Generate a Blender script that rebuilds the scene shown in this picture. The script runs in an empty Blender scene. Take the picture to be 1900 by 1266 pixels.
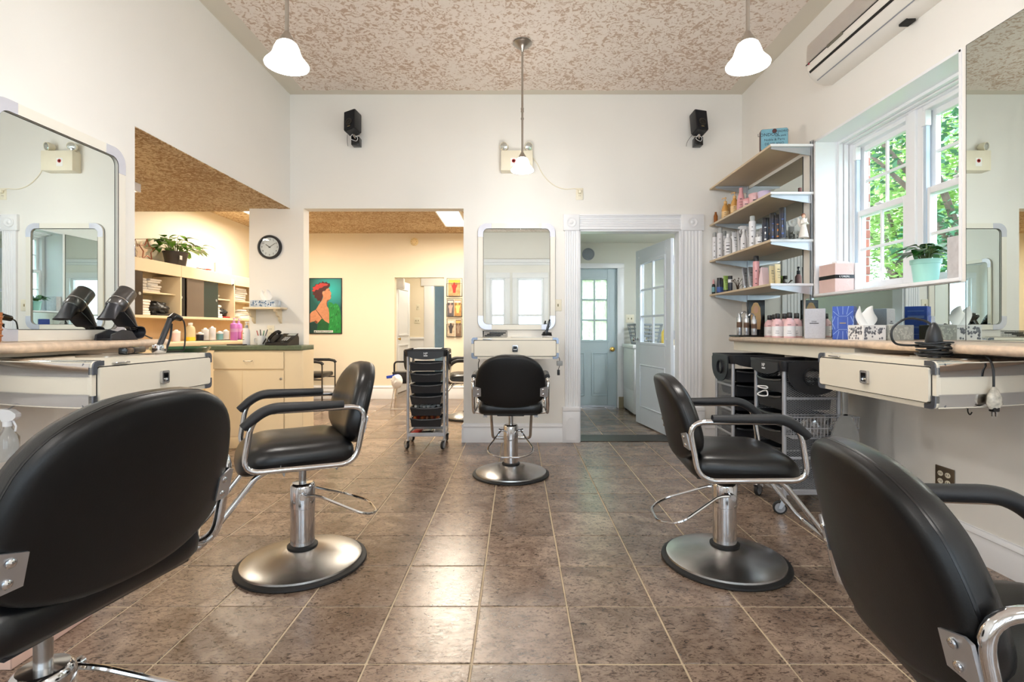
import bpy, bmesh, math, random
from mathutils import Vector, Matrix
from mathutils import noise as mnoise

# ------------------------------------------------------------------ camera, world, light, exposure
SC = bpy.context.scene
COL = SC.collection
PI = math.pi
IMG_W, IMG_H = 1900.0, 1266.0
FOCAL_PX, VPX, VPY, EYE = 948.0, 960.0, 611.0, 1.12
cam_d = bpy.data.cameras.new('camera')
cam = bpy.data.objects.new('camera', cam_d)
COL.objects.link(cam)
cam.location = (0, 0, EYE)
cam.rotation_euler = (PI / 2, 0, 0)
cam_d.sensor_width = 36.0
cam_d.lens = FOCAL_PX / IMG_W * 36.0
cam_d.shift_x = -(VPX - IMG_W / 2) / IMG_W
cam_d.shift_y = -(IMG_H / 2 - VPY) / IMG_W
cam_d.clip_start = 0.05
SC.camera = cam

world = bpy.data.worlds.new('overcast_sky')
SC.world = world
world.use_nodes = True
bg = world.node_tree.nodes['Background']
bg.inputs[0].default_value = (0.76, 0.89, 1.0, 1)
bg.inputs[1].default_value = 6.0

sun_d = bpy.data.lights.new('sun', 'SUN')
sun = bpy.data.objects.new('sun', sun_d)
COL.objects.link(sun)
sun_d.energy = 6.0
sun_d.angle = 0.02
sun_d.color = (1.0, 0.95, 0.86)
sun.rotation_euler = Vector((0.62, -0.15, -0.75)).to_track_quat('-Z', 'Y').to_euler()


def portal(loc, rot, sx, sy):
    d = bpy.data.lights.new('sky_portal', 'AREA')
    d.shape = 'RECTANGLE'
    d.size, d.size_y = sx, sy
    d.cycles.is_portal = True
    o = bpy.data.objects.new('sky_portal', d)
    COL.objects.link(o)
    o.location = loc
    o.rotation_euler = rot
    return o


# daylight enters by the bay windows behind the camera (outer two added), the side window and the back door
portal((-1.425, -2.36, 1.45), (PI / 2, 0, 0), 0.85, 1.8)
portal((-0.47, -2.36, 1.45), (PI / 2, 0, 0), 0.36, 1.8)
portal((0.31, -2.36, 1.45), (PI / 2, 0, 0), 0.64, 1.8)
portal((1.45, -2.36, 1.45), (PI / 2, 0, 0), 1.1, 1.8)
portal((2.62, 3.19, 1.94), (0, PI / 2, 0), 1.2, 1.26)
portal((0.99, 7.44, 1.40), (-PI / 2, 0, 0), 0.62, 0.88)

vs = SC.view_settings
vs.view_transform = 'Standard'
vs.look = 'None'
vs.gamma = 1.0
vs.use_curve_mapping = False
vs.exposure = 0.14
SC.cycles.max_bounces = 10
SC.cycles.diffuse_bounces = 5
SC.cycles.glossy_bounces = 6
SC.cycles.transparent_max_bounces = 12
SC.cycles.transmission_bounces = 6
SC.cycles.sample_clamp_indirect = 8.0
SC.cycles.caustics_reflective = False
SC.cycles.caustics_refractive = False

# ------------------------------------------------------------------ materials
MATS = {}


def srgb(c):
    return tuple(((v / 255.0) / 12.92 if v / 255.0 <= 0.04045 else ((v / 255.0 + 0.055) / 1.055) ** 2.4) for v in c)


def mat(name, col, rough=0.5, metal=0.0, coat=0.0, vary=0.06, scale=8.0, bump=0.0, bscale=60.0, spec=None,
        rand=0.0, emit=None, estr=0.0, aniso=0.0, trans=0.0, ior=None, alpha=1.0):
    """Principled material with a noise-driven colour and relief; col in sRGB 0-255."""
    if name in MATS:
        return MATS[name]
    m = bpy.data.materials.new(name)
    m.use_nodes = True
    nt = m.node_tree
    p = nt.nodes['Principled BSDF']
    c = srgb(col)
    tc = nt.nodes.new('ShaderNodeTexCoord')
    nz = nt.nodes.new('ShaderNodeTexNoise')
    nz.inputs['Scale'].default_value = scale
    nz.inputs['Detail'].default_value = 3
    nt.links.new(tc.outputs['Object'], nz.inputs['Vector'])
    rp = nt.nodes.new('ShaderNodeValToRGB')
    rp.color_ramp.elements[0].position = 0.3
    rp.color_ramp.elements[1].position = 0.7
    rp.color_ramp.elements[0].color = tuple(v * (1 - vary) for v in c) + (1,)
    rp.color_ramp.elements[1].color = tuple(min(1, v * (1 + vary)) for v in c) + (1,)
    nt.links.new(nz.outputs['Fac'], rp.inputs['Fac'])
    out = rp.outputs['Color']
    if rand:
        oi = nt.nodes.new('ShaderNodeObjectInfo')
        hsv = nt.nodes.new('ShaderNodeHueSaturation')
        mr = nt.nodes.new('ShaderNodeMapRange')
        mr.inputs['To Min'].default_value = 1 - rand
        mr.inputs['To Max'].default_value = 1 + rand
        nt.links.new(oi.outputs['Random'], mr.inputs['Value'])
        nt.links.new(mr.outputs['Result'], hsv.inputs['Value'])
        nt.links.new(out, hsv.inputs['Color'])
        out = hsv.outputs['Color']
    nt.links.new(out, p.inputs['Base Color'])
    p.inputs['Roughness'].default_value = rough
    p.inputs['Metallic'].default_value = metal
    p.inputs['Coat Weight'].default_value = coat
    p.inputs['Coat Roughness'].default_value = 0.12
    p.inputs['Anisotropic'].default_value = aniso
    p.inputs['Transmission Weight'].default_value = trans
    p.inputs['Alpha'].default_value = alpha
    if ior:
        p.inputs['IOR'].default_value = ior
    if spec is not None:
        p.inputs['Specular IOR Level'].default_value = spec
    if emit:
        p.inputs['Emission Color'].default_value = srgb(emit) + (1,)
        p.inputs['Emission Strength'].default_value = estr
    if bump:
        bz = nt.nodes.new('ShaderNodeTexNoise')
        bz.inputs['Scale'].default_value = bscale
        bz.inputs['Detail'].default_value = 4
        nt.links.new(tc.outputs['Object'], bz.inputs['Vector'])
        bp = nt.nodes.new('ShaderNodeBump')
        bp.inputs['Strength'].default_value = bump
        bp.inputs['Distance'].default_value = 0.002
        nt.links.new(bz.outputs['Fac'], bp.inputs['Height'])
        nt.links.new(bp.outputs['Normal'], p.inputs['Normal'])
    MATS[name] = m
    return m


def glass_mat(name, tint=(1, 1, 1), refl=0.06, haze=0.0, rough=0.0):
    """Clear pane: see-through with a fresnel reflection; haze mixes in a translucent scatter."""
    if name in MATS:
        return MATS[name]
    m = bpy.data.materials.new(name)
    m.use_nodes = True
    nt = m.node_tree
    nt.nodes.remove(nt.nodes['Principled BSDF'])
    out = nt.nodes['Material Output']
    tr = nt.nodes.new('ShaderNodeBsdfTransparent')
    tr.inputs[0].default_value = tuple(tint) + (1,)
    gl = nt.nodes.new('ShaderNodeBsdfGlossy')
    gl.inputs['Roughness'].default_value = rough
    lw = nt.nodes.new('ShaderNodeLayerWeight')
    lw.inputs[0].default_value = 0.5
    pw = nt.nodes.new('ShaderNodeMath')
    pw.operation = 'POWER'
    pw.inputs[1].default_value = 4.0
    nt.links.new(lw.outputs['Facing'], pw.inputs[0])
    fr = nt.nodes.new('ShaderNodeMath')
    fr.operation = 'MULTIPLY_ADD'
    fr.inputs[1].default_value = 0.5
    fr.inputs[2].default_value = refl * 0.5
    nt.links.new(pw.outputs[0], fr.inputs[0])
    mx = nt.nodes.new('ShaderNodeMixShader')
    nt.links.new(fr.outputs[0], mx.inputs[0])
    body = tr.outputs[0]
    if haze:
        tl = nt.nodes.new('ShaderNodeBsdfTranslucent')
        tl.inputs[0].default_value = tuple(tint) + (1,)
        nz = nt.nodes.new('ShaderNodeTexNoise')
        nz.inputs['Scale'].default_value = 40
        tc = nt.nodes.new('ShaderNodeTexCoord')
        mp = nt.nodes.new('ShaderNodeMapping')
        mp.inputs['Scale'].default_value = (1.6, 1, 0.35)
        nt.links.new(tc.outputs['Object'], mp.inputs[0])
        nt.links.new(mp.outputs[0], nz.inputs['Vector'])
        mr = nt.nodes.new('ShaderNodeMapRange')
        mr.inputs['To Min'].default_value = haze - 0.25
        mr.inputs['To Max'].default_value = haze + 0.25
        nt.links.new(nz.outputs['Fac'], mr.inputs['Value'])
        m2 = nt.nodes.new('ShaderNodeMixShader')
        nt.links.new(mr.outputs[0], m2.inputs[0])
        nt.links.new(tr.outputs[0], m2.inputs[1])
        nt.links.new(tl.outputs[0], m2.inputs[2])
        body = m2.outputs[0]
    nt.links.new(body, mx.inputs[1])
    nt.links.new(gl.outputs[0], mx.inputs[2])
    nt.links.new(mx.outputs[0], out.inputs[0])
    MATS[name] = m
    return m


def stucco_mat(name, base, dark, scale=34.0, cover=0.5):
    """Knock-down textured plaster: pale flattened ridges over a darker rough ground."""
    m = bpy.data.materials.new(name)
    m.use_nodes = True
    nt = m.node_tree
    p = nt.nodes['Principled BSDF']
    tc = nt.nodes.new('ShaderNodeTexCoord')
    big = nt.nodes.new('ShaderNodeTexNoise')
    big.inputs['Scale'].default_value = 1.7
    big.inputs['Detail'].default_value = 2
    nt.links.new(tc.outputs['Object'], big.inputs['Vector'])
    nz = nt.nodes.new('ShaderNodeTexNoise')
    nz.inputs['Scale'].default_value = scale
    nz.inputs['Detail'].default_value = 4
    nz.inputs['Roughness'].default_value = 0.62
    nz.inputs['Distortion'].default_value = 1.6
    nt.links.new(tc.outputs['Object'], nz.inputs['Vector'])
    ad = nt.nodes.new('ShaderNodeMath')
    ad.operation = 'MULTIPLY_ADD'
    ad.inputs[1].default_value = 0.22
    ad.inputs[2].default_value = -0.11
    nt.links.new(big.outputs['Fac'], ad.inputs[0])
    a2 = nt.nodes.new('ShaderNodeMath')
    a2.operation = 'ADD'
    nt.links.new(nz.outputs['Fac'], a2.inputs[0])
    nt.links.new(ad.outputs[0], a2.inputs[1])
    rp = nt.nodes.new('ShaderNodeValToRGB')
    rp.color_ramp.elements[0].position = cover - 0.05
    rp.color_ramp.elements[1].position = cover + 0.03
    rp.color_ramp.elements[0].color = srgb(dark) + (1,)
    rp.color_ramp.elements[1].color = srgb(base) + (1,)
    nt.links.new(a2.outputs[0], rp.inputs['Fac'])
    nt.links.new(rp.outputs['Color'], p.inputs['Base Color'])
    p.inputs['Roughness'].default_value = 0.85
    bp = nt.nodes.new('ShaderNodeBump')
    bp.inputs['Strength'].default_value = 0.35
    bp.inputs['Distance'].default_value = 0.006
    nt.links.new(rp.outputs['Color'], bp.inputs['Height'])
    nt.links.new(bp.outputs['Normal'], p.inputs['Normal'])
    MATS[name] = m
    return m


def slate_mat(name, a, b, c):
    """Glazed slate-look floor tile; each tile gets its own shade and its own veining."""
    m = bpy.data.materials.new(name)
    m.use_nodes = True
    nt = m.node_tree
    p = nt.nodes['Principled BSDF']
    tc = nt.nodes.new('ShaderNodeTexCoord')
    oi = nt.nodes.new('ShaderNodeObjectInfo')
    ml = nt.nodes.new('ShaderNodeVectorMath')
    ml.operation = 'SCALE'
    ml.inputs[3].default_value = 37.0
    cb = nt.nodes.new('ShaderNodeCombineXYZ')
    nt.links.new(oi.outputs['Random'], cb.inputs[0])
    nt.links.new(oi.outputs['Random'], cb.inputs[1])
    nt.links.new(cb.outputs[0], ml.inputs[0])
    ad = nt.nodes.new('ShaderNodeVectorMath')
    nt.links.new(tc.outputs['Object'], ad.inputs[0])
    nt.links.new(ml.outputs[0], ad.inputs[1])
    n1 = nt.nodes.new('ShaderNodeTexNoise')
    n1.inputs['Scale'].default_value = 5.0
    n1.inputs['Detail'].default_value = 6
    n1.inputs['Roughness'].default_value = 0.7
    n1.inputs['Distortion'].default_value = 0.7
    nt.links.new(ad.outputs[0], n1.inputs['Vector'])
    mp = nt.nodes.new('ShaderNodeMapping')
    mp.inputs['Scale'].default_value = (36, 62, 36)
    nt.links.new(ad.outputs[0], mp.inputs[0])
    n2 = nt.nodes.new('ShaderNodeTexNoise')
    n2.inputs['Scale'].default_value = 1.0
    n2.inputs['Detail'].default_value = 6
    n2.inputs['Roughness'].default_value = 0.72
    n2.inputs['Distortion'].default_value = 1.4
    nt.links.new(mp.outputs[0], n2.inputs['Vector'])
    r1 = nt.nodes.new('ShaderNodeValToRGB')
    r1.color_ramp.elements[0].position = 0.33
    r1.color_ramp.elements[1].position = 0.68
    r1.color_ramp.elements[0].color = srgb(a) + (1,)
    r1.color_ramp.elements[1].color = srgb(b) + (1,)
    nt.links.new(n1.outputs['Fac'], r1.inputs['Fac'])
    r2 = nt.nodes.new('ShaderNodeValToRGB')
    r2.color_ramp.elements[0].position = 0.38
    r2.color_ramp.elements[1].position = 0.50
    r2.color_ramp.elements[0].color = srgb(c) + (1,)
    r2.color_ramp.elements[1].color = (1, 1, 1, 1)
    nt.links.new(n2.outputs['Fac'], r2.inputs['Fac'])
    mx = nt.nodes.new('ShaderNodeMixRGB')
    mx.blend_type = 'MULTIPLY'
    mx.inputs[0].default_value = 0.95
    nt.links.new(r1.outputs[0], mx.inputs[1])
    nt.links.new(r2.outputs[0], mx.inputs[2])
    hs = nt.nodes.new('ShaderNodeHueSaturation')
    mr = nt.nodes.new('ShaderNodeMapRange')
    mr.inputs['To Min'].default_value = 0.78
    mr.inputs['To Max'].default_value = 1.18
    nt.links.new(oi.outputs['Random'], mr.inputs['Value'])
    nt.links.new(mr.outputs[0], hs.inputs['Value'])
    nt.links.new(mx.outputs[0], hs.inputs['Color'])
    nt.links.new(hs.outputs[0], p.inputs['Base Color'])
    rr = nt.nodes.new('ShaderNodeMapRange')
    rr.inputs['To Min'].default_value = 0.27
    rr.inputs['To Max'].default_value = 0.14
    nt.links.new(n2.outputs['Fac'], rr.inputs['Value'])
    nt.links.new(rr.outputs[0], p.inputs['Roughness'])
    p.inputs['Specular IOR Level'].default_value = 0.65
    bp = nt.nodes.new('ShaderNodeBump')
    bp.inputs['Strength'].default_value = 0.2
    bp.inputs['Distance'].default_value = 0.003
    nt.links.new(n2.outputs['Fac'], bp.inputs['Height'])
    nt.links.new(bp.outputs['Normal'], p.inputs['Normal'])
    MATS[name] = m
    return m


WALL = mat('wall_paint_cream', (237, 235, 230), 0.6, vary=0.012, scale=1.5, bump=0.05, bscale=140)
WARM = mat('wall_cream_warm_lit', (240, 229, 207), 0.6, vary=0.015, scale=1.5, bump=0.05, bscale=140)  # wall cream with the yellow of the warm lamps mixed in
COOLW = mat('wall_paint_laundry', (214, 214, 204), 0.6, vary=0.015, scale=1.5)
TRIMW = mat('trim_white_gloss', (236, 237, 240), 0.32, vary=0.012, scale=3)
DOORB = mat('door_paint_pale_blue', (186, 202, 208), 0.38, vary=0.02, scale=3)
DOORW = mat('door_paint_white', (222, 228, 236), 0.38, vary=0.015, scale=3)
CEIL = stucco_mat('ceiling_knockdown_plaster', (238, 227, 217), (200, 175, 155), 21, 0.47)
CEILB = mat('ceiling_border_plaster', (221, 214, 200), 0.7, vary=0.02, scale=2)
ALC = stucco_mat('ceiling_plaster_warm_lit', (210, 188, 154), (160, 126, 88), 26, 0.51)  # ceiling plaster with the warm lamplight put into its colours
SLATE = slate_mat('floor_slate_tile', (112, 92, 78), (166, 145, 128), (112, 96, 88))
GROUT = mat('floor_grout', (196, 178, 150), 0.9, vary=0.08, scale=14, bump=0.2)
VINYL = mat('black_vinyl', (12, 12, 14), 0.32, vary=0.15, scale=6, bump=0.10, bscale=260, spec=0.45)
VINYLB = mat('black_vinyl_shell', (10, 10, 11), 0.42, vary=0.15, scale=6, bump=0.1, bscale=300, spec=0.35)
PADB = mat('arm_pad_black', (30, 31, 34), 0.55, vary=0.15, scale=20, bump=0.15, bscale=300)
CHROME = mat('chrome_polished', (214, 214, 216), 0.09, 1.0, vary=0.02)
BRUSH = mat('brushed_steel', (176, 174, 172), 0.27, 1.0, vary=0.05, scale=30, aniso=0.6)
BRUSHD = mat('brushed_nickel', (184, 178, 170), 0.3, 1.0, vary=0.05, scale=20)
RUBBER = mat('black_rubber', (20, 20, 21), 0.6, vary=0.15)
LAMC = mat('cream_laminate', (236, 228, 211), 0.35, vary=0.012, scale=3)
LAMW = mat('warm_cream_laminate', (238, 220, 186), 0.4, vary=0.015, scale=3)
MIRROR = mat('mirror_silver', (233, 240, 238), 0.0, 1.0, vary=0.0)
MIRG = mat('mirror_silver_grey', (214, 224, 221), 0.0, 1.0, vary=0.0)
LEDGE = mat('counter_beige_stone', (214, 190, 166), 0.3, vary=0.16, scale=30)
GREENC = mat('counter_green_laminate', (92, 106, 84), 0.4, vary=0.12, scale=40)
BLKP = mat('black_plastic', (28, 29, 33), 0.4, vary=0.12, scale=10)
BLKG = mat('black_plastic_gloss', (14, 14, 16), 0.18, vary=0.1)
GREYM = mat('grey_powder_metal', (176, 178, 184), 0.4, 0.5, vary=0.04, scale=20)
IVORY = mat('ivory_plastic', (236, 229, 208), 0.4, vary=0.03)
IVORYD = mat('ivory_dark', (150, 138, 108), 0.5, vary=0.05)
WHITEP = mat('white_plastic', (240, 241, 243), 0.35, vary=0.015)
GREYP = mat('grey_plastic', (150, 154, 160), 0.45, vary=0.04)
DARKGAP = mat('dark_gap', (30, 27, 24), 0.8, vary=0.1)
SHELFC = mat('shelf_laminate_tan', (214, 194, 164), 0.45, vary=0.03, scale=3)
ALU = mat('galvanised_steel', (196, 200, 206), 0.32, 0.9, vary=0.05, scale=12)
PAPER = mat('white_paper', (244, 243, 240), 0.8, vary=0.02)
CLOTH = mat('white_towel', (240, 234, 226), 0.9, vary=0.05, scale=14, bump=0.5, bscale=120)
BLKCL = mat('black_cape_nylon', (18, 17, 17), 0.42, vary=0.2, scale=10, bump=0.5, bscale=40)
LEAF = mat('pothos_leaf', (78, 130, 34), 0.35, vary=0.4, scale=10, rand=0.3)
LEAFD = mat('pothos_leaf_dark', (46, 104, 34), 0.3, vary=0.35, scale=10, rand=0.3)
STEM = mat('plant_stem', (92, 112, 48), 0.6, vary=0.2)
SOIL = mat('potting_soil', (52, 40, 30), 0.95, vary=0.3, scale=30)
GLASS = glass_mat('window_glass', (0.97, 0.99, 1.0))
# ------------------------------------------------------------------ mesh helpers
def fillet(pts, rad, n=6, closed=False):
    """Round the corners of a polyline."""
    P = [Vector(p) for p in pts]
    out = []
    N = len(P)
    for i in range(N):
        if not closed and i in (0, N - 1):
            out.append(P[i])
            continue
        a, b, c = P[i - 1], P[i], P[(i + 1) % N]
        r = rad[i] if isinstance(rad, (list, tuple)) else rad
        d1, d2 = (a - b), (c - b)
        l1, l2 = d1.length, d2.length
        r = min(r, l1 * 0.49, l2 * 0.49)
        p0, p2 = b + d1.normalized() * r, b + d2.normalized() * r
        for k in range(n + 1):
            t = k / n
            out.append(p0 * (1 - t) ** 2 + b * 2 * t * (1 - t) + p2 * t * t)
    return out


def catmull(pts, n=6, closed=False):
    P = [Vector(p) for p in pts]
    N = len(P)
    out = []
    rng = range(N if closed else N - 1)
    for i in rng:
        p1, p2 = P[i], P[(i + 1) % N]
        p0 = P[i - 1] if (closed or i > 0) else p1
        p3 = P[(i + 2) % N] if (closed or i + 2 < N) else p2
        for k in range(n):
            t = k / n
            out.append(0.5 * ((2 * p1) + (p2 - p0) * t + (2 * p0 - 5 * p1 + 4 * p2 - p3) * t * t
                              + (3 * p1 - p0 - 3 * p2 + p3) * t ** 3))
    if not closed:
        out.append(P[-1])
    return out


class MB:
    """Collects geometry for ONE mesh object."""

    def __init__(self):
        self.v, self.f = [], []

    def add(self, vs, fs, M=None):
        o = len(self.v)
        if M is not None:
            vs = [M @ Vector(p) for p in vs]
        self.v += [tuple(p) for p in vs]
        self.f += [tuple(i + o for i in f) for f in fs]
        return self

    def box(self, x0, x1, y0, y1, z0, z1, bev=0.0, seg=2, M=None):
        if x0 > x1: x0, x1 = x1, x0
        if y0 > y1: y0, y1 = y1, y0
        if z0 > z1: z0, z1 = z1, z0
        if bev <= 0:
            vs = [(x, y, z) for z in (z0, z1) for y in (y0, y1) for x in (x0, x1)]
            fs = [(0, 2, 3, 1), (4, 5, 7, 6), (0, 1, 5, 4), (2, 6, 7, 3), (0, 4, 6, 2), (1, 3, 7, 5)]
            return self.add(vs, fs, M)
        bev = min(bev, 0.49 * min(x1 - x0, y1 - y0, z1 - z0))
        bm = bmesh.new()
        bmesh.ops.create_cube(bm, size=1.0)
        for p in bm.verts:
            p.co = Vector(((x0 + x1) / 2 + p.co.x * (x1 - x0), (y0 + y1) / 2 + p.co.y * (y1 - y0),
                           (z0 + z1) / 2 + p.co.z * (z1 - z0)))
        bmesh.ops.bevel(bm, geom=list(bm.edges), offset=bev, segments=seg, affect='EDGES', profile=0.5)
        bm.verts.index_update()
        self.add([p.co.copy() for p in bm.verts], [[p.index for p in f.verts] for f in bm.faces], M)
        bm.free()
        return self

    def rings(self, rings, close=True, cap0=True, cap1=True, M=None):
        n = len(rings[0])
        vs, fs = [], []
        for r in rings:
            vs += list(r)
        for i in range(len(rings) - 1):
            for j in range(n if close else n - 1):
                a, b = i * n + j, i * n + (j + 1) % n
                fs.append((a, b, b + n, a + n))
        if cap0:
            fs.append(tuple(range(n - 1, -1, -1)))
        if cap1:
            o = (len(rings) - 1) * n
            fs.append(tuple(o + k for k in range(n)))
        return self.add(vs, fs, M)

    def lathe(self, prof, seg=24, c=(0, 0), z0=0.0, M=None, sx=1.0, sy=1.0, cap0=True, cap1=True):
        rs = []
        for r, z in prof:
            r = max(r, 1e-4)
            rs.append([(c[0] + r * sx * math.cos(2 * PI * k / seg), c[1] + r * sy * math.sin(2 * PI * k / seg), z0 + z)
                       for k in range(seg)])
        return self.rings(rs, True, cap0, cap1, M)

    def cyl(self, p0, p1, r0, r1=None, seg=14, caps=True):
        p0, p1 = Vector(p0), Vector(p1)
        r1 = r0 if r1 is None else r1
        d = (p1 - p0).normalized()
        u = d.orthogonal().normalized()
        w = d.cross(u)
        a = [p0 + (u * math.cos(2 * PI * k / seg) + w * math.sin(2 * PI * k / seg)) * r0 for k in range(seg)]
        b = [p1 + (u * math.cos(2 * PI * k / seg) + w * math.sin(2 * PI * k / seg)) * r1 for k in range(seg)]
        return self.rings([a, b], True, caps, caps)

    def tube(self, pts, r, seg=8, closed=False, up=None, flat=(1, 1)):
        P = [Vector(p) for p in pts]
        Q = [P[0]]
        for p in P[1:]:
            if (p - Q[-1]).length > 1e-5:
                Q.append(p)
        if closed and (Q[0] - Q[-1]).length < 1e-5:
            Q.pop()
        P = Q
        N = len(P)
        rs = []
        prev = None
        for i in range(N):
            a = P[i - 1] if (i > 0 or closed) else P[i]
            b = P[(i + 1) % N] if (i < N - 1 or closed) else P[i]
            t = (b - a).normalized()
            if up is not None:
                u = Vector(up)
                u = (u - t * u.dot(t))
                u = u.normalized() if u.length > 1e-4 else t.orthogonal().normalized()
            elif prev is None:
                u = t.orthogonal().normalized()
            else:
                u = prev - t * prev.dot(t)
                u = u.normalized() if u.length > 1e-6 else t.orthogonal().normalized()
            prev = u
            w = t.cross(u)
            rr = r[i] if isinstance(r, (list, tuple)) else r
            rs.append([P[i] + (u * (math.cos(2 * PI * k / seg) * flat[0]) + w * (math.sin(2 * PI * k / seg) * flat[1])) * rr
                       for k in range(seg)])
        if closed:
            rs.append(rs[0])
            # match the seam rotation
            return self.rings(rs, True, False, False)
        return self.rings(rs, True, True, True)

    def prism(self, poly, a, b, axis='z', M=None):
        def mk(p, h):
            if axis == 'z': return (p[0], p[1], h)
            if axis == 'y': return (p[0], h, p[1])
            return (h, p[0], p[1])
        n = len(poly)
        vs = [mk(p, a) for p in poly] + [mk(p, b) for p in poly]
        fs = [tuple(range(n)), tuple(range(2 * n - 1, n - 1, -1))]
        for i in range(n):
            j = (i + 1) % n
            fs.append((i, i + n, j + n, j))
        return self.add(vs, fs, M)

    def frame_prism(self, outer, inner, a, b, axis='z', M=None):
        """A ring between two outlines with the same number of points, extruded."""
        def mk(p, h):
            if axis == 'z': return (p[0], p[1], h)
            if axis == 'y': return (p[0], h, p[1])
            return (h, p[0], p[1])
        n = len(outer)
        vs = [mk(p, a) for p in outer] + [mk(p, a) for p in inner] + [mk(p, b) for p in outer] + [mk(p, b) for p in inner]
        fs = []
        for i in range(n):
            j = (i + 1) % n
            fs += [(i, j, n + j, n + i), (2 * n + i, 3 * n + i, 3 * n + j, 2 * n + j),
                   (i, 2 * n + i, 2 * n + j, j), (n + i, n + j, 3 * n + j, 3 * n + i)]
        return self.add(vs, fs, M)

    def mesh(self, name, m, angle=38.0):
        me = bpy.data.meshes.new(name)
        me.from_pydata(self.v, [], self.f)
        bm = bmesh.new()
        bm.from_mesh(me)
        bmesh.ops.recalc_face_normals(bm, faces=bm.faces)
        lim = math.radians(angle)
        for f in bm.faces:
            f.smooth = True
        for e in bm.edges:
            if len(e.link_faces) == 2:
                e.smooth = e.calc_face_angle(0.0) < lim
            else:
                e.smooth = False
        bm.to_mesh(me)
        bm.free()
        if m is not None:
            me.materials.append(m)
        return me

    def build(self, name, m, parent=None, angle=38.0, M=None):
        o = bpy.data.objects.new(name, self.mesh(name, m, angle))
        COL.objects.link(o)
        if parent is not None:
            o.parent = parent
        if M is not None:
            o.matrix_local = M
        return o


def rrect(x0, x1, y0, y1, r, n=6):
    out = []
    r = min(r, (x1 - x0) / 2.001, (y1 - y0) / 2.001)
    for cx, cy, a0 in ((x1 - r, y1 - r, 0), (x0 + r, y1 - r, 90), (x0 + r, y0 + r, 180), (x1 - r, y0 + r, 270)):
        for k in range(n + 1):
            a = math.radians(a0 + 90 * k / n)
            out.append((cx + r * math.cos(a), cy + r * math.sin(a)))
    return out


def thing(name, label, cat, loc=(0, 0, 0), rz=0.0, group=None):
    o = bpy.data.objects.new(name, None)
    COL.objects.link(o)
    o.empty_display_size = 0.05
    o.location = loc
    o.rotation_euler = (0, 0, rz)
    return tag(o, label, cat, group)


def tag(o, label, cat, group=None):
    o['label'] = label
    o['category'] = cat
    if group:
        o['group'] = group
    return o


def struct(name, mb, m, label=None, angle=38.0):
    o = mb.build(name, m, None, angle)
    o['kind'] = 'structure'
    if label:
        o['label'] = label
    return o


def solo(name, mb, m, label, cat, loc=(0, 0, 0), rz=0.0, group=None, angle=38.0):
    """A thing that is one mesh."""
    o = mb.build(name, m, None, angle)
    o.location = loc
    o.rotation_euler = (0, 0, rz)
    return tag(o, label, cat, group)


def dup(root, loc, rz, label=None, group=None):
    r = root.copy()
    COL.objects.link(r)
    r.location = loc
    r.rotation_euler = (0, 0, rz)
    if label:
        r['label'] = label
    if group:
        r['group'] = group
    for ch in list(root.children):
        c = ch.copy()
        COL.objects.link(c)
        c.parent = r
        for g in list(ch.children):
            d = g.copy()
            COL.objects.link(d)
            d.parent = c
    return r


def text(name, s, size, m, parent, loc, rot, extrude=0.0006, align='CENTER', sx=1.0):
    """Lettering as a real mesh."""
    cu = bpy.data.curves.new(name, 'FONT')
    cu.body = s
    cu.size = size
    cu.extrude = extrude
    cu.align_x = align
    cu.align_y = 'CENTER'
    cu.resolution_u = 2
    tmp = bpy.data.objects.new(name, cu)
    COL.objects.link(tmp)
    bpy.context.view_layer.update()
    me = bpy.data.meshes.new_from_object(tmp.evaluated_get(bpy.context.evaluated_depsgraph_get()))
    bpy.data.objects.remove(tmp)
    me.materials.clear()
    me.materials.append(m)
    o = bpy.data.objects.new(name, me)
    COL.objects.link(o)
    o.parent = parent
    o.location = loc
    o.rotation_euler = rot
    o.scale = (sx, 1, 1)
    return o


R90 = PI / 2
# ------------------------------------------------------------------ the place
L, R, B, CZ, REAR = -2.25, 2.225, 5.06, 3.445, -2.2
WT = 0.13                      # partition thickness
HD = 2.315                     # header of the wide openings
BR_Y, BR_Z, BR_L, BR_R = 8.23, 2.665, -4.05, 0.40     # back room
LA_Y, LA_Z, LA_L, LA_R = 7.27, 2.347, 0.53, 2.56      # laundry
W0, W1, WZ0, WZ1 = 2.56, 3.82, 1.365, 2.525           # side window recess
OP_L, OP_R = -2.117, -0.533    # wide opening to the back room
DO_L, DO_R, DO_Z = 0.613, 1.611, 2.10                 # laundry doorway

# floor: mortar bed and single tiles
T = 0.3536
GX0, GY0 = -0.507, 1.7094
fl = struct('floor', MB().box(-4.2, 2.6, REAR - 0.15, 10.5, -0.12, -0.0035), GROUT,
            'brown slate-look tiled floor with pale sand grout')
tm = MB().box(-T / 2 + 0.0036, T / 2 - 0.0036, -T / 2 + 0.0036, T / 2 - 0.0036, -0.012, 0, 0.0022, 1).mesh('tile', SLATE)
tiles = []
for i in range(-10, 9):
    for j in range(-11, 25):
        cx, cy = GX0 + (i + 0.5) * T, GY0 + (j + 0.5) * T
        if cy > 5.2 and (cx < BR_L - 0.1): continue
        if not (-4.2 < cx < 2.5 and REAR < cy < 10.4): continue
        if cy < 2.8 and cx < L - 0.1: continue
        if cy > 8.5 and not (-2.6 < cx < -0.4): continue
        if cx > 0.5 and cy > LA_Y + 0.2: continue
        vis = -10.0
        if cy > 0.6:
            px, py = VPX + cx / cy * FOCAL_PX, VPY + EYE / cy * FOCAL_PX
            if -60 < px < 1960 and py < 1400:
                vis = 1.0 / cy
        tiles.append((vis, cx, cy))
tiles.sort(key=lambda t: -t[0])
rnd = random.Random(4)
rest = MB()
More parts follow.
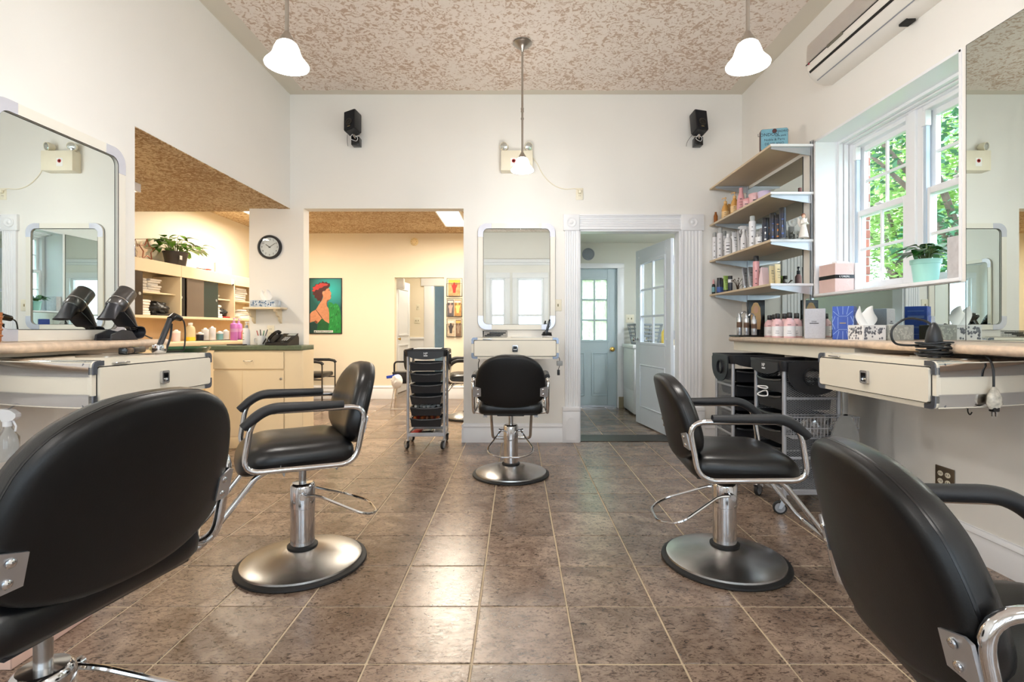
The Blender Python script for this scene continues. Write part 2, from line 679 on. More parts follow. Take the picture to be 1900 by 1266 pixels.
for k, (vis, cx, cy) in enumerate(tiles):
    if vis > 0 and k < 298:
        o = bpy.data.objects.new('tile', tm)
        COL.objects.link(o)
        o.parent = fl
        o.location = (cx + rnd.uniform(-0.0008, 0.0008), cy + rnd.uniform(-0.0008, 0.0008), rnd.uniform(-0.0006, 0.0004))
        o.rotation_euler = (0, 0, rnd.choice((0, 0, PI)))
    else:
        rest.box(cx - T / 2 + 0.0036, cx + T / 2 - 0.0036, cy - T / 2 + 0.0036, cy + T / 2 - 0.0036, -0.012, 0)
o = rest.build('tile_field', SLATE, fl)
o['kind'] = 'stuff'

# left wall with the wide opening to the shampoo alcove
w = MB()
w.box(L - 0.12, L, REAR - 0.13, 3.005, -0.02, CZ)
w.box(L - 0.12, L, 3.005, B + WT, HD, CZ)
struct('wall_left', w, WALL)
# back wall: pillar, wide opening, middle pier, laundry doorway
w = MB()
w.box(-2.656, OP_L, B, B + WT, -0.02, HD)
w.box(L, OP_L, B, B + WT, HD, CZ)
w.box(OP_L, OP_R, B, B + WT, HD, CZ)
w.box(OP_R, DO_L, B, B + WT, -0.02, CZ)
w.box(DO_L, DO_R, B, B + WT, DO_Z, CZ)
w.box(DO_R, R + 0.34, B, B + WT, -0.02, CZ)
struct('wall_back', w, WALL)
# right wall with the window recess
w = MB()
w.box(R, R + 0.34, REAR - 0.13, W0, -0.02, CZ)
w.box(R, R + 0.34, W1, B, -0.02, CZ)
w.box(R, R + 0.34, W0, W1, -0.02, WZ0)
w.box(R, R + 0.34, W0, W1, WZ1, CZ)
struct('wall_right', w, WALL)
# wall behind the camera with tall bay windows, outer two added for daylight
rw = [(-1.85, -1.0), (-0.65, -0.29), (-0.01, 0.63), (0.90, 2.0)]
w = MB()
xs = [L - 0.12] + [v for p in rw for v in p] + [R + 0.34]
for k in range(0, len(xs), 2):
    w.box(xs[k], xs[k + 1], REAR - 0.13, REAR, -0.02, CZ)
for a, b in rw:
    w.box(a, b, REAR - 0.13, REAR, -0.02, 0.55)
    w.box(a, b, REAR - 0.13, REAR, 2.35, CZ)
struct('wall_rear', w, WALL)
# ceilings
ce = struct('ceiling', MB().box(L - 0.12, R + 0.34, REAR - 0.13, B + WT, CZ, CZ + 0.12), CEILB,
            'tall ceiling with tan knock-down plaster inside a smooth border')
rr_ = random.Random(3)
poly = []
bx = 0.17
pts = []
for k in range(60):
    pts.append((L + bx + rr_.uniform(-0.012, 0.012), REAR + bx + (B - bx - REAR - bx) * k / 60))
for k in range(50):
    pts.append((L + bx + (R - L - 2 * bx) * k / 50, B - bx * 0.6 + rr_.uniform(-0.012, 0.012)))
for k in range(60):
    pts.append((R - bx + rr_.uniform(-0.012, 0.012), B - bx * 0.6 - (B - bx - REAR - bx) * k / 60))
for k in range(50):
    pts.append((R - bx - (R - L - 2 * bx) * k / 50, REAR + bx + rr_.uniform(-0.012, 0.012)))
MB().prism(pts, CZ - 0.005, CZ + 0.01).build('plaster_field', CEIL, ce)
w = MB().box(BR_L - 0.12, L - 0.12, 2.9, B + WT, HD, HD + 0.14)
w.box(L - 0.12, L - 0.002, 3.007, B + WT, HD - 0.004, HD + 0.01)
struct('ceiling_alcove', w, ALC, 'low textured ceiling over the shampoo alcove, coloured as if warmly lit')
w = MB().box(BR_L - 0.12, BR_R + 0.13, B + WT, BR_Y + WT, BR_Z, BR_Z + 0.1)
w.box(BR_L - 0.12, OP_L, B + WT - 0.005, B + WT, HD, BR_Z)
struct('ceiling_back_room', w, ALC, 'textured ceiling of the room behind, coloured as if warmly lit')
struct('ceiling_laundry', MB().box(LA_L - 0.1, LA_R, B + WT, LA_Y + WT, LA_Z, LA_Z + 0.1), COOLW)
struct('ceiling_hall', MB().box(-2.7, -0.3, BR_Y + WT, 10.5, 2.5, 2.6), WARM)
# back room, alcove and hall walls
struct('wall_alcove_side', MB().box(BR_L - 0.12, BR_L, 2.9, BR_Y + WT, -0.02, BR_Z), WARM)
struct('wall_alcove_near', MB().box(BR_L, L - 0.12, 2.9, 3.005, -0.02, HD), WARM)
w = MB()
BD_L, BD_R, BD_Z = -1.98, -1.18, 1.953
w.box(BR_L, BD_L, BR_Y, BR_Y + WT, -0.02, BR_Z)
w.box(BD_R, BR_R, BR_Y, BR_Y + WT, -0.02, BR_Z)
w.box(BD_L, BD_R, BR_Y, BR_Y + WT, BD_Z, BR_Z)
struct('wall_back_room', w, WARM)
struct('wall_back_room_side', MB().box(BR_R, BR_R + 0.065, B + WT, BR_Y + WT, -0.02, BR_Z), WARM)
HY = 10.2
w = MB()
w.box(-2.5, -1.70, HY, HY + 0.1, -0.02, 2.5)
w.box(-1.70, -0.6, HY, HY + 0.1, 1.98, 2.5)
w.box(-0.9, -0.3, HY, HY + 0.1, -0.02, 1.98)
struct('wall_hall', w, WARM)
struct('wall_hall_side', MB().box(-2.62, -2.5, BR_Y + WT, HY + 0.1, -0.02, 2.5), WARM)
struct('wall_hall_far_side', MB().box(-0.42, -0.3, BR_Y + WT, HY + 0.1, -0.02, 2.5), WARM)
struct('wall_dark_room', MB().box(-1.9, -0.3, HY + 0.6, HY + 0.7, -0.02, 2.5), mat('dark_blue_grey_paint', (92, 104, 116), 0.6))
# laundry walls
LD_L, LD_R, LD_Z = 0.60, 1.425, 1.99
w = MB()
w.box(LA_L - 0.1, LD_L, LA_Y, LA_Y + WT, -0.02, LA_Z)
w.box(LD_R, LA_R, LA_Y, LA_Y + WT, -0.02, LA_Z)
w.box(LD_L, LD_R, LA_Y, LA_Y + WT, LD_Z, LA_Z)
struct('wall_laundry', w, COOLW)
struct('wall_laundry_side', MB().box(LA_L - 0.065, LA_L, B + WT, LA_Y, -0.02, LA_Z), COOLW)
struct('wall_laundry_far_side', MB().box(LA_R, LA_R + 0.12, B + WT, LA_Y + WT, -0.02, LA_Z), COOLW)

# ---- baseboards (profile: tall flat, step, bead)
BBP = [(0, 0), (0.018, 0), (0.018, 0.125), (0.014, 0.132), (0.014, 0.150), (0.020, 0.156), (0.016, 0.172), (0.006, 0.180), (0.006, 0.188), (0, 0.188)]


def baseboard(name, p, q, out, scale=1.0, m=TRIMW):
    """Profile swept on the floor from p to q; out = direction into the room."""
    p, q, out = Vector(p + (0,)), Vector(q + (0,)), Vector(out + (0,))
    rs = [[pt + out * (d * scale) + Vector((0, 0, z * scale)) for d, z in BBP] for pt in (p, q)]
    return struct(name, MB().rings(rs), m)


baseboard('baseboard_left', (L, REAR), (L, 3.0), (1, 0))
baseboard('baseboard_right', (R, REAR), (R, B), (-1, 0), 0.85)
baseboard('baseboard_back', (OP_R, B), (0.453, B), (0, -1))
baseboard('baseboard_opening', (OP_R - 0.0, B + WT), (OP_R - 0.0, B - 0.018), (-1, 0))
baseboard('baseboard_corner', (1.84, B), (R, B), (0, -1), 0.9)
baseboard('baseboard_back_room', (BR_L, BR_Y), (BD_L, BR_Y), (0, -1), 1.15)
baseboard('baseboard_back_room_pier', (BD_R, BR_Y), (BR_R, BR_Y), (0, -1), 1.15)
baseboard('baseboard_pillar', (OP_L, B + WT), (OP_L, B), (1, 0))
struct('trim_1', MB().box(DO_L, DO_R, B + 0.02, B + 0.33, -0.001, 0.006, 0.003, 1), mat('threshold_bronze', (62, 56, 50), 0.4, 0.6), 'dark metal threshold strip in laundry doorway')

# ---- fluted door casing of the laundry doorway
dc = bpy.data.objects.new('door_casing', None)
COL.objects.link(dc)
dc['kind'] = 'structure'
dc['label'] = 'white fluted door casing with corner blocks and plinths'


def fluted(x0, x1, z0, z1, y=B, vert=True):
    n = 5
    prof = []
    wdt = (x1 - x0) if vert else (z1 - z0)
    prof.append((0, 0)); prof.append((0, 0.022))
    for k in range(n):
        a = wdt * (0.10 + 0.80 * k / n)
        s = wdt * 0.80 / n
        prof += [(a, 0.022), (a + s * 0.2, 0.016), (a + s * 0.8, 0.016), (a + s, 0.022)]
    prof += [(wdt, 0.022), (wdt, 0)]
    if vert:
        return MB().prism([(x0 + a, y - d) for a, d in prof], z0, z1, 'z')
    return MB().prism([(y - d, z0 + a) for a, d in prof], x0, x1, 'x')


CZ0, CZ1 = 0.352, 2.105
fluted(0.470, 0.607, CZ0, CZ1).build('jamb_casing', TRIMW, dc)
fluted(1.617, 1.822, CZ0, CZ1).build('jamb_casing', TRIMW, dc)
fluted(0.612, 1.612, CZ1, 2.235, vert=False).build('head_casing', TRIMW, dc)
MB().box(0.612, 1.612, B - 0.035, B, 2.235, 2.253, 0.004).build('head_cap', TRIMW, dc)
for x0, x1 in ((0.453, 0.612), (1.612, 1.840)):
    c_ = MB().box(x0, x1, B - 0.03, B, 2.092, 2.253, 0.005).build('corner_block', TRIMW, dc)
    cx, cz = (x0 + x1) / 2, 2.173
    q = MB()
    Mx = Matrix.Translation((cx, B - 0.03, cz)) @ Matrix.Rotation(R90, 4, 'X')
    q.lathe([(0.05, 0), (0.05, 0.006), (0.043, 0.009), (0.036, 0.004), (0.02, 0.004), (0.014, 0.010), (0.001, 0.012)], 20, M=Mx)
    q.build('rosette', TRIMW, c_)
for x0, x1 in ((0.445, 0.612), (1.612, 1.846)):
    pl = MB().box(x0, x1, B - 0.036, B, 0, CZ0 - 0.04, 0.004)
    pl.box(x0, x1, B - 0.042, B, CZ0 - 0.04, CZ0, 0.006)
    p_ = pl.build('plinth_block', TRIMW, dc)
    a, b = x0 + 0.035, x1 - 0.035
    MB().prism([(a, 0.03), (b, 0.03), (b, 0.21), (b - 0.03, 0.25), (a + 0.03, 0.25), (a, 0.21)], B - 0.040, B - 0.03, 'y').build('plinth_panel', TRIMW, p_)
MB().box(DO_L - 0.006, DO_L + 0.012, B - 0.002, B + WT + 0.004, 0, DO_Z, 0.002, 1).build('door_jamb', TRIMW, dc)
MB().box(DO_R - 0.012, DO_R + 0.006, B - 0.002, B + WT + 0.004, 0, DO_Z, 0.002, 1).build('door_jamb', TRIMW, dc)
MB().box(DO_L, DO_R, B - 0.002, B + WT + 0.004, DO_Z - 0.012, DO_Z + 0.006, 0.002, 1).build('door_jamb', TRIMW, dc)


def panel_door(name, w, h, t, m, glass, gm, muntin_cols, muntin_rows, panels, label, stile=0.11):
    """Hinged door leaf in local x 0..w, y 0..t, z 0..h with a divided light and raised panels."""
    root = bpy.data.objects.new(name, None)
    COL.objects.link(root)
    root['kind'] = 'structure'
    root['label'] = label
    gx0, gx1, gz0, gz1 = glass
    b = MB()
    b.box(0, gx0, 0, t, 0, h, 0.003, 1)
    b.box(gx1, w, 0, t, 0, h, 0.003, 1)
    b.box(gx0, gx1, 0, t, gz1, h, 0.003, 1)
    b.box(gx0, gx1, 0, t, 0, gz0, 0.003, 1)
    b.build('leaf', m, root)
    fr = MB()
    for s in (0, 1):
        y0, y1 = (-0.008, 0.004) if s == 0 else (t - 0.004, t + 0.008)
        q = 0.022
        fr.box(gx0 - q, gx0 + q * 0.3, y0, y1, gz0 - q, gz1 + q, 0.003, 1)
        fr.box(gx1 - q * 0.3, gx1 + q, y0, y1, gz0 - q, gz1 + q, 0.003, 1)
        fr.box(gx0 + q * 0.3, gx1 - q * 0.3, y0, y1, gz0 - q, gz0 + q * 0.3, 0.003, 1)
        fr.box(gx0 + q * 0.3, gx1 - q * 0.3, y0, y1, gz1 - q * 0.3, gz1 + q, 0.003, 1)
    fr.build('glazing_bead', m, root)
    cw, ch = (gx1 - gx0) / muntin_cols, (gz1 - gz0) / muntin_rows
    for i in range(1, muntin_cols):
        MB().box(gx0 + cw * i - 0.011, gx0 + cw * i + 0.011, 0.004, t - 0.004, gz0, gz1, 0.004, 1).build('muntin', m, root)
    for i in range(1, muntin_rows):
        MB().box(gx0, gx1, 0.0052, t - 0.0052, gz0 + ch * i - 0.011, gz0 + ch * i + 0.011, 0.004, 1).build('muntin', m, root)
    for i in range(muntin_cols):
        for k in range(muntin_rows):
            MB().box(gx0 + cw * i + 0.008, gx0 + cw * (i + 1) - 0.008, t / 2 - 0.002, t / 2 + 0.002,
                     gz0 + ch * k + 0.008, gz0 + ch * (k + 1) - 0.008).build('pane', gm, root)
    for x0, x1, z0, z1, raised in panels:
        for s in (0, 1):
            q = MB()
            y0, y1 = (-0.009, 0.0) if s == 0 else (t, t + 0.009)
            e = 0.016
            q.box(x0, x0 + e, y0, y1, z0, z1, 0.004, 1); q.box(x1 - e, x1, y0, y1, z0, z1, 0.004, 1)
            q.box(x0 + e, x1 - e, y0, y1, z0, z0 + e, 0.004, 1); q.box(x0 + e, x1 - e, y0, y1, z1 - e, z1, 0.004, 1)
            if raised:
                q.box(x0 + 0.035, x1 - 0.035, y0 * 0.7 if s == 0 else t, 0 if s == 0 else t + 0.006, z0 + 0.035, z1 - 0.035, 0.004, 1)
            q.build('panel_moulding', m, root)
    return root


# open half-glazed door of the laundry doorway (hinged at its far jamb)
d1 = panel_door('door_1', 0.93, 2.04, 0.036, DOORW, (0.14, 0.79, 0.95, 1.87), GLASS, 2, 3,
                [(0.13, 0.80, 0.20, 0.70, False)], 'white half-glazed door with six panes standing open')
# local +x runs from hinge to free edge
d1.location = (1.600, B + WT + 0.03, 0.012)
ang = math.atan2(6.17 - (B + WT + 0.03), 1.452 - 1.600)
d1.rotation_euler = (0, 0, ang)
kn = MB()
for s, y0 in ((-1, -0.004), (1, 0.040)):
    Mx = Matrix.Translation((0.865, y0, 0.99)) @ Matrix.Rotation(R90 if s < 0 else -R90, 4, 'X')
    kn.lathe([(0.022, 0), (0.022, 0.004), (0.009, 0.008), (0.009, 0.03), (0.02, 0.036), (0.027, 0.05), (0.02, 0.064), (0.001, 0.068)], 16, M=Mx)
kn.build('door_knob', CHROME, d1)
for z in (0.25, 1.05, 1.82):
    MB().cyl((0.0, -0.006, z - 0.045), (0.0, -0.006, z + 0.045), 0.007).build('hinge', ALU, d1)
nl = MB()
for x in (0.105, 0.83):
    for z in (1.95, 1.5, 1.0):
        for y in (-0.004, 0.04):
            nl.cyl((x, y - 0.003, z), (x, y + 0.003, z), 0.008, seg=8)
nl.build('screw_cap', TRIMW, d1)

# pale blue outside door of the laundry
FROST = glass_mat('frosted_door_glass', (0.86, 0.93, 0.82), 0.06, haze=0.42, rough=0.15)
d2 = panel_door('door_2', 0.815, 1.986, 0.045, DOORB, (0.13, 0.685, 0.955, 1.83), FROST, 3, 3,
                [(0.12, 0.36, 0.16, 0.78, True), (0.455, 0.695, 0.16, 0.78, True)],
                'pale blue outside door with nine patterned panes')
d2.location = (LD_L + 0.005, LA_Y + 0.05, 0.003)
kb = MB()
kb.lathe([(0.033, 0), (0.033, 0.005), (0.012, 0.010), (0.012, 0.03), (0.024, 0.036), (0.032, 0.052), (0.024, 0.066), (0.001, 0.07)], 18,
         M=Matrix.Translation((0.752, -0.001, 0.83)) @ Matrix.Rotation(R90, 4, 'X'))
kb.build('door_knob', mat('brass_polished', (206, 164, 88), 0.2, 1.0), d2)
MB().box(0.02, 0.79, -0.012, 0.0, 0.0, 0.03, 0.004, 1).build('door_sweep', ALU, d2)
cs = bpy.data.objects.new('door_casing', None)
COL.objects.link(cs)
cs['kind'] = 'structure'
cs['label'] = 'plain pale casing around the blue outside door'
MB().box(LD_L - 0.09, LD_L + 0.004, LA_Y - 0.02, LA_Y + 0.06, 0, LD_Z - 0.004, 0.005).build('jamb_casing', TRIMW, cs)
MB().box(LD_R - 0.004, LD_R + 0.09, LA_Y - 0.02, LA_Y + 0.06, 0, LD_Z - 0.004, 0.005).build('jamb_casing', TRIMW, cs)
MB().box(LD_L - 0.09, LD_R + 0.09, LA_Y - 0.022, LA_Y + 0.06, LD_Z - 0.004, LD_Z + 0.065, 0.005).build('head_casing', TRIMW, cs)
MB().box(LD_R + 0.012, LD_R + 0.088, LA_Y - 0.03, LA_Y - 0.02, 0, 0.16, 0.003, 1).build('plinth_block', IVORYD, cs)

# ---- side window: recess lining and two double-hung units
wn = bpy.data.objects.new('window_1', None)
COL.objects.link(wn)
wn['kind'] = 'structure'
wn['label'] = 'pair of white double-hung windows in a deep recess'
XF = 2.475      # inner face of the window frames
lin = MB()
lin.box(R - 0.004, XF + 0.06, W1 - 0.012, W1 + 0.004, WZ0, WZ1)
lin.box(R - 0.004, XF + 0.06, W0 - 0.004, W0 + 0.012, WZ0, WZ1)
lin.box(R - 0.004, XF + 0.06, W0, W1, WZ1 - 0.012, WZ1 + 0.004)
lin.build('recess_lining', TRIMW, wn)
MB().box(R - 0.014, XF + 0.06, W0, W1, WZ0 - 0.004, WZ0 + 0.016, 0.004).build('sill_board', TRIMW, wn)
stp = MB()
for d, t in ((0.0, 0.030), (0.035, 0.045), (0.07, 0.06)):
    stp.box(XF - 0.09 + d, XF - 0.06 + d, W1 - 0.012 - t * 0.6, W1 - 0.01, WZ0 + 0.016, WZ1 - 0.0125 - t * 0.6)
    stp.box(XF - 0.09 + d, XF - 0.06 + d, W0 + 0.01, W1 - 0.01, WZ1 - 0.012 - t * 0.6, WZ1 - 0.012)
stp.build('stop_moulding', TRIMW, wn)


def dh_unit(y0, y1, z0, z1):
    f = MB()
    fw = 0.045
    f.box(XF, XF + 0.09, y0, y0 + fw, z0, z1, 0.004, 1); f.box(XF, XF + 0.09, y1 - fw, y1, z0, z1, 0.004, 1)
    f.box(XF, XF + 0.09, y0 + fw, y1 - fw, z1 - fw, z1, 0.004, 1); f.box(XF - 0.02, XF + 0.088, y0 - 0.001, y1 + 0.001, z0 - 0.001, z0 + fw * 0.8, 0.004, 1)
    fr = f.build('window_frame', TRIMW, wn)
    MB().box(XF + 0.004, XF + 0.03, y1 - fw - 0.02, y1 - fw + 0.004, z0 + 0.03, z1 - 0.12, 0.002, 1).build('jamb_liner', mat('liner_blue_grey', (190, 206, 222), 0.4), fr)
    MB().box(XF - 0.008, XF + 0.03, y1 - fw - 0.03, y1 - fw + 0.004, z1 - 0.14, z1 - 0.045, 0.003, 1).build('jamb_cover', TRIMW, fr)
    zm = z0 + (z1 - z0) * 0.52
    for nm, x0, a, b in (('lower_sash', XF + 0.012, z0 + 0.035, zm + 0.022), ('upper_sash', XF + 0.048, zm - 0.022, z1 - 0.04)):
        s = MB()
        w_ = 0.042
        ya, yb = y0 + fw - 0.004, y1 - fw + 0.004
        s.box(x0, x0 + 0.034, ya, ya + w_, a, b, 0.003, 1); s.box(x0, x0 + 0.034, yb - w_, yb, a, b, 0.003, 1)
        s.box(x0, x0 + 0.034, ya + w_, yb - w_, a, a + w_, 0.003, 1); s.box(x0, x0 + 0.034, ya + w_, yb - w_, b - w_, b, 0.003, 1)
        so = s.build(nm, TRIMW, wn)
        g0, g1, h0, h1 = ya + w_, yb - w_, a + w_, b - w_
        ym, zc = (g0 + g1) / 2, (h0 + h1) / 2
        MB().box(x0 + 0.010, x0 + 0.024, ym - 0.009, ym + 0.009, h0, h1).build('muntin', TRIMW, so)
        MB().box(x0 + 0.009, x0 + 0.025, g0, g1, zc - 0.009, zc + 0.009).build('muntin', TRIMW, so)
        for (p0, p1) in ((g0, ym - 0.009), (ym + 0.009, g1)):
            for (q0, q1) in ((h0, zc - 0.009), (zc + 0.009, h1)):
                MB().box(x0 + 0.015, x0 + 0.019, p0, p1, q0, q1).build('pane', GLASS, so)
    MB().box(XF - 0.004, XF + 0.02, (y0 + y1) / 2 - 0.03, (y0 + y1) / 2 + 0.03, zm + 0.022, zm + 0.034, 0.003, 1).build('sash_lock', WHITEP, wn)


dh_unit(3.215, W1 - 0.02, WZ0 + 0.012, WZ1 - 0.03)
dh_unit(W0 + 0.02, 3.165, WZ0 + 0.012, WZ1 - 0.03)
MB().box(XF - 0.015, XF + 0.09, 3.16, 3.22, WZ0 + 0.012, WZ1 - 0.012, 0.004, 1).build('mullion', TRIMW, wn)

# ---- bay windows behind the camera (inner two seen in the mirrors, outer two added for daylight)
for k, (a, b) in enumerate(rw):
    g = bpy.data.objects.new('window_%d' % (k + 2), None)
    COL.objects.link(g)
    g['kind'] = 'structure'
    g['label'] = ('added tall white front window beside the bay corner', 'narrow white front window in the bay', 'tall white front window in the middle of the bay',
                  'added broad white front window at the end of the bay')[k]
    f = MB()
    z0, z1 = 0.55, 2.35
    for x0, x1, q0, q1 in ((a, a + 0.05, z0, z1), (b - 0.05, b, z0, z1), (a + 0.05, b - 0.05, z0, z0 + 0.05), (a + 0.05, b - 0.05, z1 - 0.05, z1), (a + 0.05, b - 0.05, 1.43, 1.48)):
        f.box(x0, x1, REAR - 0.10, REAR - 0.03, q0, q1, 0.004, 1)
    f.build('window_frame', TRIMW, g)
    c_ = MB()
    c_.box(a - 0.11, a, REAR, REAR + 0.025, z0 - 0.1, z1, 0.005); c_.box(b, b + 0.11, REAR, REAR + 0.025, z0 - 0.1, z1, 0.005)
    c_.box(a - 0.11, b + 0.11, REAR, REAR + 0.03, z1, z1 + 0.13, 0.005); c_.box(a - 0.13, b + 0.13, REAR, REAR + 0.06, z0 - 0.04, z0, 0.005)
    c_.build('window_casing', TRIMW, g)
    MB().box(a + 0.05, b - 0.05, REAR - 0.068, REAR - 0.064, z0 + 0.05, 1.43).build('pane', GLASS, g)
    MB().box(a + 0.05, b - 0.05, REAR - 0.068, REAR - 0.064, 1.48, z1 - 0.05).build('pane', GLASS, g)
struct('trim_2', MB().box(L, R, REAR, REAR + 0.09, 2.72, 2.80, 0.01).box(L, R, REAR, REAR + 0.05, 2.66, 2.72, 0.008), TRIMW, 'white picture rail above the bay windows')

# ---- hall door frame glimpsed beyond the back room
hf = bpy.data.objects.new('door_casing', None)
COL.objects.link(hf)
hf['kind'] = 'structure'
hf['label'] = 'white casing around the dark doorway in the hall'
MB().box(-1.86, -1.66, HY - 0.03, HY + 0.1, 0, 1.98, 0.006).build('jamb_casing', TRIMW, hf)
MB().box(-1.92, -0.8, HY - 0.04, HY, 1.98, 2.18, 0.008).build('head_casing', TRIMW, hf)
MB().box(-2.5, -1.86, HY - 0.012, HY, 0, 0.92).build('wainscot_panel', TRIMW, hf)
MB().box(-2.5, -1.86, HY - 0.035, HY, 0.92, 0.96, 0.006).build('chair_rail', TRIMW, hf)
d3 = bpy.data.objects.new('door_3', None)
COL.objects.link(d3)
d3['kind'] = 'structure'
d3['label'] = 'white panelled hall door standing ajar'
MB().box(0, 0.75, 0, 0.04, 0.01, 1.97, 0.004, 1).build('leaf', TRIMW, d3)
for z0, z1 in ((0.15, 0.85), (1.0, 1.85)):
    q = MB()
    q.box(0.13, 0.62, -0.012, 0, z0, z0 + 0.03, 0.004, 1); q.box(0.13, 0.62, -0.012, 0, z1 - 0.03, z1, 0.004, 1)
    q.box(0.1, 0.13, -0.012, 0, z0, z1, 0.004, 1); q.box(0.62, 0.65, -0.012, 0, z0, z1, 0.004, 1)
    q.build('panel_moulding', TRIMW, d3)
MB().lathe([(0.02, 0), (0.009, 0.01), (0.009, 0.03), (0.026, 0.05), (0.001, 0.064)], 14,
           M=Matrix.Translation((0.06, 0, 0.95)) @ Matrix.Rotation(R90, 4, 'X')).build('door_knob', MATS['brass_polished'], d3)
d3.location = (-2.085, 8.80, 0)
d3.rotation_euler = (0, 0, math.radians(84))
hc = bpy.data.objects.new('door_casing', None)
COL.objects.link(hc)
hc['kind'] = 'structure'
hc['label'] = 'white casing with moulded head beside the ajar hall door'
MB().box(-2.5, -2.045, 8.66, 8.74, 0, 1.80, 0.006).build('jamb_casing', TRIMW, hc)
MB().box(-2.5, -1.925, 8.64, 8.76, 1.80, 1.99, 0.02).build('head_casing', TRIMW, hc)
# ------------------------------------------------------------------ lamps
SHADE = mat('frosted_lamp_glass', (255, 252, 246), 0.4, emit=(255, 251, 245), estr=34.0, vary=0.0)


def pendant(label, x, y, zb, power=42.0, tilt=0.0):
    t = thing('pendant_lamp', label, 'lamp', (x, y, 0), 0, 'bell glass pendant lamps')
    MB().lathe([(0.055, CZ - 0.004), (0.072, CZ - 0.010), (0.076, CZ - 0.020), (0.060, CZ - 0.032), (0.052, CZ - 0.040), (0.040, CZ - 0.050), (0.018, CZ - 0.062), (0.009, CZ - 0.085)], 28).build('canopy', BRUSHD, t)
    top = zb + 0.142
    rod = MB().cyl((0, 0, CZ - 0.08), (0, 0, top), 0.0085, seg=12)
    for z in (top + 0.28, top + 0.34, top + 0.36):
        rod.lathe([(0.0085, z - 0.008), (0.0125, z - 0.006), (0.0125, z + 0.006), (0.0085, z + 0.008)], 12)
    rod.build('rod', BRUSHD, t)
    g = 0.76
    MB().lathe([(0.010, zb + 0.150), (0.014, zb + 0.144), (0.018, zb + 0.134), (0.030, zb + 0.116), (0.032, zb + 0.100)], 24).build('socket_cup', BRUSHD, t)
    prof = [(0.032, 0.136), (0.043, 0.124), (0.051, 0.102), (0.056, 0.080), (0.062, 0.058), (0.074, 0.036), (0.086, 0.018), (0.092, 0.007), (0.091, 0.0),
            (0.087, 0.001), (0.083, 0.015), (0.071, 0.032), (0.058, 0.055), (0.051, 0.079), (0.046, 0.101), (0.034, 0.122)]
    MB().lathe([(r, zb + h * g) for r, h in prof], 32, cap0=False, cap1=False).build('glass_shade', SHADE, t, 60)
    MB().lathe([(r, zb + h * g) for r, h in ((0.012, 0.125), (0.013, 0.10), (0.026, 0.075), (0.028, 0.055), (0.020, 0.035), (0.001, 0.028))], 16).build('bulb', mat('lit_bulb', (255, 250, 240), 0.4, emit=(255, 240, 214), estr=20, vary=0), t)
    d = bpy.data.lights.new('bulb_light', 'POINT')
    d.energy = power
    d.color = (1.0, 0.98, 0.955)
    d.shadow_soft_size = 0.06
    o = bpy.data.objects.new('bulb_light', d)
    COL.objects.link(o)
    o.parent = t
    o.location = (0, 0, zb - 0.05)
    return t


pendant('brushed nickel pendant lamp with bell glass shade hanging before the emergency light', 0.040, 4.13, 2.40, 9)
pendant('brushed nickel pendant lamp with bell glass shade over the chair facing the hair irons', -1.015, 2.25, 2.28, 20)
pendant('brushed nickel pendant lamp with bell glass shade over the chair beside the trolleys', 1.015, 2.25, 2.28, 20)
pendant('brushed nickel pendant lamp near the bay windows on the alcove side', -1.0, -0.35, 2.3, 30)
pendant('brushed nickel pendant lamp near the bay windows on the side window side', 1.0, -0.35, 2.3, 30)


def flush_panel(label, x, y, z, sx, sy, power, col):
    t = thing('ceiling_light', label, 'ceiling light', (x, y, z))
    f = MB()
    for a, b, c, d in ((-sx / 2, -sx / 2 + 0.02, -sy / 2, sy / 2), (sx / 2 - 0.02, sx / 2, -sy / 2, sy / 2), (-sx / 2 + 0.02, sx / 2 - 0.02, -sy / 2, -sy / 2 + 0.02), (-sx / 2 + 0.02, sx / 2 - 0.02, sy / 2 - 0.02, sy / 2)):
        f.box(a, b, c, d, -0.07, 0, 0.003, 1)
    f.build('housing', TRIMW, t)
    MB().box(-sx / 2 + 0.015, sx / 2 - 0.015, -sy / 2 + 0.015, sy / 2 - 0.015, -0.062, -0.05).build('diffuser', mat('lit_diffuser', (255, 250, 240), 0.5, emit=(255, 240, 214), estr=6, vary=0), t)
    d_ = bpy.data.lights.new('tube_light', 'AREA')
    d_.shape = 'RECTANGLE'
    d_.size, d_.size_y = sx - 0.06, sy - 0.06
    d_.energy = power
    d_.color = col
    o = bpy.data.objects.new('tube_light', d_)
    COL.objects.link(o)
    o.parent = t
    o.location = (0, 0, -0.075)
    return t


WARMC = (1.0, 0.885, 0.72)
flush_panel('fluorescent ceiling fixture in the room with the poster', -0.88, 6.75, BR_Z, 0.32, 1.22, 70, WARMC)
flush_panel('added unseen light panel over the towel cabinet', -3.30, 6.55, BR_Z, 0.32, 1.22, 38, WARMC)  # added behind the pillar to brighten the towel corner
flush_panel('added unseen light panel inside the shampoo alcove', -3.25, 3.9, HD, 0.3, 0.62, 18, WARMC)  # no fixture known here, added to light the alcove
flush_panel('small added light panel out of sight in the laundry', 2.2, 5.65, LA_Z, 0.3, 0.3, 26, (0.84, 0.93, 1.0))  # added lamp, hidden from the doorway, lifts the dim laundry
flush_panel('round-cornered ceiling fixture in the hall', -1.5, 9.3, 2.5, 0.3, 0.6, 14, (1.0, 0.9, 0.74))
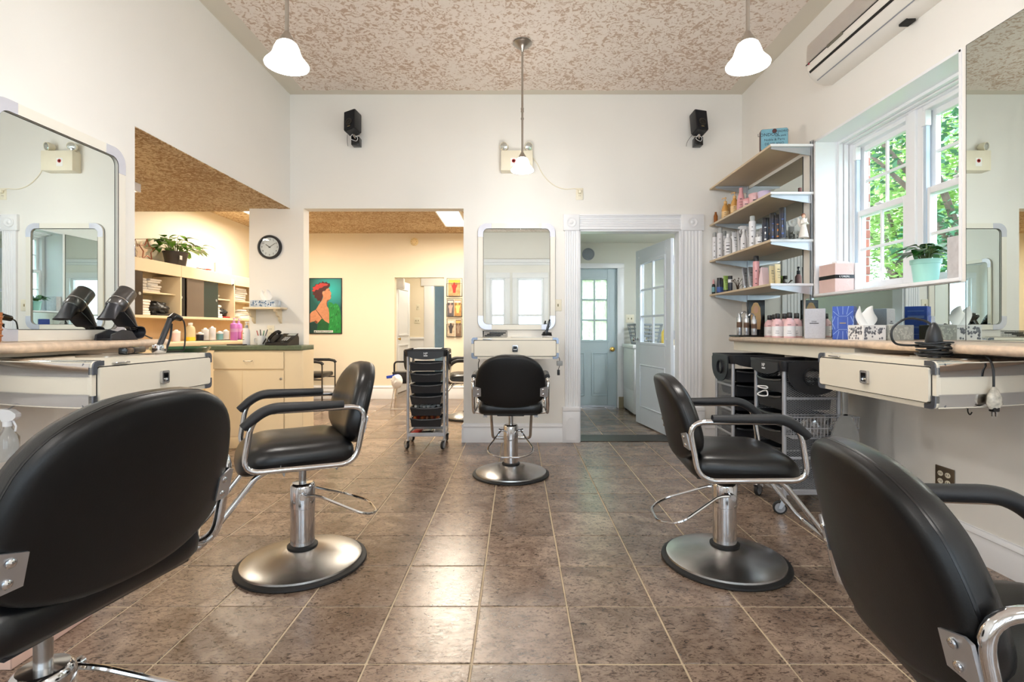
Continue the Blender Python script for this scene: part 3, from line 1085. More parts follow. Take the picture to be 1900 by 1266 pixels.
# ------------------------------------------------------------------ styling chairs
def cushion(outline, prof, bend=0.0, dome=0.0):
    """Loft scaled copies of a closed outline; prof = [(inset, height)], dome lifts the middle of the last ring."""
    cx = sum(p[0] for p in outline) / len(outline)
    cy = sum(p[1] for p in outline) / len(outline)
    rs = []
    for ins, h in prof:
        ring = []
        for x, y in outline:
            d = math.hypot(x - cx, y - cy)
            k = max(0.02, (d - ins) / d)
            X, Y_ = cx + (x - cx) * k, cy + (y - cy) * k
            ring.append((X, Y_, h + bend * X * X))
        rs.append(ring)
    return rs


BACK_HALF = [(0.0, 0.0), (0.10, 0.006), (0.180, 0.026), (0.235, 0.058), (0.257, 0.105), (0.258, 0.165), (0.250, 0.225),
             (0.226, 0.295), (0.176, 0.352), (0.095, 0.390), (0.0, 0.399)]
bo = BACK_HALF + [(-x, y) for x, y in BACK_HALF[-2:0:-1]]
BACK_OUT = [(p.x, p.y) for p in catmull([(x, y, 0) for x, y in bo], 3, True)]
SEAT_HALF = [(0.0, -0.235), (0.14, -0.235), (0.215, -0.222), (0.238, -0.18), (0.243, -0.05), (0.244, 0.08), (0.236, 0.17), (0.205, 0.228), (0.13, 0.252), (0.0, 0.258)]
so_ = SEAT_HALF + [(-x, y) for x, y in SEAT_HALF[-2:0:-1]]
SEAT_OUT = [(p.x, p.y) for p in catmull([(x, y, 0) for x, y in so_], 3, True)]


def make_chair(label, dz=0.0, ring=True):
    """Hydraulic styling chair, local +y is where the sitter faces. dz lifts everything above the piston."""
    t = thing('styling_chair', label, 'salon chair')
    # base
    MB().lathe([(0.290, 0), (0.296, 0.006), (0.294, 0.014), (0.282, 0.019), (0.25, 0.02)], 48).build('base_rim', RUBBER, t)
    MB().lathe([(0.268, 0.014), (0.273, 0.020), (0.271, 0.028), (0.258, 0.033), (0.20, 0.050), (0.12, 0.070), (0.066, 0.083), (0.05, 0.084)], 48).build('base_plate', BRUSH, t)
    MB().lathe([(0.056, 0.078), (0.069, 0.080), (0.069, 0.090), (0.058, 0.096), (0.05, 0.096)], 28).build('base_collar', RUBBER, t)
    MB().lathe([(0.055, 0.082), (0.055, 0.268), (0.057, 0.270), (0.057, 0.368), (0.054, 0.380), (0.046, 0.387), (0.02, 0.388)], 28).build('column', CHROME, t)
    MB().lathe([(0.017, 0.38), (0.017, 0.475 + dz)], 16).build('piston', BRUSH, t)
    zs = 0.475 + dz
    sp = MB()
    sp.lathe([(0.03, zs - 0.012), (0.075, zs), (0.075, zs + 0.008), (0.03, zs + 0.012)], 20)
    sp.box(-0.10, 0.10, -0.16, -0.13, zs, zs + 0.014, 0.003, 1); sp.box(-0.10, 0.10, 0.13, 0.16, zs, zs + 0.014, 0.003, 1)
    sp.box(-0.03, 0.03, -0.16, 0.16, zs, zs + 0.014, 0.003, 1)
    sp.build('seat_plate', BLKP, t)
    # wing nuts under the seat
    for x, y in ((0.19, 0.10), (-0.19, 0.10), (0.19, -0.12), (-0.19, -0.12)):
        q = MB().cyl((x, y, zs + 0.02), (x, y, zs - 0.012), 0.005, seg=8)
        q.box(x - 0.014, x - 0.004, y - 0.003, y + 0.003, zs - 0.016, zs + 0.001, 0.002, 1)
        q.box(x + 0.004, x + 0.014, y - 0.003, y + 0.003, zs - 0.016, zs + 0.001, 0.002, 1)
        q.build('wing_nut', ALU, t)
    # pump stirrup
    if ring:
        for s in (-1, 1):
            pv = MB()
            pv.cyl((s * 0.052, 0.012, 0.338), (s * 0.084, 0.012, 0.338), 0.010, seg=12)
            pv.cyl((s * 0.082, 0.012, 0.338), (s * 0.094, 0.012, 0.338), 0.013, seg=12)
            pv.build('pump_pivot', CHROME, t)
        pts = fillet([(0.075, 0.012, 0.338), (0.082, -0.05, 0.338), (0.178, -0.25, 0.240), (0.10, -0.335, 0.215), (-0.10, -0.335, 0.215), (-0.178, -0.25, 0.240),
                      (-0.082, -0.05, 0.338), (-0.075, 0.012, 0.338)], 0.06, 6)
        MB().tube(pts, 0.0068, 8).build('pump_stirrup', CHROME, t)
    # footrest
    pts = fillet([(0.165, 0.05, zs + 0.018), (0.165, 0.19, zs + 0.010), (0.160, 0.40, zs - 0.26), (0.150, 0.43, zs - 0.285), (-0.150, 0.43, zs - 0.285), (-0.160, 0.40, zs - 0.26), (-0.165, 0.19, zs + 0.010), (-0.165, 0.05, zs + 0.018)],
                 0.055, 6)
    MB().tube(pts, 0.0125, 10).build('footrest', CHROME, t)
    # seat
    z0 = zs + 0.016
    st = MB().rings(cushion(SEAT_OUT, [(0.05, z0), (0.018, z0 + 0.002), (0.004, z0 + 0.016), (0.0, z0 + 0.040), (0.004, z0 + 0.066), (0.018, z0 + 0.088),
                                       (0.045, z0 + 0.104), (0.09, z0 + 0.114), (0.15, z0 + 0.119), (0.22, z0 + 0.120)]))
    st.v = [(x, y, z - (0.030 * max(0, (y - 0.08) / 0.18) ** 2)) for x, y, z in st.v]
    st.v = [(x, y + 0.03, z) for x, y, z in st.v]
    st.build('seat', VINYL, t, 60)
    MB().box(-0.20, 0.20, -0.18, 0.19, z0 - 0.006, z0 + 0.006, 0.003, 1).build('seat_board', BLKP, t)
    # side frames, arm pads
    for s in (-1, 1):
        x = s * 0.272
        P = [(x, -0.205, zs + 0.035), (x, -0.235, zs + 0.15), (x, -0.225, zs + 0.275), (x, -0.15, zs + 0.283), (x, 0.232, zs + 0.283), (x, 0.262, zs + 0.16), (x, 0.245, zs + 0.040)]
        loop = fillet([(x, -0.188, zs + 0.022), (x, -0.236, zs + 0.277), (x, 0.225, zs + 0.284), (x, 0.262, zs + 0.036)],
                      [0.075, 0.075, 0.09, 0.07], 8, True)
        MB().tube(loop, 0.0125, 10, True, up=(1, 0, 0)).build('arm_frame', CHROME, t)
        pad = fillet([(x, -0.135, zs + 0.292), (x, 0.175, zs + 0.297), (x, 0.262, zs + 0.222)], 0.085, 8)
        n = len(pad)
        MB().tube(pad, [0.0240 if 0 < k < n - 1 else 0.019 for k in range(n)], 12, up=(1, 0, 0), flat=(1.12, 0.92)).build('arm_pad', PADB, t, 60)
        rl = MB().tube([(x, -0.10, zs + 0.022), (s * 0.20, -0.10, zs + 0.012), (s * 0.10, -0.10, zs + 0.012)], 0.009, 8).build('cross_rail', CHROME, t)
        rl = MB().tube([(x, 0.12, zs + 0.030), (s * 0.20, 0.12, zs + 0.014), (s * 0.10, 0.12, zs + 0.012)], 0.009, 8)
        rl.build('cross_rail', CHROME, t)
    # backrest: outline in (x, up), thickness along -y, leaned back
    lean = math.radians(13)
    zb = zs + 0.076
    M = Matrix.Translation((0, -0.205, zb)) @ Matrix.Rotation(lean, 4, 'X') @ Matrix(((1, 0, 0, 0), (0, 0, 1, 0), (0, 1, 0, 0), (0, 0, 0, 1)))
    # outline z -> local +y is the front side of the back; the back wraps the sitter
    front = cushion(BACK_OUT, [(0.0, -0.016), (0.002, 0.010), (0.012, 0.032), (0.035, 0.047), (0.08, 0.054), (0.14, 0.057), (0.185, 0.058)], 0.55)
    bk = MB().rings(front, M=M)
    bk.build('backrest', VINYL, t, 60)
    rear = cushion(BACK_OUT, [(0.0, -0.010), (0.002, -0.026), (0.008, -0.034), (0.022, -0.038), (0.08, -0.040), (0.185, -0.041)], 0.55)
    MB().rings(rear, M=M).build('back_shell', VINYLB, t, 60)
    for s in (-1, 1):
        def bp(x, v, d):
            return M @ Vector((s * x, v, d + 0.55 * x * x))
        pm = MB()
        u0, u1, v0, v1 = 0.214, 0.272, 0.078, 0.158
        a = [bp(u0, v0 + 0.01, -0.0425), bp(u0 + 0.045, v0, -0.0425), bp(u1, v0 + 0.005, -0.046), bp(u1, v1 - 0.005, -0.046), bp(u0 + 0.045, v1, -0.0425), bp(u0, v1 - 0.01, -0.0425)]
        b = [bp(u0, v0 + 0.01, -0.0385), bp(u0 + 0.045, v0, -0.0385), bp(u1, v0 + 0.005, -0.040), bp(u1, v1 - 0.005, -0.040), bp(u0 + 0.045, v1, -0.0385), bp(u0, v1 - 0.01, -0.0385)]
        pm.rings([a, b])
        po = pm.build('back_bracket', ALU, t)
        for v in (v0 + 0.022, v1 - 0.022):
            MB().lathe([(0.0085, 0), (0.0085, 0.003), (0.005, 0.006), (0.001, 0.0065)], 10, M=Matrix.Translation(bp(u0 + 0.022, v, -0.042)) @ M.to_3x3().to_4x4() @ Matrix.Rotation(PI, 4, 'X')).build('bolt', CHROME, po)
    return t


def chair_at(x, y, deg, label, dz=0.0, group='black vinyl styling chairs'):
    """deg: direction the sitter faces, measured from +Y towards -X (left)."""
    c = make_chair(label, dz)
    c.location = (x, y, 0)
    c.rotation_euler = (0, 0, math.radians(deg))
    c['group'] = group
    # the round base and column stay, everything turns with the seat
    return c


chair_at(-1.03, 2.45, 120, 'black styling chair before the drawer station with hair irons, front of its backrest showing', 0.018)
chair_at(-0.050, 3.94, 0, 'black styling chair with its back turned, in front of the pier mirror', 0.0)
chair_at(1.000, 2.465, -95, 'black styling chair in profile beside the two black drawer trolleys', -0.035)
chair_at(-1.03, 1.11, 80, 'black styling chair close to the pink box, pump stirrup swung out', 0.056)
chair_at(0.958, 0.985, -99.5, 'black styling chair beside the wall outlet with its curved back shell showing', -0.048)
# ------------------------------------------------------------------ drawer stations
def make_station(label):
    """Wall-hung drawer station. local: back at y=0 (wall), drawer at y=-D, z=0 is the underside."""
    t = thing('drawer_station', label, 'salon station')
    D, H_ = 0.62, 0.185
    hw, hb = 0.378, 0.20
    side = catmull([(hw, -D, 0), (hw - 0.035, -D * 0.68, 0), (hw - 0.095, -D * 0.34, 0), (hb, 0, 0)], 6)
    pts = [(-p.x, p.y) for p in reversed(side)] + [(p.x, p.y) for p in side]
    pts = [(x, y) for x, y in pts]
    MB().prism(pts, 0.004, H_ - 0.004).build('body', LAMC, t)
    # chrome bands along both curved sides, and the rounded top and bottom edges
    for s in (-1, 1):
        for z0, z1, tp in ((H_ - 0.062, H_, 1), (0.0, 0.058, -1)):
            rs = []
            n = len(side)
            for i, p in enumerate(side):
                q = side[min(i + 1, n - 1)] - side[max(i - 1, 0)]
                nn = Vector((q.y, -q.x, 0)).normalized()
                if nn.x < 0: nn = -nn
                prof = [(0.0, z0), (0.005, z0 + 0.002), (0.005, z1 - 0.02), (-0.001, z1 - 0.006), (-0.012, z1), (-0.045, z1 + 0.0015), (-0.045, z1 - 0.004)]
                if tp < 0:
                    prof = [(0.0, z1), (0.005, z1 - 0.002), (0.005, z0 + 0.02), (-0.001, z0 + 0.006), (-0.012, z0), (-0.03, z0), (-0.03, z0 + 0.006)]
                rs.append([Vector((s * (p.x + nn.x * d), p.y + nn.y * d, z)) for d, z in prof])
            MB().rings(rs).build('chrome_band', CHROME, t)
    # front frame with dark gap and rounded drawer front
    MB().prism(rrect(-hw, hw, 0, H_, 0.02, 5), -D - 0.008, -D + 0.01, 'y').build('front_frame', LAMC, t)
    MB().prism(rrect(-hw + 0.020, hw - 0.020, 0.020, H_ - 0.022, 0.014, 5), -D - 0.0095, -D - 0.006, 'y').build('drawer_gap', DARKGAP, t)
    dr = MB().prism(rrect(-hw + 0.024, hw - 0.024, 0.024, H_ - 0.026, 0.012, 5), -D - 0.020, -D - 0.006, 'y').build('drawer_front', LAMC, t)
    pl = MB()
    pl.frame_prism(rrect(-0.024, 0.024, 0.062, 0.120, 0.007, 3), rrect(-0.017, 0.017, 0.070, 0.110, 0.004, 3), -D - 0.032, -D - 0.019, 'y')
    pl.build('drawer_pull', CHROME, dr)
    MB().box(-0.017, 0.017, -D - 0.0225, -D - 0.019, 0.070, 0.110).build('pull_recess', BLKG, dr)
    MB().box(-0.015, 0.015, -D - 0.030, -D - 0.020, 0.074, 0.086, 0.004).build('pull_lip', CHROME, dr)
    GREYC = mat('corner_cap_grey', (128, 134, 146), 0.22, 0.85)
    for sx in (-1, 1):
        for sz in (0, 1):
            za, zb = (0.0, 0.052) if sz == 0 else (H_ - 0.052, H_)
            zc = 0.0 if sz == 0 else H_
            dz_ = 1 if sz == 0 else -1
            out = fillet([(sx * (hw - 0.052), 0, zc), (sx * hw, 0, zc), (sx * hw, 0, zc + dz_ * 0.052)], 0.024, 6)
            inn = fillet([(sx * (hw - 0.052), 0, zc + dz_ * 0.019), (sx * (hw - 0.019), 0, zc + dz_ * 0.019), (sx * (hw - 0.019), 0, zc + dz_ * 0.052)], 0.010, 6)
            poly = [(p.x, p.z) for p in out] + [(p.x, p.z) for p in reversed(inn)]
            MB().prism(poly, -D - 0.014, -D + 0.03, 'y').build('corner_cap', GREYC, t)
    # tool insert plate on the top
    MB().prism(rrect(-0.04, 0.26, -0.42, -0.26, 0.02, 4), H_ - 0.004, H_ + 0.002).build('tool_plate', BRUSHD, t)
    MB().box(-0.28, -0.20, -D - 0.022, -D - 0.006, H_ - 0.016, H_ - 0.010, 0.002, 1).build('label_clip', CHROME, t)
    return t


st = make_station('cream drawer station with chrome sides carrying the coiled hair iron cord')
st.location = (R, 2.325, 0.812)
st.rotation_euler = (0, 0, -R90)
stl = dup(st, (L, 2.325, 0.812), R90, 'cream drawer station with chrome sides under the hair dryer ledge')
stb = dup(st, (-0.02, B, 0.862), 0, 'cream drawer station hung under the pier mirror')
for o in (st, stl, stb):
    o['group'] = 'cream drawer stations'

# ------------------------------------------------------------------ framed mirrors
def framed_mirror(label, w, h, loc, rz):
    """local: back at y=0, faces -y, z from 0."""
    t = thing('wall_mirror', label, 'mirror', loc, rz)
    fw = 0.052
    out = rrect(-w / 2, w / 2, 0, h, 0.085, 8)
    inn = rrect(-w / 2 + fw, w / 2 - fw, fw, h - fw, 0.045, 8)
    MB().prism(rrect(-w / 2 + 0.03, w / 2 - 0.03, 0.03, h - 0.03, 0.05, 8), -0.012, -0.002, 'y').build('glass', MIRROR, t)
    MB().frame_prism(out, inn, -0.022, -0.001, 'y').build('frame', mat('mirror_frame_cream', (233, 229, 218), 0.3, vary=0.01), t)
    CAP = mat('mirror_corner_pearl', (212, 214, 226), 0.25, 0.35, vary=0.02)
    n = 9
    for q in range(4):
        o4 = out[q * n:(q + 1) * n]
        i4 = inn[q * n:(q + 1) * n]
        sx, sz = ((1, 1), (-1, 1), (-1, -1), (1, -1))[q]
        ext = 0.05
        first, last = o4[0], o4[-1]
        # extend a little along the straight sides
        if q == 0: a, b, c, d = (first[0], first[1] - ext), (last[0] - ext, last[1]), (i4[0][0], first[1] - ext), (last[0] - ext, i4[-1][1])
        if q == 1: a, b, c, d = (first[0] + ext, first[1]), (last[0], last[1] - ext), (first[0] + ext, i4[0][1]), (i4[-1][0], last[1] - ext)
        if q == 2: a, b, c, d = (first[0], first[1] + ext), (last[0] + ext, last[1]), (i4[0][0], first[1] + ext), (last[0] + ext, i4[-1][1])
        if q == 3: a, b, c, d = (first[0] - ext, first[1]), (last[0], last[1] + ext), (first[0] - ext, i4[0][1]), (i4[-1][0], last[1] + ext)
        oo = [a] + o4 + [b]
        ii = [c] + i4 + [d]
        poly = oo + list(reversed(ii))
        MB().prism(poly, -0.0245, -0.0215, 'y').build('corner_cap', CAP, t)
    MB().tube([(x, -0.0035, z) for x, z in rrect(-w / 2 - 0.001, w / 2 + 0.001, -0.001, h + 0.001, 0.086, 8)], 0.0022, 5, True).build('edge_shadow_line', GREYP, t)  # grey line standing in for the shadow around the frame
    MB().tube([(x, -0.0225, z) for x, z in inn], 0.0016, 5, True).build('inner_edge', DARKGAP, t)
    return t


framed_mirror('rounded cream-framed mirror on the pier between the opening and the laundry door', 0.762, 1.05, (-0.008, B, 1.115), 0)
framed_mirror('rounded cream-framed mirror above the hair dryer ledge', 0.762, 1.062, (L, 2.524, 1.066), R90)

# frameless mirrors on the window wall
def plate(name, label, y0, y1, z0, z1):
    t = thing(name, label, 'mirror', (R, (y0 + y1) / 2, z0))
    MB().box(-0.007, -0.0005, y0 - (y0 + y1) / 2, y1 - (y0 + y1) / 2, 0, z1 - z0).build('glass', MIRG, t)
    e = MB()
    h = (y1 - y0) / 2
    for a, b, c, d in ((-h - 0.002, -h, 0, z1 - z0), (h, h + 0.002, 0, z1 - z0), (-h, h, z1 - z0, z1 - z0 + 0.002)):
        e.box(-0.0075, -0.0005, a, b, c, d)
    e.build('edge', mat('mirror_edge_dark', (60, 70, 70), 0.3), t)
    return t


plate('wall_mirror', 'large frameless mirror panel beside the window', 1.30, 2.525, 1.064, 2.522)
plate('wall_mirror', 'low frameless mirror strip under the window sill', 2.529, 3.930, 1.064, WZ0 - 0.012)
plate('wall_mirror', 'frameless mirror panel behind the product shelves', 3.975, 4.935, 1.064, 2.46)

# ------------------------------------------------------------------ ledges and counters
def bullnose_poly(d, t):
    """section of a slab with a rounded front edge: (distance from wall, height)."""
    r = t / 2
    pts = [(0, 0), (d - r, 0)]
    for k in range(7):
        a = -R90 + PI * k / 6
        pts.append((d - r + r * math.cos(a), r + r * math.sin(a)))
    pts += [(d - r, t), (0, t)]
    return pts


t = thing('counter', 'beige stone-look counter under the window and shelves', 'counter', (R, 3.0, 1.018))
top = [(R - 0.003, 1.2), (R - 0.405, 1.2), (R - 0.43, 2.8), (R - 0.455, 4.28), (R - 0.40, 4.34), (R - 0.30, 4.37), (R - 0.003, 4.40)]
rs = []
for ins, z in ((0.022, 0.0), (0.006, 0.004), (0.0, 0.014), (0.0, 0.026), (0.006, 0.036), (0.022, 0.040)):
    rs.append([(x - R + (ins if k not in (0, 6) else 0), y - 3.0 - (ins if k >= 4 else 0), z) for k, (x, y) in enumerate(top)])
MB().rings(rs).build('slab', LEDGE, t, 60)
MB().box(-0.405, -0.003, -0.24, 1.30, -0.075, 0.0, 0.003, 1).build('apron', LAMC, t)
t = thing('counter', 'narrow beige stone-look ledge under the wall mirror', 'counter', (L, 2.0, 1.020))
sec = bullnose_poly(0.215, 0.042)
MB().rings([[(d, y, z) for d, z in sec] for y in (-0.9, 0.99)]).build('slab', LEDGE, t, 60)
MB().box(0.001, 0.02, -0.9, 0.99, 0.042, 0.058, 0.002, 1).build('splash_strip', LAMC, t)
MB().box(0.003, 0.10, -0.9, 0.985, -0.020, 0.0, 0.002, 1).build('apron', LAMC, t)

# ------------------------------------------------------------------ product shelves
SHX = 1.900
SH_Z = [2.512, 2.152, 1.796, 1.464]
t = thing('wall_shelf', 'four tan shelves on metal brackets holding hair products', 'shelf', (R, 4.45, 0))
for y in (-0.60, 0.47):
    s_ = MB()
    s_.box(-0.016, -0.001, y - 0.013, y - 0.006, 1.34, 2.54); s_.box(-0.016, -0.001, y + 0.006, y + 0.013, 1.34, 2.54)
    s_.box(-0.005, -0.001, y - 0.013, y + 0.013, 1.34, 2.54)
    so = s_.build('shelf_standard', ALU, t)
    for z in SH_Z:
        br = MB().prism([(-0.315, z - 0.024), (-0.315, z - 0.036), (-0.012, z - 0.085), (-0.012, z - 0.024)], y - 0.0035, y + 0.0035, 'y')
        br.box(-0.315, -0.012, y - 0.012, y + 0.012, z - 0.024, z - 0.019)
        br.build('bracket', ALU, t)
for z in SH_Z:
    MB().box(SHX - R, -0.002, -0.612, 0.604, z - 0.018, z, 0.002, 1).build('shelf_board', SHELFC, t)
    MB().box(SHX - R, -0.002, -0.616, -0.612, z - 0.018, z, 0.001, 1).build('end_trim', WHITEP, t)

# ------------------------------------------------------------------ air conditioner
t = thing('air_conditioner', 'white wall-mounted air conditioner with ribbed grille', 'air conditioner', (R, 3.13, 2.845))
LEN = 0.49
sec = [(0, 0.0), (-0.06, -0.004), (-0.115, 0.014), (-0.165, 0.06), (-0.185, 0.10), (-0.190, 0.16), (-0.185, 0.255), (-0.165, 0.290), (-0.12, 0.300), (0, 0.300)]
rs = []
for y, k in ((-LEN, 0.94), (-LEN + 0.012, 0.99), (-LEN + 0.03, 1.0), (LEN - 0.03, 1.0), (LEN - 0.012, 0.99), (LEN, 0.94)):
    rs.append([(x * k, y, 0.15 + (z - 0.15) * (0.5 + k / 2)) for x, z in sec])
ACW = mat('air_conditioner_shell', (232, 228, 220), 0.4, vary=0.01)
MB().rings(rs).build('housing', ACW, t, 50)
g = MB()
for k in range(18):
    z = 0.142 + 0.118 * k / 17
    x = -0.1905 if z < 0.2 else -0.1905 + (z - 0.2) * 0.075
    g.box(x - 0.005, x + 0.004, -LEN + 0.035, LEN - 0.035, z - 0.0018, z + 0.0018)
o = g.build('grille_ribs', mat('air_conditioner_rib', (214, 206, 198), 0.5, vary=0.02), t)
o['kind'] = 'stuff'
MB().box(-0.0, -0.004, -0.0, 0.001, 0.1, 0.101).build('mount_tab', ACW, t)


def ac_strip(nm, u0, u1, m, th=0.004, inset=0.03):
    """strip lying on the sloping underside between arc positions u0..u1 (0 at wall bottom, 1 at grille foot)."""
    A = [Vector((-0.06, 0, -0.004)), Vector((-0.115, 0, 0.014)), Vector((-0.165, 0, 0.06)), Vector((-0.185, 0, 0.10)), Vector((-0.19, 0, 0.14))]
    def at(u):
        f = u * 4
        i = min(3, int(f))
        return A[i].lerp(A[i + 1], f - i)
    rs_ = []
    n = 5
    inn, outr = [], []
    for k in range(n + 1):
        p = at(u0 + (u1 - u0) * k / n)
        d = Vector((-0.7, 0, -0.7)) * th
        inn.append(p - d * 0.5)
        outr.append(p + d)
    ring = outr + list(reversed(inn))
    return MB().rings([[(p.x, y, p.z) for p in ring] for y in (-LEN + inset, LEN - inset)]).build(nm, m, t)


ac_strip('louver', 0.30, 0.56, ACW, 0.005, 0.05)
ac_strip('louver', 0.66, 0.94, ACW, 0.005, 0.04)
ac_strip('air_slot', 0.565, 0.655, DARKGAP, 0.006, 0.04)
ac_strip('air_slot', 0.27, 0.295, GREYP, 0.004, 0.04)
ac_strip('air_slot', 0.935, 0.985, DARKGAP, 0.006, 0.02)
dp = MB().box(-0.199, -0.188, 0.06, 0.22, 0.118, 0.138, 0.003, 1).build('display_window', mat('smoked_lens', (108, 104, 92), 0.2), t)
MB().lathe([(0.008, 0), (0.008, 0.002), (0.001, 0.0025)], 14, M=Matrix.Translation((-0.194, LEN - 0.06, 0.125)) @ Matrix.Rotation(-R90, 4, 'Y')).build('logo_badge', mat('logo_red', (170, 30, 60), 0.4), t)
MB().box(-0.07, -0.015, -0.30, -0.24, -0.016, 0.0, 0.003, 1).build('drain_opening', DARKGAP, t)

# ------------------------------------------------------------------ emergency light, outlets, switches
def wall_plate(name, label, cat, loc, rz, kind='outlet', gang=1, m=None, group=None):
    t = thing(name, label, cat, loc, rz, group)
    w = 0.072 if gang == 1 else 0.118
    MB().box(-w / 2, w / 2, -0.007, -0.0005, -0.058, 0.058, 0.004).build('plate', m or IVORY, t)
    for gx in ([0] if gang == 1 else [-0.023, 0.023]):
        if kind == 'outlet':
            for z in (-0.020, 0.020):
                f = MB().prism([(gx + 0.016 * math.cos(a * PI / 8) , z + 0.0135 * math.sin(a * PI / 8)) for a in range(16)], -0.010, -0.006, 'y').build('receptacle', IVORY, t)
                q = MB().box(gx - 0.008, gx - 0.005, -0.0106, -0.0096, z - 0.003, z + 0.006)
                q.box(gx + 0.005, gx + 0.008, -0.0106, -0.0096, z - 0.003, z + 0.006)
                q.build('slot', DARKGAP, f)
        else:
            MB().box(gx - 0.007, gx + 0.007, -0.011, -0.006, -0.013, 0.013, 0.002, 1).build('toggle', IVORYD, t)
    return t


wall_plate('wall_outlet', 'ivory outlet high on the wall feeding the emergency light', 'outlet', (0.616, B, 2.458), 0)
wall_plate('light_switch', 'ivory switch plate between pier mirror and door casing', 'switch', (0.402, B, 1.357), 0, 'switch')
wall_plate('wall_outlet', 'brown double outlet plate low on the window wall', 'outlet', (R, 2.655, 0.345), -R90, 'outlet', 2, mat('brown_plate', (96, 82, 66), 0.35, 0.3))
wall_plate('light_switch', 'ivory double switch beside the pale blue door', 'switch', (1.60, LA_Y, 1.27), 0, 'switch', 2)
wall_plate('wall_outlet', 'ivory outlet below the tissue shelf', 'outlet', (-2.44, B, 1.10), 0)
wall_plate('light_switch', 'upper ivory switch plate on the hall wall', 'switch', (-1.985, HY, 1.56), 0, 'switch')
wall_plate('light_switch', 'lower ivory double switch plate on the hall wall', 'switch', (-2.00, HY, 1.29), 0, 'switch', 2)

t = thing('emergency_light', 'ivory emergency light box with two lamp heads high on the wall', 'emergency light', (0.0, B, 2.661))
MB().box(-0.160, 0.150, -0.105, -0.001, 0.0, 0.195, 0.006).build('battery_box', IVORY, t)
MB().box(-0.150, 0.140, -0.04, -0.001, 0.195, 0.212, 0.003, 1).build('top_cover', IVORY, t)
MB().box(-0.066, -0.006, -0.108, -0.1045, 0.04, 0.12).build('sticker', PAPER, t)
MB().lathe([(0.018, 0), (0.018, 0.001), (0.010, 0.0011), (0.010, 0.0)], 18, M=Matrix.Translation((-0.036, -0.108, 0.092)) @ Matrix.Rotation(R90, 4, 'X')).build('sticker_mark', mat('print_red', (190, 60, 60), 0.6), t)
for s, x in ((-1, -0.125), (1, 0.105)):
    Mx = Matrix.Translation((x, -0.060, 0.245)) @ Matrix.Rotation(math.radians(18 * s), 4, 'Z') @ Matrix.Rotation(math.radians(100), 4, 'X')
    h = MB().lathe([(0.018, -0.045), (0.030, -0.035), (0.040, 0.0), (0.042, 0.028), (0.039, 0.030), (0.036, 0.026)], 22, M=Mx, cap1=False)
    h.cyl((x, -0.05, 0.195), (x, -0.055, 0.225), 0.012)
    ho = h.build('lamp_head', IVORY, t)
    MB().lathe([(0.036, 0.020), (0.037, 0.026), (0.02, 0.031), (0.001, 0.033)], 20, M=Mx).build('lens', mat('lamp_lens', (206, 210, 206), 0.08, 0.75), ho)
cab = catmull([(0.150, -0.03, 0.15), (0.20, -0.006, 0.09), (0.26, -0.006, -0.02), (0.36, -0.006, -0.115), (0.47, -0.006, -0.155), (0.57, -0.006, -0.150), (0.612, -0.014, -0.175)], 8)
MB().tube(cab, 0.0045, 6).build('power_cord', IVORY, t)
MB().box(0.600, 0.628, -0.035, -0.011, -0.200, -0.168, 0.004).build('plug', IVORY, t)


# ------------------------------------------------------------------ loudspeakers
def speaker(label, x, z, yaw, roll):
    t = thing('wall_speaker', label, 'speaker', (x, B, z), 0, 'black wall speakers')
    Mx = Matrix.Translation((0, -0.13, 0.06)) @ Matrix.Rotation(math.radians(yaw), 4, 'Z') @ Matrix.Rotation(math.radians(-14), 4, 'X') @ Matrix.Rotation(math.radians(roll), 4, 'Y')
    MB().box(-0.065, 0.065, -0.055, 0.055, 0, 0.215, 0.012, 2, Mx).build('cabinet', BLKP, t)
    gr = MB().box(-0.057, 0.057, -0.060, -0.053, 0.008, 0.207, 0.004, 1, Mx).build('grille', mat('speaker_cloth', (18, 18, 24), 0.85, bump=0.4, bscale=500), t)
    MB().lathe([(0.040, 0), (0.040, 0.002), (0.034, 0.004), (0.030, 0.001), (0.012, 0.001), (0.001, 0.004)], 24, M=Mx @ Matrix.Translation((0, -0.060, 0.075)) @ Matrix.Rotation(R90, 4, 'X')).build('driver_ring', BLKG, gr)
    MB().box(-0.014, 0.014, -0.0615, -0.0595, 0.024, 0.031, 0, 1, Mx).build('badge', mat('badge_gold', (180, 160, 110), 0.3, 0.8), gr)
    MB().box(-0.050, 0.050, -0.05, 0.05, -0.012, 0.002, 0.004, 1, Mx).build('foot', BLKP, t)
    MB().cyl((0, -0.115, 0.055), (0.01, -0.075, 0.02), 0.011).build('swivel', CHROME, t)
    b = MB().box(-0.03, 0.05, -0.085, -0.001, -0.045, 0.035, 0.005)
    b.build('wall_bracket', BLKG, t)
    MB().tube(catmull([(0.0, -0.12, 0.05), (-0.03, -0.11, 0.01), (0.02, -0.092, -0.012), (0.035, -0.09, 0.02), (0.0, -0.1, 0.045)], 6), 0.0025, 5).build('wire', WHITEP, t)
    MB().tube(catmull([(-0.06, -0.10, 0.05), (-0.085, -0.03, 0.01), (-0.088, -0.003, -0.03)], 5), 0.002, 5).build('wall_wire', mat('wire_dark', (70, 70, 70), 0.5), t)
    return t


speaker('black wall speaker angled over the wide opening', -1.590, 2.962, -20, -10)
speaker('black wall speaker over the laundry door casing', 1.760, 2.960, 12, 3)

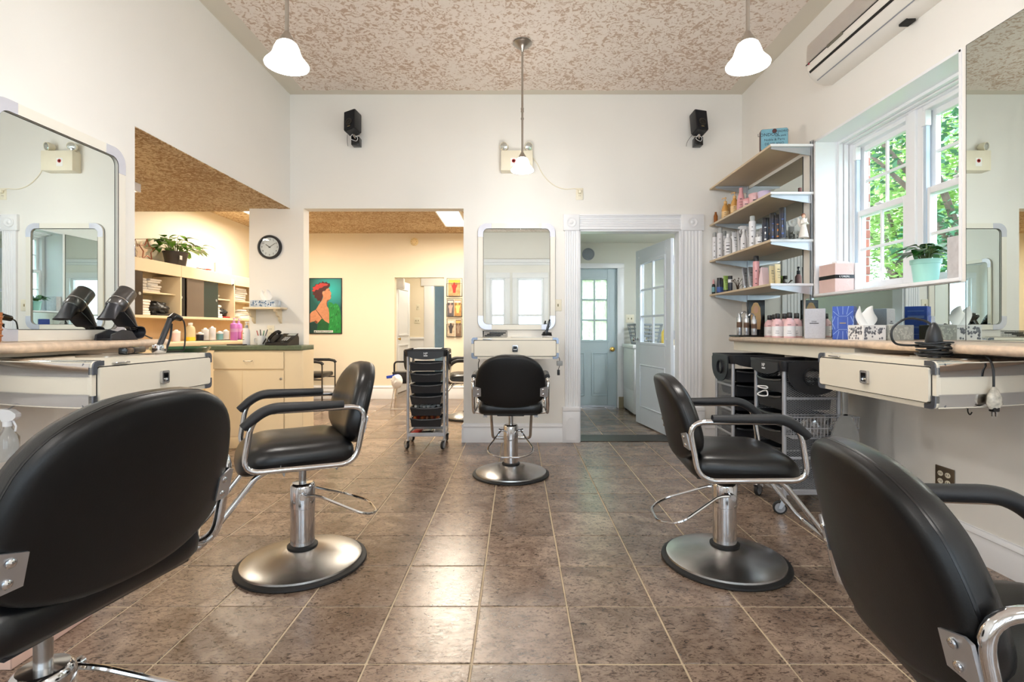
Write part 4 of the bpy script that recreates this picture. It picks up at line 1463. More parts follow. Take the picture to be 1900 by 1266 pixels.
# ------------------------------------------------------------------ clock
t = thing('wall_clock', 'round black-rimmed wall clock on the pillar', 'clock', (-2.448, B, 1.931))
Mx = Matrix.Rotation(R90, 4, 'X')
MB().lathe([(0.10, 0.001), (0.119, 0.002), (0.119, 0.018), (0.112, 0.030), (0.100, 0.032), (0.096, 0.022), (0.094, 0.012)], 48, M=Mx, cap1=False).build('rim', BLKP, t)
MB().lathe([(0.097, 0.010), (0.097, 0.013), (0.001, 0.0131)], 40, M=Mx).build('dial', mat('clock_dial', (226, 226, 224), 0.5), t)
NUM = mat('clock_ink', (25, 25, 25), 0.6)
for h in range(1, 13):
    a = R90 - h * PI / 6
    text('numeral', str(h), 0.026, NUM, t, (0.076 * math.cos(a), -0.0140, 0.076 * math.sin(a)), (R90, 0, 0), 0.0003)
for ln, wd, hr in ((0.046, 0.006, 10 + 10 / 60), (0.068, 0.004, 12 * 9.5 / 60)):
    a = R90 - hr * PI / 6
    MB().box(-0.012, ln, -0.0165, -0.0155, -wd / 2, wd / 2, M=Matrix.Rotation(-a, 4, 'Y')).build('hand', NUM, t)
MB().lathe([(0.096, 0.024), (0.096, 0.0245)], 32, M=Mx).build('crystal', GLASS, t)

# ------------------------------------------------------------------ little corbel shelf with tissue box
t = thing('corbel_shelf', 'small cream corbel shelf under the clock', 'shelf', (-2.44, B, 1.325))
MB().box(-0.195, 0.165, -0.16, -0.001, -0.012, 0.006, 0.004).build('shelf_board', LAMW, t)
for x in (-0.16, 0.10):
    poly = [(-0.001, -0.012), (-0.14, -0.012), (-0.135, -0.035), (-0.10, -0.045), (-0.085, -0.075), (-0.045, -0.09), (-0.035, -0.125), (-0.001, -0.15)]
    MB().prism(poly, x - 0.011, x + 0.011, 'x').build('corbel', LAMW, t)
# ------------------------------------------------------------------ drawer trolleys
TW, TD, TZ = 0.36, 0.36, 0.93
MESHM = mat('expanded_metal', (150, 152, 156), 0.4, 0.7, vary=0.04)


def lattice(x0, x1, z0, z1, y, axis, pw=0.021, ph=0.0115, r=0.0011):
    """Expanded-metal diamonds in a rectangle (all strands joined: too fine to pick apart)."""
    mb = MB()
    s = ph / pw
    for sg in (1, -1):
        c = (z0 - s * x1 if sg > 0 else z0 + s * x0) - ph
        cmax = (z1 - s * x0 if sg > 0 else z1 + s * x1) + ph
        while c < cmax:
            # z = sg*s*x + c
            pts = []
            for x in (x0, x1):
                z = sg * s * x + c
                if z0 <= z <= z1: pts.append((x, z))
            for z in (z0, z1):
                x = (z - c) / (sg * s)
                if x0 < x < x1: pts.append((x, z))
            if len(pts) >= 2:
                (a, b), (d, e) = pts[0], pts[1]
                p, q = ((a, y, b), (d, y, e)) if axis == 'y' else ((y, a, b), (y, d, e))
                if (Vector(p) - Vector(q)).length > 0.004:
                    mb.cyl(p, q, r * 1.6, seg=4, caps=False)
            c += ph
    return mb


def caster(t, x, y, ang):
    M = Matrix.Translation((x, y, 0)) @ Matrix.Rotation(math.radians(ang), 4, 'Z')
    f = MB()
    f.cyl((x, y, 0.085), (x, y, 0.112), 0.010)
    f.box(-0.016, 0.016, -0.018, 0.018, 0.078, 0.088, 0.003, 1, M)
    for s in (-1, 1):
        f.add(*[[(s * 0.016, -0.018, 0.086), (s * 0.016, 0.018, 0.086), (s * 0.016, 0.034, 0.036), (s * 0.016, 0.018, 0.034),
                 (s * 0.0135, -0.018, 0.086), (s * 0.0135, 0.018, 0.086), (s * 0.0135, 0.034, 0.036), (s * 0.0135, 0.018, 0.034)],
                [(0, 1, 2, 3), (7, 6, 5, 4), (0, 4, 5, 1), (1, 5, 6, 2), (2, 6, 7, 3), (3, 7, 4, 0)]], M=M)
    fo = f.build('caster', ALU, t)
    Mw = M @ Matrix.Translation((0, 0.024, 0.040)) @ Matrix.Rotation(R90, 4, 'Y')
    MB().lathe([(0.028, -0.010), (0.036, -0.011), (0.040, -0.006), (0.040, 0.006), (0.036, 0.011), (0.028, 0.010)], 24, M=Mw).build('tyre', RUBBER, fo)
    MB().lathe([(0.029, -0.0115), (0.026, -0.0085), (0.010, -0.0085), (0.006, -0.0125), (0.006, 0.0125), (0.010, 0.0085), (0.026, 0.0085), (0.029, 0.0115)], 20, M=Mw).build('hub', GREYP, fo)


def drawer_mesh():
    d = MB()
    w, h, dp = 0.292, 0.088, 0.30
    # tapered open tray
    bo_ = [(-w / 2 + 0.012, -0.0), (w / 2 - 0.012, 0.0), (w / 2 - 0.012, dp), (-w / 2 + 0.012, dp)]
    to_ = [(-w / 2, -0.012), (w / 2, -0.012), (w / 2, dp), (-w / 2, dp)]
    o1 = [(x, y, 0) for x, y in bo_]
    o2 = [(x, y, h - 0.012) for x, y in to_]
    i2 = [(x * 0.975, y + (0.005 if y < 0.1 else -0.005), h - 0.012) for x, y in to_]
    i1 = [(x * 0.965, y + (0.006 if y < 0.1 else -0.006), 0.004) for x, y in bo_]
    d.rings([o1, o2, i2, i1])
    # curved front lip, dipping in the middle
    n = 12
    outer, inner = [], []
    for k in range(n + 1):
        u = -1 + 2 * k / n
        z = h - 0.012 * (1 - u * u) * 1.0
        yy = -0.014 - 0.016 * (1 - u * u)
        outer.append((u * w / 2, yy, z))
        inner.append((u * w / 2, yy + 0.010, z - 0.004))
    rs = []
    for (a, b) in zip(outer, inner):
        rs.append([a, (a[0], a[1] - 0.003, a[2] - 0.010), (b[0], b[1], b[2] - 0.010), b])
    d.rings(rs)
    return d.mesh('drawer', BLKP)


DRAWER = drawer_mesh()


def make_trolley(label, mesh_sides=True, logo=True):
    t = thing('drawer_trolley', label, 'trolley', group='black drawer trolleys')
    hx, hy = TW / 2 - 0.012, TD / 2 - 0.012
    for sx in (-1, 1):
        for sy in (-1, 1):
            MB().cyl((sx * hx, sy * hy, 0.10), (sx * hx, sy * hy, 0.87), 0.0125, seg=12).build('post', GREYM, t)
            caster(t, sx * hx, sy * hy, 35 if sx < 0 else 160 if sy < 0 else 20)
    b = MB().box(-hx, hx, -hy - 0.012, -hy + 0.012, 0.118, 0.152, 0.003, 1)
    b.box(-hx, hx, hy - 0.012, hy + 0.012, 0.118, 0.152, 0.003, 1)
    b.box(-hx - 0.012, -hx + 0.012, -hy, hy, 0.118, 0.152, 0.003, 1)
    b.box(hx - 0.012, hx + 0.012, -hy, hy, 0.118, 0.152, 0.003, 1)
    b.box(-hx, hx, -hy, hy, 0.118, 0.124)
    b.build('base_frame', GREYM, t)
    # side rails that carry the drawers
    zs = [0.205 + 0.105 * k for k in range(6)]
    for k, z in enumerate(zs):
        for sx in (-1, 1):
            MB().tube([(sx * (hx - 0.010), -hy, z + 0.072), (sx * (hx - 0.010), hy, z + 0.072)], 0.004, 6).build('drawer_rail', GREYM, t)
        o = bpy.data.objects.new('drawer', DRAWER)
        COL.objects.link(o)
        o.parent = t
        o.location = (0, -hy + 0.005, z)
    # black top tray
    tp = MB()
    n = 14
    rim = []
    w2, d2 = 0.200, 0.205
    o1 = rrect(-w2 + 0.012, w2 - 0.012, -d2 + 0.012, d2 - 0.012, 0.03, 4)
    o2 = rrect(-w2, w2, -d2, d2, 0.035, 4)
    i2 = rrect(-w2 + 0.012, w2 - 0.012, -d2 + 0.012, d2 - 0.012, 0.028, 4)
    i1 = rrect(-w2 + 0.018, w2 - 0.018, -d2 + 0.018, d2 - 0.018, 0.024, 4)
    tp.rings([[(x, y, 0.865) for x, y in o1], [(x, y, 0.922) for x, y in o2], [(x, y, 0.930) for x, y in o2], [(x, y, 0.930) for x, y in i2],
              [(x, y, 0.880) for x, y in i1]])
    tp.build('top_tray', BLKP, t)
    fr = [(-0.165, 0.915)] + [(-0.165 + 0.33 * k / 10, 0.868 - 0.030 * math.sin(PI * k / 10) ** 0.7) for k in range(11)] + [(0.165, 0.915)]
    MB().prism(fr, -d2 - 0.002, -d2 + 0.014, 'y').build('tray_front', BLKP, t)
    if logo:
        WL = mat('logo_white', (230, 232, 236), 0.5)
        text('logo', 'NP', 0.030, WL, t, (0.0, -d2 - 0.0045, 0.893), (R90, 0, 0))
        MB().box(-0.018, 0.018, -d2 - 0.005, -d2 - 0.0015, 0.869, 0.877).build('logo_bar', WL, t)
    # scalloped side holders with a round opening
    for sx in (-1, 1):
        x = sx * (w2 + 0.004)
        out = [(-0.165, 0.925), (0.165, 0.925), (0.165, 0.86)] + [(0.165 * math.cos(PI * k / 12), 0.84 - 0.115 * math.sin(PI * k / 12)) for k in range(13)] + [(-0.165, 0.86)]
        # split into ring around the hole: outer resampled by angle
        c = (-0.02, 0.835)
        N = 36
        oo, ii = [], []
        for k in range(N):
            a = 2 * PI * k / N
            dx, dz = math.cos(a), math.sin(a)
            best = None
            for j in range(len(out)):
                p, q = out[j], out[(j + 1) % len(out)]
                ex, ez = q[0] - p[0], q[1] - p[1]
                den = dx * ez - dz * ex
                if abs(den) < 1e-9: continue
                tt = ((p[0] - c[0]) * ez - (p[1] - c[1]) * ex) / den
                uu = ((p[0] - c[0]) * dz - (p[1] - c[1]) * dx) / den
                if tt > 0 and -1e-6 <= uu <= 1 + 1e-6 and (best is None or tt < best): best = tt
            oo.append((c[0] + dx * best, c[1] + dz * best))
            ii.append((c[0] + dx * 0.048, c[1] + dz * 0.048))
        MB().frame_prism(oo, ii, x - 0.004, x + 0.004, 'x').build('side_holder', BLKP, t)
        MB().lathe([(0.055, 0), (0.055, 0.016), (0.048, 0.016), (0.048, 0)], 24, M=Matrix.Translation((x, c[0], c[1])) @ Matrix.Rotation(sx * R90, 4, 'Y'), cap0=False, cap1=False).build('dryer_ring', BLKP, t)
    if mesh_sides:
        for sx in (-1, 1):
            m_ = lattice(-hy + 0.01, hy - 0.01, 0.155, 0.865, sx * hx, 'x')
            o = m_.build('mesh_panel', MESHM, t)
            o['kind'] = 'stuff'
            for z in (0.34, 0.52, 0.70):
                MB().box(sx * hx - 0.004, sx * hx + 0.004, -hy, hy, z - 0.008, z + 0.008, 0.002, 1).build('side_bar', GREYM, t)
    return t


tc = make_trolley('black drawer trolley standing in the wide opening', False)
tc.location = (-0.862, 4.94, 0)
tc.rotation_euler = (0, 0, math.radians(3))
t1 = make_trolley('black drawer trolley parked under the counter beneath the product shelves')
t1.location = (1.76, 3.92, 0)
t1.rotation_euler = (0, 0, math.radians(-2))
t2 = make_trolley('black drawer trolley with a wire basket on its mesh side')
t2.location = (1.775, 3.262, 0)
t2.rotation_euler = (0, 0, math.radians(-88))

# contents that show over the drawer edges
rnd = random.Random(9)
CLIPM = [mat('clip_orange', (196, 98, 44), 0.5), mat('clip_red', (170, 40, 36), 0.5), mat('clip_brown', (120, 70, 44), 0.5), mat('roller_white', (226, 226, 224), 0.5)]


def rollers(z, mats, n, name, label, grp):
    for k in range(n):
        x = -0.98 + 0.235 * (k + 0.5) / n
        m_ = mats[k % len(mats)]
        q = MB().lathe([(0.013, -0.026), (0.015, -0.022), (0.015, 0.022), (0.013, 0.026)], 10, M=Matrix.Rotation(R90 + rnd.uniform(-0.3, 0.3), 4, 'X') @ Matrix.Rotation(rnd.uniform(-0.5, 0.5), 4, 'Y'))
        solo(name, q, m_, label, 'hair roller', (x, 4.90 + rnd.uniform(-0.05, 0.05), z), 0, grp)


rollers(0.277, CLIPM[:3], 10, 'hair_roller', 'orange or red roller heaped in the lowest trolley drawer', 'rollers in the lowest drawer')
rollers(0.382, CLIPM[3:], 6, 'hair_clip', 'pale clip piled in the second lowest trolley drawer', 'pale clips in the trolley drawer')
for k, (x, w_, m_) in enumerate(((-0.96, 0.08, 'clip_red'), (-0.86, 0.10, 'black_plastic_gloss'), (-0.76, 0.07, 'grey_plastic'))):
    solo('hair_brush', MB().box(-w_ / 2, w_ / 2, -0.10, 0.06, 0, 0.022, 0.008).cyl((0, -0.09, 0.012), (0, -0.14, 0.012), 0.008), MATS[m_],
         ('dark red', 'glossy black', 'grey')[k] + ' brush lying in the bottom tray of the trolley', 'brush', (x, 4.93, 0.126), 0.12 * (k - 1))
solo('paper_sheet', MB().box(-0.13, 0.13, -0.05, 0.06, 0, 0.003).box(-0.10, 0.14, -0.02, 0.07, 0.003, 0.006), PAPER, 'white paper lying on the trolley in the wide opening', 'paper', (-0.87, 4.94, 0.931), 0.15)
# glove box, wire loop, basket, bag and hand mirror on the second trolley
solo('pen_holder_clip', MB().tube(catmull([(0.0, -0.06, 0.0), (0.02, 0.0, 0.006), (0.0, 0.07, 0.0), (-0.01, 0.0, -0.004)], 6, True), 0.004, 6, True).tube(catmull([(0.0, -0.06, -0.045), (0.02, 0.0, -0.02), (0.0, 0.07, -0.05), (-0.01, 0.0, -0.055)], 6, True), 0.004, 6, True), WHITEP,
     'white wire loop clipped over a trolley drawer', 'clip', (1.566, 3.26, 0.75))
wb = thing('wire_basket', 'grey wire basket hooked on the trolley mesh side', 'basket', (1.80, 3.082, 0.48))
q = MB()
for z, e in ((0.0, 0.0), (0.06, 0.002), (0.125, 0.005)):
    q.tube([(-0.19 - e, -0.10 - e, z), (0.19 + e, -0.10 - e, z), (0.19 + e, -0.006, z), (-0.19 - e, -0.006, z)], 0.0026 if z else 0.002, 6, True)
q.build('rim_wire', GREYM, wb)
q = MB()
for k in range(20):
    x = -0.19 + 0.38 * k / 19
    q.tube([(x, -0.105, 0.125), (x, -0.10, 0.0), (x, -0.006, 0.0), (x, -0.006, 0.12)], 0.0014, 5)
for k in range(1, 5):
    y = -0.10 + 0.094 * k / 5
    q.tube([(-0.195, y, 0.125), (-0.19, y, 0.0), (0.19, y, 0.0), (0.195, y, 0.125)], 0.0014, 5)
o = q.build('wire_mesh', GREYM, wb)
o['kind'] = 'stuff'


def crumple(r, sx, sy, sz, seed, rough=0.28, sub=3):
    bm = bmesh.new()
    bmesh.ops.create_icosphere(bm, subdivisions=sub, radius=r)
    off = Vector((seed * 3.7, seed * 1.3, seed * 7.1))
    for v in bm.verts:
        n = v.co.normalized()
        k = 1.0 + rough * (mnoise.turbulence(n * 1.7 + off, 4, True, amplitude_scale=0.55, frequency_scale=2.1) - 0.55)
        v.co = Vector((n.x * sx, n.y * sy, n.z * sz)) * (r * k)
    mb = MB()
    bm.verts.index_update()
    mb.add([v.co.copy() for v in bm.verts], [[v.index for v in f.verts] for f in bm.faces])
    bm.free()
    return mb


PLASTIC = glass_mat('clear_plastic_film', (0.90, 0.92, 0.94), 0.5, haze=0.3, rough=0.12)
solo('plastic_bag', crumple(0.06, 1.5, 0.7, 1.15, 5, 0.5), PLASTIC, 'crumpled clear plastic bag in the wire basket', 'bag', (1.76, 3.032, 0.548), 0.2)
hm = thing('hand_mirror', 'large grey paddle hand mirror hanging beside the wire basket', 'hand mirror', (1.895, 2.955, 0.495))
pd = [(0.080 * math.sin(2 * PI * k / 28) * (1.0 - 0.30 * max(0, math.cos(2 * PI * k / 28))), -0.0 + 0.135 * math.cos(2 * PI * k / 28)) for k in range(28)]
MB().prism(pd, -0.006, 0.006, 'y').build('paddle', mat('paddle_grey', (150, 150, 148), 0.25, 0.3), hm)
MB().prism([(x * 0.9, z * 0.9) for x, z in pd], 0.004, 0.008, 'y').build('mirror_face', MIRROR, hm)
MB().box(-0.017, 0.017, -0.006, 0.006, 0.12, 0.285, 0.005).build('handle', mat('paddle_grey', (150, 150, 148), 0.25, 0.3), hm)
MB().tube([(0, 0, 0.28), (0.010, 0, 0.296), (0, 0, 0.312), (-0.010, 0, 0.296)], 0.0025, 6, True).build('hanging_loop', CHROME, hm)
# ------------------------------------------------------------------ bottles, tubes, jars and boxes
def product(name, label, cat, x, y, z, body, bm, parts=(), pump=None, lab=None, marks=None, group=None, seg=20, sx=1.0, sy=1.0, rz=0.0):
    """A container: lathe body, lathe parts (name, profile, material), a pump spout, a wrap label and dark print lines."""
    t = thing(name, label, cat, (x, y, z), rz, group)
    MB().lathe(body, seg, sx=sx, sy=sy).build('body', bm, t, 50)
    for nm, pr, m_ in parts:
        MB().lathe(pr, seg, sx=sx if nm != 'cap' else 1, sy=sy if nm != 'cap' else 1).build(nm, m_, t, 50)
    if pump:
        zt, m_, a = pump
        q = MB().cyl((0, 0, zt - 0.02), (0, 0, zt + 0.012), 0.004, seg=8)
        q.lathe([(0.009, zt + 0.006), (0.010, zt + 0.016), (0.006, zt + 0.020)], 10)
        q.tube([(0, 0, zt + 0.013), (0.026 * math.cos(a), 0.026 * math.sin(a), zt + 0.014), (0.034 * math.cos(a), 0.034 * math.sin(a), zt + 0.006)], 0.0042, 6)
        q.build('pump', m_, t)
    if lab:
        z0, z1, r, m_ = lab
        lo = MB().lathe([(r, z0), (r, z1)], seg, sx=sx, sy=sy, cap0=False, cap1=False).build('label', m_, t, 50)
    if marks:
        r, zs, m_ = marks
        q = MB()
        for zz, hh, wd in zs:
            n = 6
            pts = []
            for a0, rr_ in ((0, r + 0.0006), (1, r - 0.002)):
                pts.append([((rr_) * sx * math.cos(-R90 - 0.45 + wd * (k / n - 0.5)), rr_ * sy * math.sin(-R90 - 0.45 + wd * (k / n - 0.5))) for k in range(n + 1)])
            poly = pts[0] + list(reversed(pts[1]))
            q.prism(poly, zz, zz + hh * 0.55)
        o = q.build('print', m_, t)
        o['kind'] = 'stuff'
    return t


INK = mat('print_ink', (72, 70, 74), 0.6)
GOLD = mat('amber_bottle', (216, 160, 84), 0.25, vary=0.12, coat=0.4)
GOLDC = mat('amber_cap', (232, 190, 130), 0.3, vary=0.05)
PINK = mat('pink_bottle', (228, 186, 190), 0.3, vary=0.03)
PINKD = mat('rose_bottle', (222, 164, 168), 0.3, vary=0.04)
LILAC = mat('lilac_tub', (206, 190, 218), 0.35, vary=0.03)
WHITEB = mat('white_bottle', (236, 236, 240), 0.3, vary=0.02)
CLEARC = mat('clear_cap', (222, 226, 226), 0.15, vary=0.02, trans=0.5)
NAVY = mat('navy_can', (30, 36, 56), 0.3, vary=0.1)
BLKC = mat('black_cap', (20, 20, 22), 0.35, vary=0.1)
SILV = mat('silver_can', (176, 178, 182), 0.25, 0.7, vary=0.04)
GREYT = mat('grey_tube', (146, 146, 150), 0.35, 0.3, vary=0.04)
BEIGE = mat('beige_tube', (214, 196, 150), 0.4, vary=0.04)
LIME = mat('lime_tube', (158, 190, 96), 0.35, vary=0.05)
ORNG = mat('orange_print', (210, 130, 50), 0.5)
BLUEP = mat('blue_print', (66, 96, 168), 0.5)


def Yof(px, x):
    return x * FOCAL_PX / (px - VPX)


def can(h, r):
    return [(r * 0.96, 0), (r, 0.004), (r, h * 0.80), (r * 0.92, h * 0.83)]


def tube_product(name, label, x, y, z, h, w, m_, capm, group=None, rz=0.0, mark=True):
    """Stand-up squeeze tube: oval at the cap, flat crimp on top."""
    t = thing(name, label, 'tube', (x, y, z), rz, group)
    rs = []
    n = 20
    for k in range(9):
        u = k / 8
        a = w / 2 * (0.80 + 0.20 * u)
        b = w / 2 * (0.72 * (1 - u) ** 0.8 + 0.03)
        rs.append([(a * math.cos(2 * PI * j / n), b * math.sin(2 * PI * j / n), h * (0.14 + 0.86 * u)) for j in range(n)])
    MB().rings(rs).build('body', m_, t, 50)
    MB().lathe([(w * 0.36, 0), (w * 0.37, 0.003), (w * 0.37, h * 0.14)], 18).build('cap', capm, t)
    if mark:
        q = MB()
        for zz, ww, hh in ((0.72, 0.35, 0.03), (0.60, 0.5, 0.018), (0.42, 0.25, 0.012), (0.30, 0.4, 0.012)):
            yy = -w / 2 * (0.72 * (1 - (zz - 0.14) / 0.86) ** 0.8 + 0.03) - 0.001
            q.box(-w * ww / 2, w * ww / 2, yy - 0.0006, yy + 0.004, h * zz, h * (zz + hh))
        o = q.build('print', INK, t)
        o['kind'] = 'stuff'
    return t


MK = [(0.03, 0.004, 0.9), (0.05, 0.006, 0.6), (0.075, 0.004, 0.8), (0.10, 0.010, 0.5)]
# second shelf
z = SH_Z[1]
S2 = 'on the second product shelf'
for px, x, h, lb in ((1346, 1.975, 0.200, 'amber pump bottle at the far end of the second product shelf'), (1363, 1.965, 0.190, 'amber pump bottle next to the tall rose bottle')):
    r = 0.034
    product('pump_bottle', lb, 'bottle', x, Yof(px, x), z, [(r * 0.95, 0), (r, 0.006), (r, h * 0.5), (r * 0.78, h * 0.66), (r * 0.42, h * 0.76), (r * 0.40, h * 0.80)], GOLD,
            [('cap', [(r * 0.46, h * 0.79), (r * 0.46, h * 0.90), (r * 0.3, h * 0.92)], GOLDC)], (h, GOLDC, 2.4), (h * 0.12, h * 0.42, r + 0.0006, mat('amber_label', (232, 196, 140), 0.4)), (r + 0.001, [(0.03, 0.004, 0.6), (0.05, 0.004, 0.6), (0.065, 0.008, 0.4)], INK))
product('amber_bottle', 'small dark amber bottle beside the far pump bottle', 'bottle', 1.935, 4.985, z, [(0.018, 0), (0.019, 0.07), (0.010, 0.095), (0.010, 0.11)], mat('dark_amber', (150, 90, 40), 0.2))
tube_product('squeeze_tube', 'amber squeeze tube between the pump bottles', 2.07, Yof(1355, 2.07), z, 0.185, 0.055, GOLD, GOLDC, rz=0.2)
product('cone_bottle', 'tall rose pink bottle tapering to a narrow top', 'bottle', 1.96, Yof(1375, 1.96), z, [(0.034, 0), (0.036, 0.006), (0.034, 0.09), (0.024, 0.14), (0.016, 0.165), (0.015, 0.205), (0.004, 0.207)], PINKD, marks=(0.036, MK, INK))
product('product_jar', 'small pale pink jar at the shelf front', 'jar', 1.94, Yof(1385, 1.94), z, [(0.026, 0), (0.028, 0.004), (0.028, 0.05)], PINK, [('lid', [(0.029, 0.05), (0.029, 0.066), (0.026, 0.069), (0.001, 0.07)], PINKD)], marks=(0.0285, [(0.02, 0.012, 0.9)], INK))
product('product_jar', 'pale pink jar behind the small front jar', 'jar', 2.0, Yof(1390, 2.0), z, [(0.030, 0), (0.032, 0.004), (0.032, 0.075)], PINK, [('lid', [(0.033, 0.075), (0.033, 0.095), (0.03, 0.098), (0.001, 0.099)], PINKD)], marks=(0.0325, [(0.03, 0.015, 0.9)], INK))
product('product_tub', 'wide pink product tub with a screw lid', 'tub', 1.99, Yof(1401, 1.99), z, [(0.042, 0), (0.046, 0.005), (0.048, 0.075)], PINK, [('lid', [(0.050, 0.075), (0.051, 0.098), (0.047, 0.102), (0.001, 0.103)], PINK)], marks=(0.047, [(0.035, 0.018, 0.7)], INK))
product('product_tub', 'wide lilac product tub with a flat lid', 'tub', 2.0, Yof(1418, 2.0), z, [(0.042, 0), (0.046, 0.005), (0.048, 0.060)], LILAC, [('lid', [(0.050, 0.060), (0.051, 0.078), (0.047, 0.082), (0.001, 0.083)], LILAC)])

# third shelf: white care range, navy cans, angel
z = SH_Z[2]
G3 = 'white care bottles on the third shelf'
whites = [('can', 1326, 1.940, 0.275, 0.024, 'tall slim white spray can nearest the wall corner on the third shelf'), ('can', 1336, 1.955, 0.300, 0.028, 'tallest white spray can beside the slim one on the third shelf'),
          ('can', 1344, 2.03, 0.285, 0.025, 'white spray can set back against the wall on the third shelf'), ('round', 1351, 1.945, 0.205, 0.034, 'round-shouldered white bottle with printed label on the third shelf'),
          ('can', 1360, 2.07, 0.260, 0.026, 'clear-capped white bottle in the back row of the third shelf'),
          ('tube', 1363, 1.94, 0.190, 0.058, 'wide white squeeze tube beside the round-shouldered bottle'), ('tube', 1373, 2.01, 0.215, 0.056, 'tall white squeeze tube with angled top'),
          ('spray', 1380, 1.955, 0.215, 0.027, 'white trigger spray bottle on the third shelf'), ('tube', 1389, 2.03, 0.225, 0.05, 'narrow white squeeze tube beside the trigger spray'),
          ('can', 1396, 1.935, 0.255, 0.027, 'white spray can beside the short jars'), ('spray', 1406, 2.06, 0.160, 0.025, 'short white pump spray behind the square jar'),
          ('tube', 1413, 2.03, 0.165, 0.046, 'short white squeeze tube beside the navy cans')]
for kd, px, x, h, r, lb in whites:
    y = Yof(px, x)
    if kd == 'can':
        product('spray_can', lb, 'spray can', x, y, z, can(h, r), WHITEB, [('cap', [(r * 0.72, h * 0.82), (r * 0.74, h * 0.97), (r * 0.66, h), (0.001, h)], CLEARC)], marks=(r + 0.0005, [(h * 0.1, 0.012, 0.5), (h * 0.3, 0.02, 0.3), (h * 0.5, 0.006, 0.7), (h * 0.62, 0.012, 0.3)], INK), group=G3)
    elif kd == 'round':
        product('care_bottle', lb, 'bottle', x, y, z, [(r * 0.95, 0), (r, 0.006), (r, h * 0.68), (r * 0.8, h * 0.78), (r * 0.4, h * 0.84)], WHITEB, [('cap', [(r * 0.45, h * 0.83), (r * 0.45, h * 0.99), (0.001, h)], WHITEP)], marks=(r + 0.0005, [(h * 0.15, 0.01, 0.9), (h * 0.26, 0.02, 0.7), (h * 0.42, 0.015, 0.9), (h * 0.56, 0.006, 0.9)], INK), group=G3)
    elif kd == 'tube':
        tube_product('squeeze_tube', lb, x, y, z, h, r, WHITEB, WHITEP, G3, rz=0.35)
    else:
        t = product('trigger_spray', lb, 'bottle', x, y, z, [(r * 0.95, 0), (r, 0.006), (r, h * 0.5), (r * 0.4, h * 0.72), (r * 0.38, h * 0.8)], WHITEB, [('cap', [(r * 0.5, h * 0.78), (r * 0.5, h * 0.86), (0.001, h * 0.87)], WHITEP)], marks=(r + 0.0005, [(h * 0.1, 0.008, 0.7), (h * 0.25, 0.015, 0.4)], INK), group=G3)
        q = MB().prism([(-0.045, 0.955 * h), (-0.045, 0.90 * h), (-0.012, 0.86 * h), (0.014, 0.86 * h), (0.022, 0.92 * h), (0.016, 1.0 * h), (-0.03, 1.0 * h)], -0.008, 0.008, 'y')
        q.build('spray_head', WHITEP, t)
        MB().tube([(-0.022, 0, 0.89 * h), (-0.034, 0, 0.80 * h), (-0.030, 0, 0.70 * h)], 0.004, 6).build('trigger', WHITEP, t)
product('product_jar', 'square-shouldered white jar at the front of the third shelf', 'jar', 1.935, Yof(1409, 1.935), z, [(0.028, 0), (0.030, 0.004), (0.030, 0.042)], WHITEB, [('lid', [(0.031, 0.042), (0.031, 0.060), (0.001, 0.062)], WHITEP)], marks=(0.0305, [(0.015, 0.014, 0.8)], INK))
NAVL = ['navy hair spray can with pale print beside the short white tube', 'navy hair spray can with orange print set behind the pale-print one', 'navy hair spray can with blue print in the middle of its row',
        'shortest navy hair spray can with orange print', 'tallest navy hair spray can with blue print nearest the angel figurine', 'navy hair spray can with orange print at the back against the mirror']
for k, (px, x, h, pr) in enumerate(((1420, 1.955, 0.200, INK), (1428, 2.02, 0.215, ORNG), (1434, 1.965, 0.215, BLUEP), (1443, 1.985, 0.195, ORNG), (1452, 1.97, 0.225, BLUEP), (1438, 2.07, 0.21, ORNG))):
    r = 0.024
    product('hairspray_can', NAVL[k], 'spray can', x, Yof(px, x), z, can(h, r), NAVY, [('cap', [(r * 0.98, h * 0.80), (r * 0.98, h * 0.985), (r * 0.9, h), (0.001, h)], BLKC)],
            marks=(r + 0.0005, [(h * 0.12, 0.02, 0.6), (h * 0.35, 0.03, 0.35), (h * 0.6, 0.01, 0.6)], pr if pr is not INK else WHITEP), group='navy hair spray cans')
t = thing('angel_figurine', 'white robed angel figurine at the end of the third shelf', 'figurine', (2.11, Yof(1491, 2.11), z))
ROBE = mat('porcelain_robe', (236, 230, 222), 0.45, vary=0.04, scale=20)
MB().lathe([(0.036, 0), (0.034, 0.01), (0.026, 0.05), (0.018, 0.085), (0.015, 0.10), (0.019, 0.118), (0.020, 0.13), (0.010, 0.142), (0.006, 0.146)], 20, sx=1.0, sy=0.85).build('robe', ROBE, t, 60)
MB().lathe([(0.002, 0.142), (0.010, 0.148), (0.0125, 0.158), (0.011, 0.168), (0.004, 0.174)], 14).build('head', mat('porcelain_skin', (226, 188, 164), 0.5), t, 60)
MB().lathe([(0.0135, 0.156), (0.0145, 0.166), (0.010, 0.176), (0.001, 0.179)], 14, c=(0.001, 0.003)).build('hair', mat('porcelain_hair', (150, 92, 70), 0.6), t, 60)
for s in (-1, 1):
    MB().prism([(0.0, 0.09), (0.022, 0.08), (0.036, 0.115), (0.034, 0.15), (0.018, 0.135), (0.004, 0.125)] if s > 0 else [(-0.0, 0.09), (-0.004, 0.125), (-0.018, 0.135), (-0.034, 0.15), (-0.036, 0.115), (-0.022, 0.08)], 0.014, 0.019, 'y').build('wing', ROBE, t)
    MB().tube([(s * 0.018, -0.002, 0.122), (s * 0.026, -0.012, 0.10), (s * 0.006, -0.024, 0.105)], 0.006, 8).build('arm', ROBE, t, 60)

